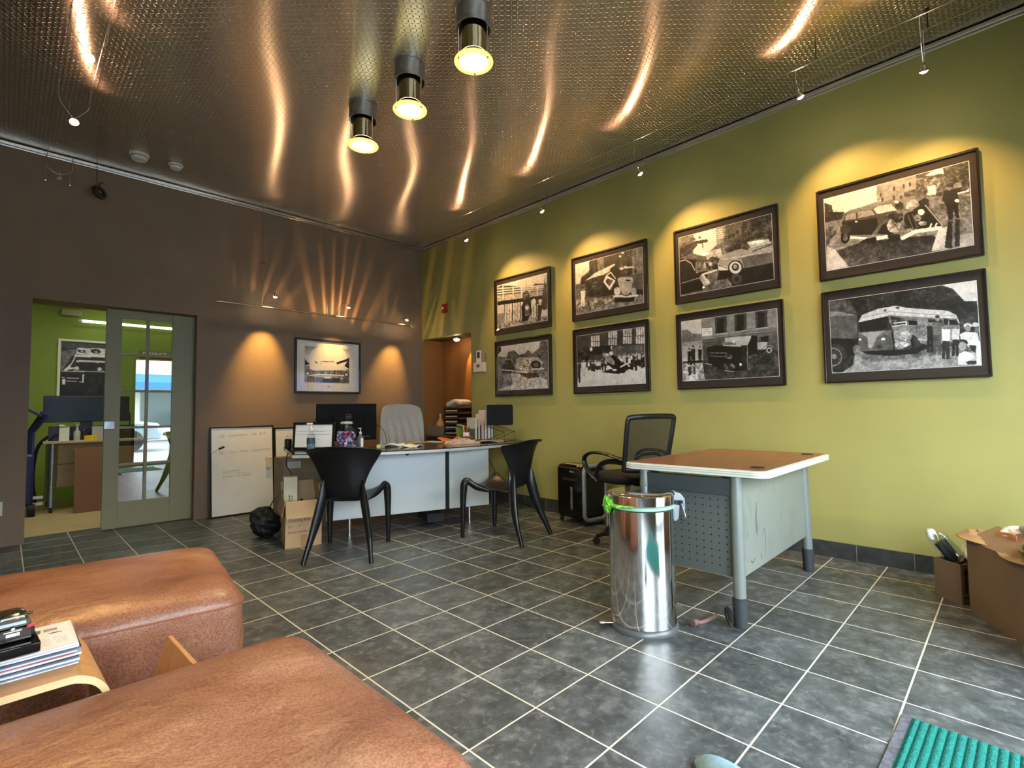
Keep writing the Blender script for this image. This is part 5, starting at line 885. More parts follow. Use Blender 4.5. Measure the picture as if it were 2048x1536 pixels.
t = thing('power_cable', 'black cable hanging from the left end of the reception desk', 'cable', (.74, 1.70, 0)); b = B(); b.tube(cr_([(.05, .1, DZ + .01), (-.03, .02, DZ - .02), (-.06, -.02, .66), (-.02, -.05, .56), (-.09, -.03, .44), (-.17, .0, .34), (-.20, .05, .2), (-.16, .1, .27)], 6), .0045, 8); b.build('cable_cord', black, t, smooth=True)
t = thing('cable_pouch', 'small black adapter lying on the far left of the reception desk', 'adapter', (.80, 1.95, DZ + .0005)); b = B(); b.cbox((0, 0, .05), (.05, .07, .10)); b.build('adapter_body', black, t, bevel=.01)

# ---- second desk with cherry laminate top
H2 = .80
t = thing('office_desk', 'grey steel desk with cherry wood laminate top and pale ribbed edge', 'desk', (1.555, -2.10, 0), R(.5))
L2, D2 = 1.30, .83
cherry = bpy.data.materials.new('cherry_laminate'); cherry.use_nodes = True; N, L = nodes(cherry); bs = N['Principled BSDF']; bs.inputs['Roughness'].default_value = .32
tc = N.new('ShaderNodeTexCoord'); mp = N.new('ShaderNodeMapping'); mp.inputs['Scale'].default_value = (1.2, 9, 9); L.new(tc.outputs['Object'], mp.inputs[0]); nz = N.new('ShaderNodeTexNoise'); nz.inputs['Scale'].default_value = 5; nz.inputs['Detail'].default_value = 8; nz.inputs['Distortion'].default_value = .8; L.new(mp.outputs[0], nz.inputs[0])
cr = N.new('ShaderNodeValToRGB'); cr.color_ramp.elements[0].position = .3; cr.color_ramp.elements[0].color = srgb(110, 64, 44); cr.color_ramp.elements[1].position = .7; cr.color_ramp.elements[1].color = srgb(152, 96, 68); L.new(nz.outputs[0], cr.inputs[0]); L.new(cr.outputs[0], bs.inputs['Base Color'])
b = B(); b.prism(rrect(.022, L2 - .022, .022, D2 - .022, .05, 6), H2 - .02, H2 + .0005); b.build('desk_top', cherry, t)
ribp = P('pale_ribbed_edge', srgb(205, 208, 196), .45)
b = B(); o_, i_ = rrect(0, L2, 0, D2, .07, 8), rrect(.020, L2 - .020, .020, D2 - .020, .052, 8)
prof = [(1, H2 - .038), (0, H2 - .034), (0, H2 - .026), (.22, H2 - .023), (0, H2 - .020), (0, H2 - .014), (.22, H2 - .011), (0, H2 - .008), (0.1, H2 - .002), (1, H2 + .001)]
m = len(o_); vs = [(o_[k][0] * (1 - q) + i_[k][0] * q, o_[k][1] * (1 - q) + i_[k][1] * q, z) for q, z in prof for k in range(m)]
b.add(vs, [(i * m + k, i * m + (k + 1) % m, (i + 1) * m + (k + 1) % m, (i + 1) * m + k) for i in range(len(prof) - 1) for k in range(m)]); b.build('edge_band', ribp, t, smooth=True, label='pale ribbed edge strip')
b = B(); b.box(.06, L2 - .06, .06, D2 - .06, H2 - .045, H2 - .0205); b.build('top_frame', P('dark_steel_frame', srgb(70, 78, 80), .5), t)
gs = P('grey_green_steel', srgb(122, 128, 122), .4, .2, var=.05, vscale=2)
gd = P('grey_steel_darker', srgb(92, 104, 106), .42, .2)
legs = [((.045, .165), (.025, .16)), ((1.245, .165), (1.255, .155)), ((.05, .70), (.03, .70)), ((1.245, .70), (1.26, .70))]
for (xa, ya), (xb, yb_) in legs:
    b = B(); b.cyl((xa, ya, H2 - .038), (xb, yb_, .115), .031, n=24); lg = b.build('leg', gs, t, smooth=True)
    b = B(); b.cyl((xb + (xb - xa) * .02, yb_, .14), (xb, yb_, .003), .037, .033, n=24); b.cyl((xb, yb_, .142), (xb, yb_, .148), .034, n=24); b.build('rubber_foot', P('dark_grey_rubber', srgb(52, 56, 60), .6), lg, smooth=True)
# perforated gable panel at the left
b = B(); b.box(.048, .062, .19, .68, .235, H2 - .05); b.cm = 1
for i in range(11):
    for k in range(11): b.cyl((.0475, .225 + .042 * i, .285 + .0385 * k), (.050, .225 + .042 * i, .285 + .0385 * k), .0045, n=8)
b.build('gable_panel', [P('perforated_panel_steel', srgb(88, 94, 90), .45, .2), blackmatte], t, label='dark grey end panel pierced with rows of small holes')
b = B(); b.box(.030, .048, .19, .68, H2 - .14, H2 - .05); b.build('top_rail', P('dark_rail_steel', srgb(60, 66, 66), .5), t, bevel=.003)
# modesty panel between the legs, with old marks
mp_ = bpy.data.materials.new('marked_grey_panel'); mp_.use_nodes = True; N, L = nodes(mp_); bs = N['Principled BSDF']; bs.inputs['Roughness'].default_value = .42; bs.inputs['Metallic'].default_value = .15
tc = N.new('ShaderNodeTexCoord'); nz = N.new('ShaderNodeTexNoise'); nz.inputs['Scale'].default_value = 3.4; nz.inputs['Detail'].default_value = 6; nz.inputs['Distortion'].default_value = 2.2; mp = N.new('ShaderNodeMapping'); mp.inputs['Scale'].default_value = (1.6, 1, .8); L.new(tc.outputs['Object'], mp.inputs[0]); L.new(mp.outputs[0], nz.inputs[0])
cr = N.new('ShaderNodeValToRGB'); cr.color_ramp.elements[0].position = .30; cr.color_ramp.elements[0].color = srgb(124, 130, 122); cr.color_ramp.elements[1].position = .44; cr.color_ramp.elements[1].color = srgb(136, 142, 132); L.new(nz.outputs[0], cr.inputs[0]); L.new(cr.outputs[0], bs.inputs['Base Color'])
b = B(); b.box(.07, 1.225, .155, .170, .235, H2 - .045); b.build('modesty_panel', mp_, t, bevel=.002)
scuff = P('dark_scuff', srgb(84, 94, 94), .6)
for pts, wd in (([(.30, .60), (.285, .52), (.29, .44), (.30, .41)], .010), ([(.37, .40), (.41, .43), (.425, .36), (.405, .28)], .003), ([(.335, .305), (.35, .29), (.34, .27)], .004), ([(.18, .30), (.21, .285), (.25, .30)], .005)):
    b = B(); q = cr_(pts, 5); b.tube([(x, .1546, z) for x, z in q], [(.0006, wd * math.sin(math.pi * (k + .5) / len(q))) for k in range(len(q))], 6, flat=(0, 1, 0)); b.build('scuff_mark', scuff, t)
for x, y in ((.18, .10), (1.16, .11)):
    b = B(); b.lathe([(0, 0), (.036, 0), (.036, .003), (.030, .004), (0, .002)], (x, y, H2 + .001), n=28); b.build('cable_grommet', rubber, t, smooth=True)
t = thing('desk_foot_strap', 'dark strap loop beside the front leg of the grey steel desk', 'strap', (1.535, -1.90, 0)); b = B(); b.tube(cr_([(0, 0, .006), (-.015, .01, .05), (.0, .02, .09), (.02, .01, .07), (.02, 0, .02)], 5), [(.014, .003)] * 21, 8); b.build('strap_loop', rubber, t, smooth=True)
t = thing('paper_twist', 'pinkish twisted scrap lying on the floor near the desk leg', 'scrap', (1.42, -1.77, .006)); pk = P('dusty_pink_rubber', srgb(112, 86, 82), .6)
b = B(); b.tube(cr_([(0, 0, .012), (.05, -.02, .010), (.12, -.035, .012), (.17, -.04, .014)], 5), [(.010, .006)] * 16, 8); b.build('twist', pk, t, smooth=True); b = B(); b.cyl((-.02, .004, .016), (.015, -.004, .016), .018, .014, n=12); b.build('knob', pk, t, smooth=True)

# ---- mesh office chair
t = thing('mesh_office_chair', 'black mesh-back office chair standing behind the cherry-topped desk', 'office chair', (2.62, -.64, 0), R(-20))
b = B(); b.prism(rrect(-.255, .255, -.21, .27, .13, 7), .515, .585); b.build('seat', P('black_seat_cloth', srgb(26, 22, 24), .9, bump=.2, bscale=300), t, bevel=.028, seg=4)
def bp(a, z):   # point on the curved back; a in -1..1
    f = (z - .64) / .42; return (a * (.215 + .022 * f), -.23 - .09 * f + .04 * (1 - a * a) * 0 - .035 * (1 - a * a), z)
loop = []
for a, z in [(-1, .66), (-1, .8), (-1, .95), (-.98, 1.03), (-.9, 1.055), (-.4, 1.062), (.4, 1.062), (.9, 1.055), (.98, 1.03), (1, .95), (1, .8), (1, .66), (.9, .64), (.3, .632), (-.3, .632), (-.9, .64)]: loop.append(bp(a, z))
b = B(); b.tube(cr_(loop, 4, True), [(.016, .022)] * 64, 10, closed=True, flat=(0, 1, 0)); b.build('back_frame', black, t, smooth=True)
def meshmat():
    m = bpy.data.materials.new('black_back_mesh'); m.use_nodes = True; N, L = nodes(m); b = N['Principled BSDF']; b.inputs['Base Color'].default_value = srgb(20, 20, 20); b.inputs['Roughness'].default_value = .9; b.inputs['Alpha'].default_value = .72; return m
b = B(); b.grid(lambda u, v: bp(-.97 + 1.94 * u,   .645 + .41 * v), 14, 14); b.build('mesh_panel', meshmat(), t, smooth=True)
b = B(); b.tube(cr_([(-.13, -.245, .64), (-.13, -.262, .72), (-.09, -.275, .755), (0, -.285, .765), (.09, -.275, .755), (.13, -.262, .72), (.13, -.245, .64)], 5), [(.010, .014)] * 31, 8, flat=(0, 1, 0)); b.prism(rrect(-.085, .085, .645, .705, .02), -.29, -.262, Matrix(((1, 0, 0, 0), (0, 0, 1, 0), (0, 1, 0, 0), (0, 0, 0, 1)))); b.build('lumbar_support', black, t, smooth=True)
for s in (-1, 1):
    pts = [(s * .225, -.235, .72), (s * .275, -.14, .752), (s * .288, .0, .765), (s * .288, .13, .755), (s * .287, .215, .715), (s * .282, .225, .66), (s * .268, .17, .575), (s * .24, .09, .52)]
    b = B(); q = cr_(pts, 5); b.tube(q, [(.024, .013)] * len(q), 10, flat=(1, 0, 0)); b.build('armrest', black, t, smooth=True)
    b = B(); b.tube(cr_([(s * .225, -.225, .70), (s * .27, -.1, .70), (s * .275, .02, .655), (s * .265, .09, .57)], 5), [(.010, .022)] * 16, 10, flat=(1, 0, 0)); b.build('arm_brace', black, t, smooth=True)
b = B(); b.tube(cr_([(0, -.05, .50), (0, -.2, .50), (0, -.27, .56), (0, -.275, .66)], 5), [(.03, .012)] * 16, 8, flat=(1, 0, 0)); b.build('back_bracket', black, t, smooth=True)
b = B(); b.cyl((0, 0, .11), (0, 0, .50), .026, n=16); b.cyl((0, 0, .2), (0, 0, .36), .034, n=16); b.build('gas_stem', black, t, smooth=True)
b = B()
for k in range(5): a = R(72 * k + 20); b.tube([(0, 0, .12), (.29 * math.cos(a), .29 * math.sin(a), .075)], [(.032, .022), (.020, .013)], 8)
b.build('star_base', black, t)
for k in range(5): a = R(72 * k + 20); b = B(); b.cyl((.29 * math.cos(a) - .014 * math.sin(a), .29 * math.sin(a) + .014 * math.cos(a), .031), (.29 * math.cos(a) + .014 * math.sin(a), .29 * math.sin(a) - .014 * math.cos(a), .031), .030, n=14); b.cyl((.29 * math.cos(a), .29 * math.sin(a), .03), (.29 * math.cos(a), .29 * math.sin(a), .075), .008, n=8); b.build('caster', rubber, t)

# ---- shredder
t = thing('paper_shredder', 'black paper shredder with silver side rims against the green wall', 'shredder', (2.99, .14, 0), R(-10))
Mx = Matrix(((0, 0, 1, 0), (1, 0, 0, 0), (0, 1, 0, 0), (0, 0, 0, 1)))   # prism profile in (y,z), extruded along x
Mside = Matrix(((1, 0, 0, 0), (0, 0, 1, 0), (0, 1, 0, 0), (0, 0, 0, 1)))  # profile in (x,z), extruded along y
b = B(); b.prism(rrect(-.145, .15, .045, .575, .06, 6), -.19, .19, Mside); b.build('body', blackgloss, t, bevel=.008)
for s in (-1, 1): b = B(); b.prism(rrect(-.12, .11, .10, .47, .04, 6), *sorted((s * .198, s * .206)), Mside); b.build('side_inset', P('dark_green_black', srgb(26, 32, 34), .4), t)
for s in (-1,):
    b = B(); lp = rrect(-.14, .145, .055, .572, .065, 6); b.tube([(x, s * .196, z) for x, z in lp], [(.020, .022)] * len(lp), 10, closed=True, flat=(0, 1, 0)); b.build('side_rim', P('silver_grey_plastic', srgb(140, 148, 152), .3, .3), t, smooth=True)
b = B(); b.box(-.1465, -.1455, -.065, .005, .50, .522); b.build('badge', grl, t); text('Fellowes', .015, P('badge_white', srgb(200, 200, 200), .4), t, Mrot((-.1468, .003, .506), R(90), 0, R(-90)), ext=.0003)
b = B(); b.box(-.11, -.06, -.13, .12, .574, .579); b.build('feed_slot_trim', P('brass_grey', srgb(165, 155, 135), .35, .3), t, bevel=.002)
for y in (-.14, -.10): b = B(); b.cyl((-.125, y, .565), (-.128, y, .575), .011, n=14); b.build('button', P('lit_button', srgb(200, 180, 150), .4), t)
b = B(); b.box(-.149, -.144, -.12, .11, .42, .445); b.build('bin_handle', rubber, t, bevel=.002)
b = B(); b.box(-.1475, -.144, -.035, -.005, .14, .36); b.build('window', P('clear_window_strip', srgb(110, 108, 100), .15, var=.5, vscale=50), t)
for x in (-.11, .11):
    for y in (-.17, .17): b = B(); b.cyl((x, y - .012, .022), (x, y + .012, .022), .0215, n=14); b.box(x - .012, x + .012, y - .016, y + .016, .035, .05); b.build('caster', rubber, t)
t = thing('shredder_cord', 'thin black cord running along the green wall behind the plastic chair', 'cord', (3.2, .6, 0)); b = B(); b.tube(cr_([(-.05, -.25, .02), (-.02, .1, .008), (.0, .5, .02), (.045, .9, .2), (.05, 1.15, .45), (.05, 1.3, .72)], 6), .005, 8); b.build('cord_line', black, t, smooth=True)

# ---- steel pedal bin
cx, cy = 1.262, -1.565
t = thing('pedal_bin', 'tall polished steel pedal bin with a green bag under its lid', 'trash can', (cx, cy, 0), R(-45))
def scratched():
    m = bpy.data.materials.new('polished_bin_steel'); m.use_nodes = True; N, L = nodes(m); b = N['Principled BSDF']; b.inputs['Metallic'].default_value = 1; b.inputs['Base Color'].default_value = (.78, .78, .78, 1); b.inputs['Roughness'].default_value = .07
    tc = N.new('ShaderNodeTexCoord'); nz = N.new('ShaderNodeTexNoise'); nz.inputs['Scale'].default_value = 6; nz.inputs['Detail'].default_value = 6; L.new(tc.outputs['Object'], nz.inputs[0]); mr = N.new('ShaderNodeMapRange'); mr.inputs[3].default_value = .04; mr.inputs[4].default_value = .16; L.new(nz.outputs[0], mr.inputs[0]); L.new(mr.outputs[0], b.inputs['Roughness'])
    return m
bs_ = scratched(); r = .167
b = B(); b.lathe([(r - .004, .03), (r, .034), (r, .608), (r - .004, .612), (r - .012, .60), (r - .012, .04)], n=64); b.build('body', bs_, t, smooth=True)
b = B(); b.lathe([(0, 0), (r + .008, 0), (r + .010, .008), (r + .006, .022), (r - .002, .030), (0, .030)], n=64); b.build('base_ring', P('grey_base_plastic', srgb(96, 98, 100), .35, .3), t, smooth=True)
b = B(); b.lathe([(r + .004, .636), (r + .008, .638), (r + .008, .682), (r - .004, .692), (r - .03, .694), (0, .686)], n=64); b.build('lid', bs_, t, smooth=True)
b = B(); b.lathe([(r + .001, .614), (r + .003, .618), (r + .002, .628), (r - .006, .634), (r - .02, .634)], n=64); b.build('inner_rim', P('pale_green_liner_rim', srgb(150, 186, 164), .4), t, smooth=True)
bagm = P('lime_green_bag_film', srgb(120, 205, 60), .35, var=.3, vscale=14, coat=.4)
def bagring(u, v):
    a = R(140) + R(105) * u; w_ = .5 + .5 * math.sin(u * 40) * math.sin(u * 13 + 1); rr = r + .006 + .018 * math.sin(math.pi * v) * (.5 + w_); z = .640 - .046 * v * (.5 + .9 * w_ * (1 - .6 * u)) * (1.25 - u)
    return (rr * math.cos(a), rr * math.sin(a), z)
b = B(); b.grid(bagring, 110, 8); b.build('bag_rim', bagm, t, smooth=True, label='bright green bag edge hanging out under the lid')
b = B()
for (a0, s_, dz) in ((R(190), .030, -.0), (R(176), .022, .012), (R(163), .030, -.012)):
    c0 = Vector(((r + .014) * math.cos(a0), (r + .014) * math.sin(a0), .628 + dz)); tx = Vector((-math.sin(a0), math.cos(a0), 0)); nx = Vector((math.cos(a0), math.sin(a0), 0))
    def kn(u, v, c0=c0, tx=tx, nx=nx, s_=s_): th = 6.283 * u; ph = math.pi * v; q = 1 + .35 * math.sin(3 * th + 4 * ph); return tuple(c0 + tx * (s_ * .9 * q * math.cos(th) * math.sin(ph)) + nx * (s_ * .45 * q * math.sin(th) * math.sin(ph)) + Vector((0, 0, s_ * 1.1 * math.cos(ph) * q)))
    b.grid(kn, 20, 12)
b.build('bag_knot', bagm, t, smooth=True)
# hinge on local +x side, pedal on the local -x side
b = B(); b.prism([(r - .01, .690), (r + .03, .683), (r + .052, .655), (r + .054, .60), (r + .044, .60), (r + .040, .645), (r - .0, .645)], -.045, .045, Mside); b.build('hinge_cover', P('grey_hinge_plastic', srgb(150, 156, 164), .3, .3), t, bevel=.004)
b = B(); b.prism([(r - .004, .625), (r + .028, .62), (r + .022, .55), (r + .004, .535), (r - .004, .54)], -.035, .035, Mside); b.build('hinge_body', P('grey_hinge_plastic', srgb(150, 156, 164), .3, .3), t, bevel=.006)
b = B(); b.tube(cr_([(r + .03, -.055, .632), (r + .045, -.058, .58), (r + .050, -.05, .545), (r + .052, 0, .535), (r + .050, .05, .545), (r + .045, .058, .58), (r + .03, .055, .632)], 4), .0035, 8); b.build('carry_handle', steel, t, smooth=True)
b = B(); b.box(-r - .062, -r + .01, -.035, .035, .022, .030); b.cbox((-r - .055, 0, .028), (.03, .075, .012)); b.build('pedal', P('pedal_steel', (.55, .53, .5, 1), .25, 1), t, bevel=.003)
b = B(); b.box(-r - .006, -r + .002, .045, .065, .50, .60); b.build('side_bracket', steel, t, bevel=.002)

# ---- entrance mat
t = thing('entrance_mat', 'teal ribbed entrance mat with grey rubber border at the lower right', 'mat', (1.212, -2.645, 0), R(-1.5))
b = B(); b.box(-1.25, 0, -.9, 0, 0, .006); b.build('rubber_border', P('grey_rubber_border', srgb(96, 96, 104), .7, var=.3, vscale=60), t, bevel=.002)
teal = P('teal_carpet_rib', srgb(14, 118, 108), .95, var=.25, vscale=90, bump=.8, bscale=200)
b = B(); n = 24; x0_, x1_ = .022, 1.228
def rib(u, v): y = -.855 + .825 * v; e = min(1, min(u, 1 - u) * 60, min(v, 1 - v) * 60); return (-1.22 + 1.215 * u, y, .0061 + .010 * e * (.3 + .7 * abs(math.sin(math.pi * v * 33)) ** .8))
b.grid(rib, 60, 264); b.build('ribbed_carpet', teal, t, smooth=True)

# ---- cartons by the green wall
kraft2 = P('brown_cardboard', srgb(122, 98, 74), .85, var=.06, vscale=4)
def film(name, seed, c=(214, 222, 226)): return P(name, srgb(*c), .15, var=.25, vscale=20, coat=.6)
t = thing('small_carton', 'small open brown box with an up arrow, beside the green wall', 'box', (2.80, -2.605, 0), math.atan2(-.122, -.095))
# local x along the near edge, y toward the wall
Wc = .19; Dc = .26; Hc = .222
t.location = (2.703, -2.729, 0); t.rotation_euler = (0, 0, math.atan2(.122, .095)); Wc = .158
b = B(); b.box(0, Wc, -.004, 0, 0, Hc); b.box(0, .004, -Dc, -.004, 0, Hc); b.box(Wc - .004, Wc, -Dc, -.004, 0, Hc); b.box(.004, Wc - .004, -Dc, -Dc + .004, 0, Hc); b.box(.004, Wc - .004, -Dc + .004, -.004, 0, .004); b.build('carton_body', kraft2, t)
b = B(); b.box(-.0012, 0, -.040, -.028, .06, .17); b.prism([(-.052, .165), (-.016, .165), (-.034, .20)], -.0012, 0, Mx); b.box(-.0012, 0, -.055, -.013, .035, .042); b.build('up_arrow_print', P('black_box_print', srgb(30, 24, 20), .8), t)
def crumple(name, label, cat, loc, sx, sy, sz, mat, seed, amp=.18, rz=0, nu=64, nv=40, group=None, part='film'):
    rs = random.Random(seed); p = [rs.random() * 6 for _ in range(6)]
    t = thing(name, label, cat, loc, rz, group)
    def fn(u, v):
        th = 6.2832 * u; ph = math.pi * v; q = 1 + amp * math.sin(3 * th + p[0] + 3 * math.sin(4 * ph + p[1])) + amp * .6 * math.sin(7 * th + p[2] + 5 * ph) + amp * .4 * math.sin(11 * ph + p[3] + 2 * th) + amp * .28 * (1 - 2 * abs(math.sin(5 * th + 9 * ph + p[5]))) + amp * .2 * (1 - 2 * abs(math.sin(8 * th - 13 * ph + p[1])))
        q = q if 0 < v < 1 else 1
        return (sx * q * math.cos(th) * math.sin(ph), sy * q * math.sin(th) * math.sin(ph), sz * (1 - math.cos(ph)) * .5 * (1 + amp * .5 * math.sin(2 * th + p[4]) * math.sin(ph)))
    b = B(); b.grid(fn, nu, nv); b.build(part, mat, t, smooth=True); return t
t = thing('bagged_part', 'black car part in clear plastic leaning up out of the small carton', 'plastic bag', (2.858, -2.715, .01)); 
b = B(); b.tube(cr_([(0, -.02, .0), (-.0, -.01, .12), (-.01, .03, .22), (-.02, .08, .30)], 5), [(.024, .036)] * 16, 10); b.build('dark_part', P('black_part_plastic', srgb(28, 28, 32), .35), t, smooth=True)
b = B(); b.grid(lambda u, v: ((.040 + .012 * math.sin(13 * u + 7 * v)) * math.cos(6.283 * u) + .02 * v, (.050 + .012 * math.sin(19 * u + 11 * v)) * math.sin(6.283 * u) - .02 + .12 * v, .14 + .20 * v + .015 * math.sin(12.6 * u)), 70, 30); b.build('film', clearpl if False else glassy('bag_film_clear', (.80, .84, .88, 1), 1.7), t)
crumple('plastic_wrap', 'white crumpled plastic wrap bulging from the small carton next to the big carton', 'plastic wrap', (2.85, -2.80, .12), .060, .060, .27, P('white_plastic_film', srgb(206, 216, 218), .25, var=.1, coat=.5), 8, .16)
crumple('wrapped_part', 'dark part wrapped in film low in the small carton', 'car part', (2.822, -2.735, .09), .035, .040, .15, P('brown_black_part', srgb(50, 40, 40), .3), 4, .12)
# big carton
t = thing('large_carton', 'large brown cardboard carton at the right edge, filled with packaging', 'box', (2.604, -2.767, 0), math.atan2(-.200, -.338))
Wl, Dl, Hl = .85, .55, .385   # local x along the near long side, y to the right-back
b = B(); b.box(0, Wl, 0, .006, 0, Hl); b.box(0, .006, .006, Dl, 0, Hl); b.box(Wl - .006, Wl, .006, Dl, 0, Hl); b.box(.006, Wl - .006, Dl - .006, Dl, 0, Hl); b.box(.006, Wl - .006, .006, Dl - .006, 0, .006); b.build('carton_body', kraft2, t)
b = B(); b.quad((-.01, .0, Hl + .001), (Wl, .0, Hl + .001), (Wl, .10, Hl + .075), (.03, .13, Hl + .085)); b.build('flap', P('brown_cardboard_flap', srgb(136, 110, 82), .85), t, solid=.006)
b = B(); b.quad((.03, .05, Hl + .03), (.035, Dl, Hl + .01), (-.07, Dl, Hl + .03), (-.05, .08, Hl + .05)); b.build('flap', P('brown_cardboard_flap', srgb(136, 110, 82), .85), t, solid=.006)
t2_ = thing('kraft_wrapping', 'crumpled brown wrapping paper spilling over the edge of the large carton', 'wrapping paper', (2.604, -2.767, .385), math.atan2(-.200, -.338))
def kw(u, v):
    x = -.07 + .92 * u; y = -.012 + .10 * v; z = .003 + .030 * v + .006 * math.sin(9 * u + 3 * v) + .006 * (1 - 2 * abs(math.sin(13 * u + 5 * v))) * v + .004 * (1 - 2 * abs(math.sin(29 * u - 7 * v))) * v + .012 * (1 - u) ** 6
    return (x, y - .02 * math.sin(17 * u) * (1 - v), z - .012 * (1 - v) + .010)
b = B(); b.grid(kw, 120, 20); b.build('paper_sheet', P('kraft_paper', srgb(158, 128, 88), .8, var=.18, vscale=14), t2_, solid=.003, smooth=True)
def bx(lx, ly): a = math.atan2(-.200, -.338); return (2.604 + lx * math.cos(a) - ly * math.sin(a), -2.767 + lx * math.sin(a) + ly * math.cos(a))
x_, y_ = bx(.10, .17)
a_ = math.atan2(-.200, -.338)
def inbox(lx, ly): return (2.604 + lx * math.cos(a_) - ly * math.sin(a_), -2.767 + lx * math.sin(a_) + ly * math.cos(a_))
# check which side of the near face is the carton interior
x_, y_ = inbox(.14, .17); t = crumple('bubble_mailer', 'white and orange printed mailer on top of the large carton', 'mailer', (x_, y_, .37), .10, .085, .125, P('white_mailer', srgb(226, 230, 232), .4), 21, .07, rz=a_, part='mailer_body')
b = B(); b.grid(lambda u, v: (-.02 + .13 * u, -.09 + .012 * math.sin(3 * u), .070 + .022 * v + .008 * math.sin(2.5 * u)), 10, 4); b.build('orange_panel', P('orange_print', srgb(222, 142, 102), .5), t, solid=.002)
x_, y_ = inbox(.29, .23); crumple('film_bag', 'grey film bag with a dark part on top of the large carton', 'plastic bag', (x_, y_, .36), .13, .12, .20, P('grey_plastic_film', srgb(120, 124, 124), .18, var=.35, vscale=16, coat=.6), 31, .12, rz=a_)
x_, y_ = inbox(.47, .08); crumple('foil_bag', 'dark grey wrapped part at the right edge on the large carton', 'plastic bag', (x_, y_, .36), .12, .08, .15, P('dark_film', srgb(62, 70, 76), .2, var=.3, coat=.6), 33, .12, rz=a_)
x_, y_ = inbox(.34, .44); t = thing('round_label_disc', 'reddish brown rounded cushion of packing behind the large carton', 'packing', (x_, y_, .38), a_); b = B(); b.sphere((0, 0, .11), .11, 20, (1, .6, 1)); b.build('packing_body', P('reddish_packing', srgb(150, 108, 92), .5, var=.2, vscale=9), t, smooth=True)

# ---- leather lounge chairs
def leather():
    m = bpy.data.materials.new('worn_brown_leather'); m.use_nodes = True; N, L = nodes(m); b = N['Principled BSDF']
    tc = N.new('ShaderNodeTexCoord'); n1 = N.new('ShaderNodeTexNoise'); n1.inputs['Scale'].default_value = 2.6; n1.inputs['Detail'].default_value = 6; n1.inputs['Distortion'].default_value = .2; L.new(tc.outputs['Object'], n1.inputs[0])
    cr = N.new('ShaderNodeValToRGB'); e = cr.color_ramp.elements; e[0].position = .28; e[0].color = srgb(118, 74, 54); e[1].position = .74; e[1].color = srgb(168, 122, 96); e.new(.5).color = srgb(144, 95, 70); L.new(n1.outputs[0], cr.inputs[0])
    n2 = N.new('ShaderNodeTexNoise'); n2.inputs['Scale'].default_value = 170; n2.inputs['Detail'].default_value = 6; L.new(tc.outputs['Object'], n2.inputs[0])
    mx = N.new('ShaderNodeMix'); mx.data_type = 'RGBA'; mx.blend_type = 'OVERLAY'; mx.inputs[0].default_value = .55; L.new(cr.outputs[0], mx.inputs[6]); c2 = N.new('ShaderNodeValToRGB'); c2.color_ramp.elements[0].position = .38; c2.color_ramp.elements[0].color = (.22, .22, .22, 1); c2.color_ramp.elements[1].position = .62; c2.color_ramp.elements[1].color = (.74, .74, .74, 1); L.new(n2.outputs[0], c2.inputs[0]); L.new(c2.outputs[0], mx.inputs[7]); L.new(mx.outputs[2], b.inputs['Base Color'])
    b.inputs['Roughness'].default_value = .36; mp = N.new('ShaderNodeMapping'); mp.inputs['Scale'].default_value = (1, 1.3, 1); mp.inputs['Rotation'].default_value = (0, 0, .8); L.new(tc.outputs['Object'], mp.inputs[0])
    n3 = N.new('ShaderNodeTexNoise'); n3.inputs['Scale'].default_value = 4.5; n3.inputs['Detail'].default_value = 6; n3.inputs['Distortion'].default_value = .25; L.new(mp.outputs[0], n3.inputs[0])
    ad = mth(N, L, 'ADD', mth(N, L, 'MULTIPLY', n3.outputs[0], 1.0), mth(N, L, 'MULTIPLY', n2.outputs[0], .05)); bp_ = N.new('ShaderNodeBump'); bp_.inputs['Strength'].default_value = .40; bp_.inputs['Distance'].default_value = .035; L.new(ad, bp_.inputs['Height']); L.new(bp_.outputs[0], b.inputs['Normal']); return m
lm = leather(); seam = P('leather_piping', srgb(150, 88, 58), .5)
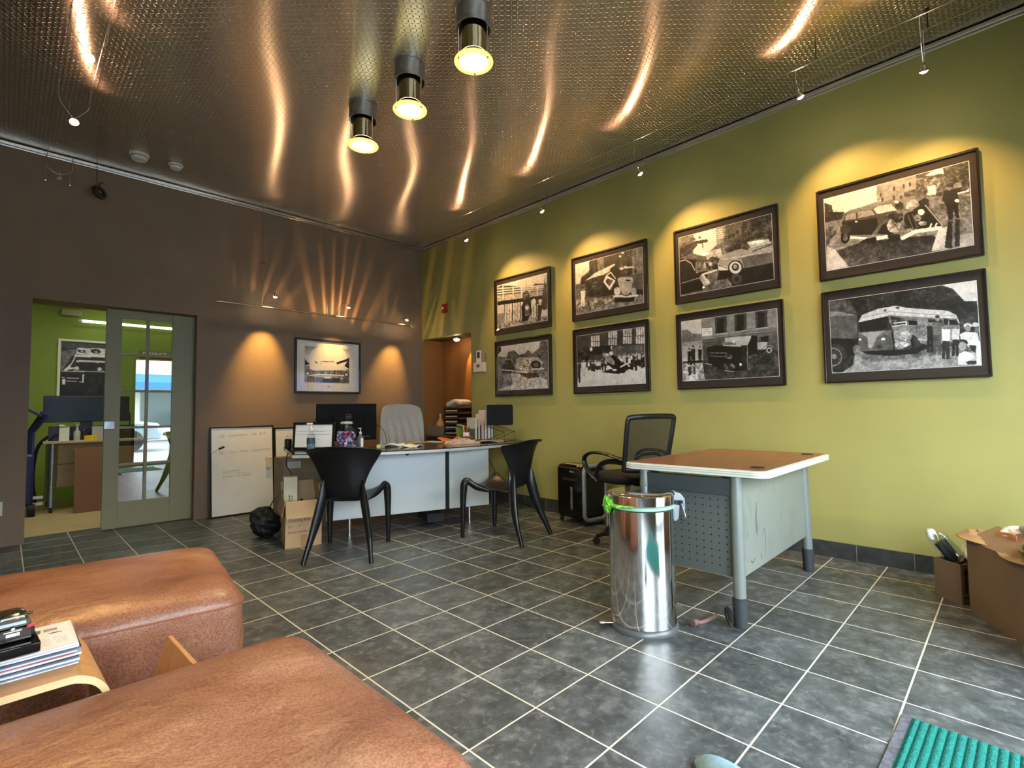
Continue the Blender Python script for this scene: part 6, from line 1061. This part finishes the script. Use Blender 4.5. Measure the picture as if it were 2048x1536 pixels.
def lounge(label, loc, rz, dep=.88, wid=.98, h=.43):
    """origin at the right front floor corner region: seat spans x -wid..0, y 0..dep"""
    t = thing('leather_lounge_chair', label, 'lounge chair', loc, rz, group='brown leather lounge chairs'); r_ = .07
    def top(u, v):
        x = -wid * (1 - u); y = dep * v; fx = min(1, (0 - x) / .16, 1); fy = min(1, y / .13, (dep - y) / .13)
        s1 = math.sin(math.pi / 2 * max(0, min(1, fx))) ; s2 = math.sin(math.pi / 2 * max(0, min(1, fy)))
        return x, y, s1, s2
    nx, ny = 60, 50; b = B(); V = []
    per = rrect(-wid, 0, 0, dep, .085, 6)
    # superellipse-like crowned cushion built as rings
    rings = [(0, .115), (0, .25), (.004, h - .10), (.000, h - .055), (.012, h - .022), (.036, h - .002), (.085, h + .014), (.16, h + .026), (.26, h + .033), (.40, h + .036)]
    n = len(per); cx_, cy_ = -wid / 2, dep / 2; vv = []; 
    for ins, z in rings:
        for (px, py) in per:
            dx, dy = px - cx_, py - cy_; kx = (wid / 2 - ins) / (wid / 2); ky = (dep / 2 - ins) / (dep / 2); bul = .012 * math.sin(math.pi * min(1, max(0, (z - .115) / (h - .15)))) if ins < .01 else 0
            vv.append((cx_ + dx * kx * (1 + bul), cy_ + dy * ky * (1 + bul), z))
    vv.append((cx_, cy_, h + .036)); m = len(rings); F = [(i * n + k, i * n + (k + 1) % n, (i + 1) * n + (k + 1) % n, (i + 1) * n + k) for i in range(m - 1) for k in range(n)] + [((m - 1) * n + k, (m - 1) * n + (k + 1) % n, m * n) for k in range(n)] + [tuple(range(n - 1, -1, -1))]
    b.add(vv, F); b.build('seat_cushion', lm, t, smooth=True)
    q = rrect(-wid - .001, .001, -.001, dep + .001, .085, 6); b = B(); b.tube([(x, y, h - .050) for x, y in q], .0035, 6, closed=True); b.build('piping', seam, t, smooth=True)
    b = B(); b.tube([(x, y, .112) for x, y in q], .004, 6, closed=True); b.build('piping', seam, t, smooth=True)
    b = B(); b.prism([(cx_ + (x - cx_) * .99, cy_ + (y - cy_) * .985) for x, y in per], .03, .112); b.build('base_rail', lm, t)
    for x in (-.08, -wid + .08):
        for y in (.08, dep - .08): b = B(); b.cyl((x, y, 0), (x, y, .032), .022, n=14); b.build('foot', blackmatte, t)
    return t
l1 = lounge('farther brown leather lounge chair seat, beyond the magazine table', (-.425, -.80, 0), R(-7.5), dep=.93)
l2 = copy_tree(l1, 'nearer brown leather lounge chair seat in the bottom left foreground', (-.41, -2.215, 0), R(0))
for o, dx in ((l1, 0), (l2, 0)):
    b = B(); b.prism(rrect(-.13, 0, .02, .86, .05), .20, .66); b.v = [(x - .685 - (.30 if o is l1 else 0) + (z - .2) * -.05, y, z) for x, y, z in b.v]; b.build('backrest', lm, o, bevel=.03, seg=3)

# ---- bent plywood magazine table between the chairs
ply = P('oak_plywood', srgb(196, 146, 92), .4, var=.12, vscale=3, stretch=(1, 12, 12)); plye = P('plywood_edge', srgb(232, 204, 150), .55)
t = thing('plywood_side_table', 'bent plywood side table between the two leather lounge chairs', 'side table', (-.880, -1.225, 0), R(2)); TZ = .455
def plyloop(off): return cr_([(-.85, TZ - off), (-.40, TZ - off), (-.14, TZ - off), (-.075 - off * .3, TZ - .006 - off), (-.028 - off * .7, TZ - .045 - off * .5), (-.006 - off, TZ - .115), (.014 - off, TZ - .26), (.034 - off, .0)], 4)
A_, B_2 = plyloop(0), plyloop(.018); b = B(); pts = A_ + B_2[::-1]; b.prism(pts, 0, -.385, Matrix(((1, 0, 0, 0), (0, 0, -1, 0), (0, 1, 0, 0), (0, 0, 0, 1)))); b.build('bent_top', ply, t, smooth=True)
b = B(); b.prism(pts, .0, .002, Matrix(((1, 0, 0, 0), (0, 0, -1, 0), (0, 1, 0, 0), (0, 0, 0, 1)))); b.build('veneer_edge', plye, t, label='pale layered front edge')
b = B(); b.prism([(.08, .0), (.098, 0), (.206, .360), (.190, .366)], -.05, -.34, Matrix(((1, 0, 0, 0), (0, 0, -1, 0), (0, 1, 0, 0), (0, 0, 0, 1)))); b.build('upright_panel', ply, t, bevel=.002, label='angled plywood upright at the right end')
b = B(); b.cyl((.175, .12, .322), (.189, .12, .318), .009, n=12); b.build('bolt', steel, t, smooth=True)
b = B(); b.box(-.02, .13, .06, .33, .06, .078); b.build('lower_shelf', ply, t)
# magazines
mags = [((205, 226, 244), 'light blue magazine at the bottom of the stack on the plywood table'), ((90, 104, 130), 'slate blue magazine second from the bottom of the stack'), ((206, 214, 226), 'pale magazine third from the bottom of the stack'), ((60, 66, 84), 'dark navy magazine fourth from the bottom of the stack'), ((190, 204, 226), 'blue-white magazine fifth from the bottom of the stack'), ((150, 70, 60), 'reddish magazine in the middle of the stack'), ((180, 196, 218), 'pale blue magazine just above the reddish one'), ((52, 58, 76), 'dark magazine third from the top of the stack'), ((196, 204, 224), 'lilac-white magazine under the top one')]
z = TZ + .001; rs = random.Random(11)
for k, (c, lab) in enumerate(mags):
    th = .0045 + .002 * rs.random(); W_, D_ = .29, .225
    t = thing('magazine', lab, 'magazine', (-1.106 + .012 * (rs.random() - .5), -1.045 + .010 * (rs.random() - .5), z), R(1 + 4 * (rs.random() - .5))); t['group'] = 'magazine stack on the plywood table'
    b = B(); b.box(-W_ / 2, W_ / 2, -D_ / 2, D_ / 2, .0006, th - .0006); b.build('pages', P('magazine_pages_%d' % k, srgb(*[min(255, q + 25) for q in c]), .5, var=.35, vscale=50, stretch=(1, 1, 14)), t)
    b = B(); b.box(-W_ / 2 - .0005, W_ / 2 + .0005, -D_ / 2 - .0005, D_ / 2 + .0005, th - .0012, th); b.build('cover', P('magazine_cover_%d' % k, srgb(*c), .25), t); z += th + .0004
t = thing('newsletter', 'grey printed newsletter on top of the magazine stack', 'magazine', (-1.103, -1.045, z), R(1)); Q = [(550, 380), (1050, 215), (1220, 560), (590, 680)]
ops = [('p', .86, [(0, 0), (2000, 0), (2000, 900), (0, 900)], .02), ('p', .55, [(560, 380), (740, 320), (770, 600), (590, 660)], .4), ('e', .4, 690, 360, 50, 22), ('e', .45, 640, 440, 60, 24, -10, .2), ('e', .4, 670, 560, 70, 22, -5, .2), ('p', .5, [(790, 335), (860, 320), (865, 370), (795, 385)], .1), ('p', .6, [(880, 320), (980, 290), (990, 325), (890, 355)], .08), ('p', .2, [(930, 368), (1035, 345), (1040, 358), (935, 380)]), ('p', .92, [(720, 450), (1120, 380), (1190, 560), (780, 620)], .02)] + [('l', .72, 5, [(800 + 8 * k, 470 + 18 * k), (950 + 8 * k, 445 + 18 * k)]) for k in range(7)] + [('l', .75, 5, [(980 + 8 * k, 430 + 16 * k), (1090 + 8 * k, 410 + 16 * k)]) for k in range(7)]
img = raster(Q, ops, 90, 70, 5); print_mesh('printed_page', img, lambda u, v: (-.03 + .165 * u, .10 - .20 * v, np.full_like(u, .0035)), t, photomat); b = B(); b.box(-.14, .142, -.108, .108, 0, .003); b.build('page_block', paper, t); z += .004
# model car on a black display base
t = thing('display_base', 'black plastic display base under the toy car on the magazines', 'display base', (-1.085, -1.075, z), R(4)); b = B(); b.box(-.13, .045, -.075, .085, 0, .026); b.build('base_block', blackgloss, t, bevel=.003)
t = thing('model_car', 'black toy car seen from behind on a black display base', 'toy car', (-1.092, -1.060, z + .0265), R(4))
bk_ = P('model_car_black', srgb(10, 10, 11), .08, coat=1)
def carbody(u, v):
    # v from tail (0) to nose (1), u around section
    y = -.055 + .20 * v; w_ = .043 * (1 - .18 * abs(2 * v - 1) ** 3); hh = .030 + .012 * math.sin(math.pi * min(1, v * 1.1)) ; th = math.pi * (u * 1.0); c, s_ = math.cos(th), math.sin(th)
    return (w_ * (abs(c) ** .45) * (1 if c > 0 else -1), y, .006 + hh * abs(s_) ** .5)
b = B(); b.grid(carbody, 24, 16); nb = 25; b.add([carbody(i / 24, 0) for i in range(25)], [tuple(range(25))]); b.add([carbody(i / 24, 1) for i in range(25)], [tuple(range(25))]); b.build('body', bk_, t, smooth=True)
def cab(u, v):
    y = -.050 + .115 * v; th = math.pi * u; c, s_ = math.cos(th), math.sin(th); hh = .032 * math.sin(math.pi * (.16 + .72 * v)) ** .6
    return (.036 * (1 - .22 * s_) * (abs(c) ** .4) * (1 if c > 0 else -1), y, .038 + hh * abs(s_) ** .5)
b = B(); b.grid(cab, 24, 14); b.add([cab(i / 24, 0) for i in range(25)], [tuple(range(25))]); b.build('cabin', P('dark_bronze_roof', srgb(52, 44, 26), .1, coat=1), t, smooth=True)
b = B(); b.quad((-.026, -.0525, .044), (.026, -.0525, .044), (.022, -.044, .064), (-.022, -.044, .064)); b.build('rear_window', P('rear_glass_pale', srgb(160, 178, 184), .1), t, solid=.001)
for s in (-1, 1): b = B(); b.cbox((s * .034, -.054, .036), (.016, .006, .009), ry=R(s * -14)); b.build('tail_lamp', P('red_tail_lamp', srgb(190, 60, 72), .2), t, bevel=.002)
b = B(); b.cbox((0, -.0575, .031), (.034, .003, .0026)); b.build('chrome_trim', steel, t); b = B(); b.cbox((0, -.0572, .0225), (.026, .003, .008)); b.build('number_plate', white, t); b = B(); b.cyl((0, -.0585, .037), (0, -.056, .037), .004, n=12); b.build('rear_badge', steel, t)
for sx in (-1, 1):
    for y in (-.025, .09): b = B(); b.cyl((sx * .034, y, .0125), (sx * .044, y, .0125), .0125, n=18); b.build('wheel', rubber, t, smooth=True)
    b = B(); b.cbox((sx * .040, .035, .044), (.014, .006, .008)); b.build('wing_mirror', bk_, t, bevel=.002)
t = thing('loose_leaflet', 'small red and white leaflet low beside the plywood table', 'leaflet', (-.845, -1.13, .079), R(10)); b = B(); b.cbox((0, 0, .05), (.05, .12, .09), ry=R(15)); b.build('leaflet_sheets', P('leaflet_print', srgb(225, 215, 210), .6, c2=srgb(150, 50, 45), vscale=22), t)

# ---- tip of a pale blue shoe at the bottom edge
t = thing('shoe', 'toe of a pale blue shoe at the bottom edge of the picture', 'shoe', (.310, -2.475, 0), R(-30))
def shoef(u, v):
    L_ = .29; y = L_ * v; w_ = .050 * math.sin(math.pi * (.12 + .86 * v) ** .9) ** .45 * (1 - .12 * math.cos(6 * v)); hh = .055 + .065 * (1 - v) ** 1.3; hh *= (1 - v ** 7); th = math.pi * u; c, s_ = math.cos(th), math.sin(th)
    return (w_ * c, y, .018 + hh * abs(s_) ** .75)
b = B(); b.grid(shoef, 22, 22); b.add([shoef(i / 22, 0) for i in range(23)], [tuple(range(23))]); b.build('upper', P('pale_blue_mesh', srgb(150, 190, 208), .8, var=.1, vscale=60), t, smooth=True)
b = B(); b.prism([(.054 * math.cos(a), .145 + .15 * math.sin(a)) for a in [k * .2618 for k in range(24)]], 0, .022); b.build('sole', P('shoe_sole', srgb(70, 66, 66), .7), t, bevel=.004)

# ================================================================== OFFICE BEYOND THE DOOR
maple = P('maple_laminate', srgb(206, 172, 104), .45, var=.08, vscale=3, stretch=(1, 6, 6))
t = thing('office_table', 'maple-topped table on steel legs with casters in the office beyond the door', 'table', (-.80, 4.96, 0)); OZ = .83
b = B(); b.box(0, 1.6, 0, .75, OZ - .028, OZ); b.build('table_top', P('beige_table_top', srgb(188, 164, 124), .45), t, bevel=.003)
for x, y in ((.085, .07), (1.52, .07), (.085, .68), (1.52, .68)):
    b = B(); b.cyl((x, y, .06), (x, y, OZ - .028), .032, n=20); lg = b.build('leg', P('grey_metal_leg', (.36, .38, .38, 1), .35, .8), t, smooth=True); b = B(); b.cyl((x - .015, y, .03), (x + .015, y, .03), .030, n=14); b.build('caster', rubber, lg)
b = B(); b.box(.14, .60, .30, .68, .265, OZ - .03); b.build('drawer_body', maple, t, bevel=.002)
for z0_, z1_ in ((.275, .535), (.545, .79)):
    b = B(); b.box(.145, .595, .28, .30, z0_, z1_); d_ = b.build('drawer', maple, t, bevel=.003); b = B(); b.cyl((.24, .262, z1_ - .085), (.36, .262, z1_ - .085), .006, n=10); b.box(.25, .258, .262, .28, z1_ - .089, z1_ - .081); b.box(.342, .35, .262, .28, z1_ - .089, z1_ - .081); b.build('handle', P('pale_handle', srgb(226, 216, 180), .3), d_)
b = B(); b.box(.62, 1.5, .33, .35, .70, OZ - .03); b.build('rail', P('dark_rail', srgb(40, 36, 32), .5), t)
t = thing('brown_panel', 'flat brown wooden panel leaning against the office table', 'panel', (-.53, 4.745, .004), 0); t.rotation_euler = (R(-11), 0, R(0)); b = B(); b.box(0, .66, 0, .02, 0, .755); b.build('panel_board', P('brown_board', srgb(122, 86, 54), .6), t, bevel=.002)
t = thing('ultrawide_monitor', 'wide dark monitor on the office table beyond the door', 'monitor', (-.42, 5.32, OZ)); b = B(); b.box(-.375, .46, -.02, .02, .22, .545); b.build('screen', P('dark_screen', srgb(24, 29, 33), .35), t, bevel=.006); b = B(); b.box(-.03, .09, 0, .03, .0, .25); b.cbox((.03, 0, .008), (.26, .2, .014)); b.build('stand', black, t)
b = B(); b.box(.46, .475, -.03, .0, .15, .33); b.build('side_handle', black, t, bevel=.004)
t = thing('keyboard_clutter', 'black cables and adapters heaped under the wide monitor', 'cables', (-.35, 5.10, OZ + .001)); b = B(); rs = random.Random(4)
for k in range(9): x = -.38 + .08 * k; b.tube(cr_([(x, rs.random() * .1, .01), (x + .05, -.05 * rs.random(), .10 * rs.random() + .03), (x + .12, .05, .15 * rs.random() + .02), (x + .18, .08, .012)], 5), .008 + .008 * rs.random(), 6)
b.box(-.40, .45, .03, .06, 0, .17); b.build('cable_heap', black, t, smooth=True, kind='stuff')
t = thing('white_device', 'small white box device among the cables on the office table', 'device', (-.30, 5.06, OZ + .10)); t.location = (-.30, 5.05, OZ + .001); b = B(); b.box(-.06, .08, -.02, .02, .0, .16); b.build('device_body', P('device_white', srgb(170, 172, 164), .5), t, bevel=.004)
t = thing('paper_stand', 'white pamphlet stand on the left of the office table', 'pamphlets', (-.62, 5.02, OZ + .001)); b = B(); b.box(-.04, .05, 0, .06, 0, .17); b.prism([(-.04, .16), (.05, .16), (.0, .19), (-.04, .20)], 0, .004, Mside); b.build('pamphlet_body', P('pamphlet_white', srgb(226, 226, 206), .7), t); 
t = thing('clear_bottle', 'clear plastic bottle beside the white pamphlet stand', 'bottle', (-.50, 5.02, OZ + .001)); b = B(); b.lathe([(0, 0), (.03, 0), (.032, .10), (.012, .13), (.012, .17), (.016, .175), (.016, .20), (0, .20)], n=16); b.build('bottle_body', P('milky_plastic', srgb(176, 180, 160), .3), t, smooth=True)
t = thing('yellow_tape', 'yellow tape roll on the office table', 'tape roll', (-.37, 5.03, OZ + .001)); b = B(); b.lathe([(.03, 0), (.065, 0), (.065, .055), (.03, .055), (.03, 0)], n=28); b.build('tape_ring', P('bright_yellow_tape', srgb(240, 206, 20), .4), t, smooth=True)
t = thing('hand_cart', 'dark blue hand cart with black wheels behind the left jamb in the office', 'hand cart', (-.93, 4.98, 0)); nb_ = P('navy_cart_body', srgb(36, 48, 92), .5)
b = B(); b.box(-.12, .06, -.10, .22, .12, .70); b.build('cart_body', nb_, t, bevel=.03); b = B(); b.tube([(.02, 0, .68), (.03, .05, .95), (.14, .0, 1.16)], [(.02, .05), (.02, .05), (.02, .06)], 8); b.build('cart_handle', nb_, t); b = B(); b.cbox((.05, 0, 1.17), (.15, .10, .03), ry=R(35)); b.build('top_tray', nb_, t, bevel=.006)
for y in (-.06, .16): b = B(); b.cyl((.02, y, .07), (.08, y, .07), .07, n=24); b.build('wheel', rubber, t, smooth=True)
b = B(); b.cbox((.10, -.02, .20), (.09, .02, .03)); b.cbox((.10, -.02, .13), (.09, .02, .03)); b.build('bracket', white, t)
t = thing('vacuum_hose', 'black hose standing beside the hand cart in the office', 'hose', (-.84, 5.16, 0)); b = B(); b.tube(cr_([(.0, 0, .1), (-.03, 0, .4), (.0, 0, .75), (.12, 0, .90), (.2, .05, .86)], 6), .018, 10); b.build('hose_tube', black, t, smooth=True)
t = thing('framed_poster', 'white framed black-and-white poster on the office wall', 'framed poster', (-.635, 6.2, 1.12)); W, H = .575, 1.06
b = B(); e = .03; b.box(0, e, -.035, -.002, 0, H); b.box(W - e, W, -.035, -.002, 0, H); b.box(e, W - e, -.035, -.002, 0, e); b.box(e, W - e, -.035, -.002, H - e, H); b.build('frame', P('white_frame', srgb(226, 226, 200), .5), t)
Q = [(690, 550), (1234, 590), (1215, 1600), (640, 1600)]
ops = [('p', .22, [(0, 0), (2000, 0), (2000, 2000), (0, 2000)], .08), ('p', .34, [(690, 550), (1700, 610), (1700, 660), (690, 640)], .05), ('p', .5, [(660, 700), (880, 650), (690, 960), (660, 960)], .12), ('p', .80, [(870, 645), (1700, 665), (1700, 780), (1180, 770), (850, 730)], .1), ('e', .25, 920, 690, 50, 22, 8), ('e', .75, 925, 690, 16, 12), ('e', .25, 1080, 690, 60, 34, 8), ('e', .7, 1085, 700, 16, 12), ('p', .85, [(830, 740), (1700, 760), (1700, 785), (840, 770)], .05), ('p', .86, [(880, 660), (800, 860), (700, 970), (760, 960), (840, 800)], .15), ('p', .15, [(850, 780), (1700, 790), (1700, 980), (870, 960)], .12), ('l', .8, 26, [(870, 830), (960, 825), (1100, 840), (1400, 850)]), ('l', .85, 22, [(740, 935), (870, 925)]), ('e', .8, 860, 930, 30, 24), ('e', .8, 1125, 945, 26, 26), ('p', .08, [(900, 850), (1070, 870), (1070, 980), (900, 960)], .05), ('l', .75, 12, [(690, 970), (1700, 990)]), ('p', .15, [(680, 990), (1700, 1010), (1700, 1600), (660, 1600)], .05), ('l', .8, 8, [(690, 1060), (880, 1075)]), ('l', .8, 8, [(690, 1110), (940, 1125)]), ('p', .9, [(925, 1020), (945, 1020), (940, 1130), (922, 1130)]), ('p', .85, [(695, 1080), (725, 1080), (722, 1160), (692, 1160)]), ('p', .16, [(950, 1070), (1700, 1090), (1700, 1600), (950, 1500)], .12)]
img = raster(Q, ops, 110, 120, 9); print_mesh('poster_print', img, lambda u, v: (.03 + .515 * u, np.full_like(u, -.010), 1.03 - 1.0 * v), t, photomat)
t = thing('district_sign', 'wooden framed grey sign with pale letters seen through the door panes', 'sign', (.265, 6.2, 1.985)); b = B(); b.box(0, .46, -.03, -.002, 0, .105); b.build('sign_board', P('grey_sign_board', srgb(120, 118, 100), .6), t, bevel=.003); text('DISTRICT', .062, P('pale_sign_letter', srgb(236, 232, 214), .6), t, Mrot((.04, -.0308, .032), R(90)), spacing=1.15, bold=.0015)
t = thing('orange_sign', 'orange wooden board below the grey lettered sign', 'sign', (.255, 6.2, 1.87)); b = B(); b.box(0, .48, -.03, -.002, 0, .09); b.build('board', P('orange_wood', srgb(206, 140, 70), .6, var=.1), t, bevel=.003)
t = thing('tube_light', 'white fluorescent tube light high on the office wall', 'light', (-.41, 5.98, 2.42)); b = B(); b.cyl((0, 0, 0), (1.4, 0, 0), .018, n=14); b.build('tube', emis('fluorescent_tube', (1, 1, .86, 1), 2.2), t, smooth=True); b = B(); b.cyl((-.03, 0, 0), (0, 0, 0), .022, n=12); b.cyl((-.03, 0, 0), (-.03, .15, 0), .01, n=8); b.cyl((1.40, 0, 0), (1.43, 0, 0), .022, n=12); b.cyl((1.43, 0, 0), (1.43, .15, 0), .01, n=8); b.build('end_cap', white, t)
t = thing('wall_fixture', 'small grey-green fixture near the top of the office wall', 'fixture', (-.51, 6.2, 2.50)); b = B(); b.box(-.11, .11, -.10, 0, 0, .09); b.build('fixture_body', P('grey_fixture', srgb(150, 150, 112), .6), t, bevel=.01)
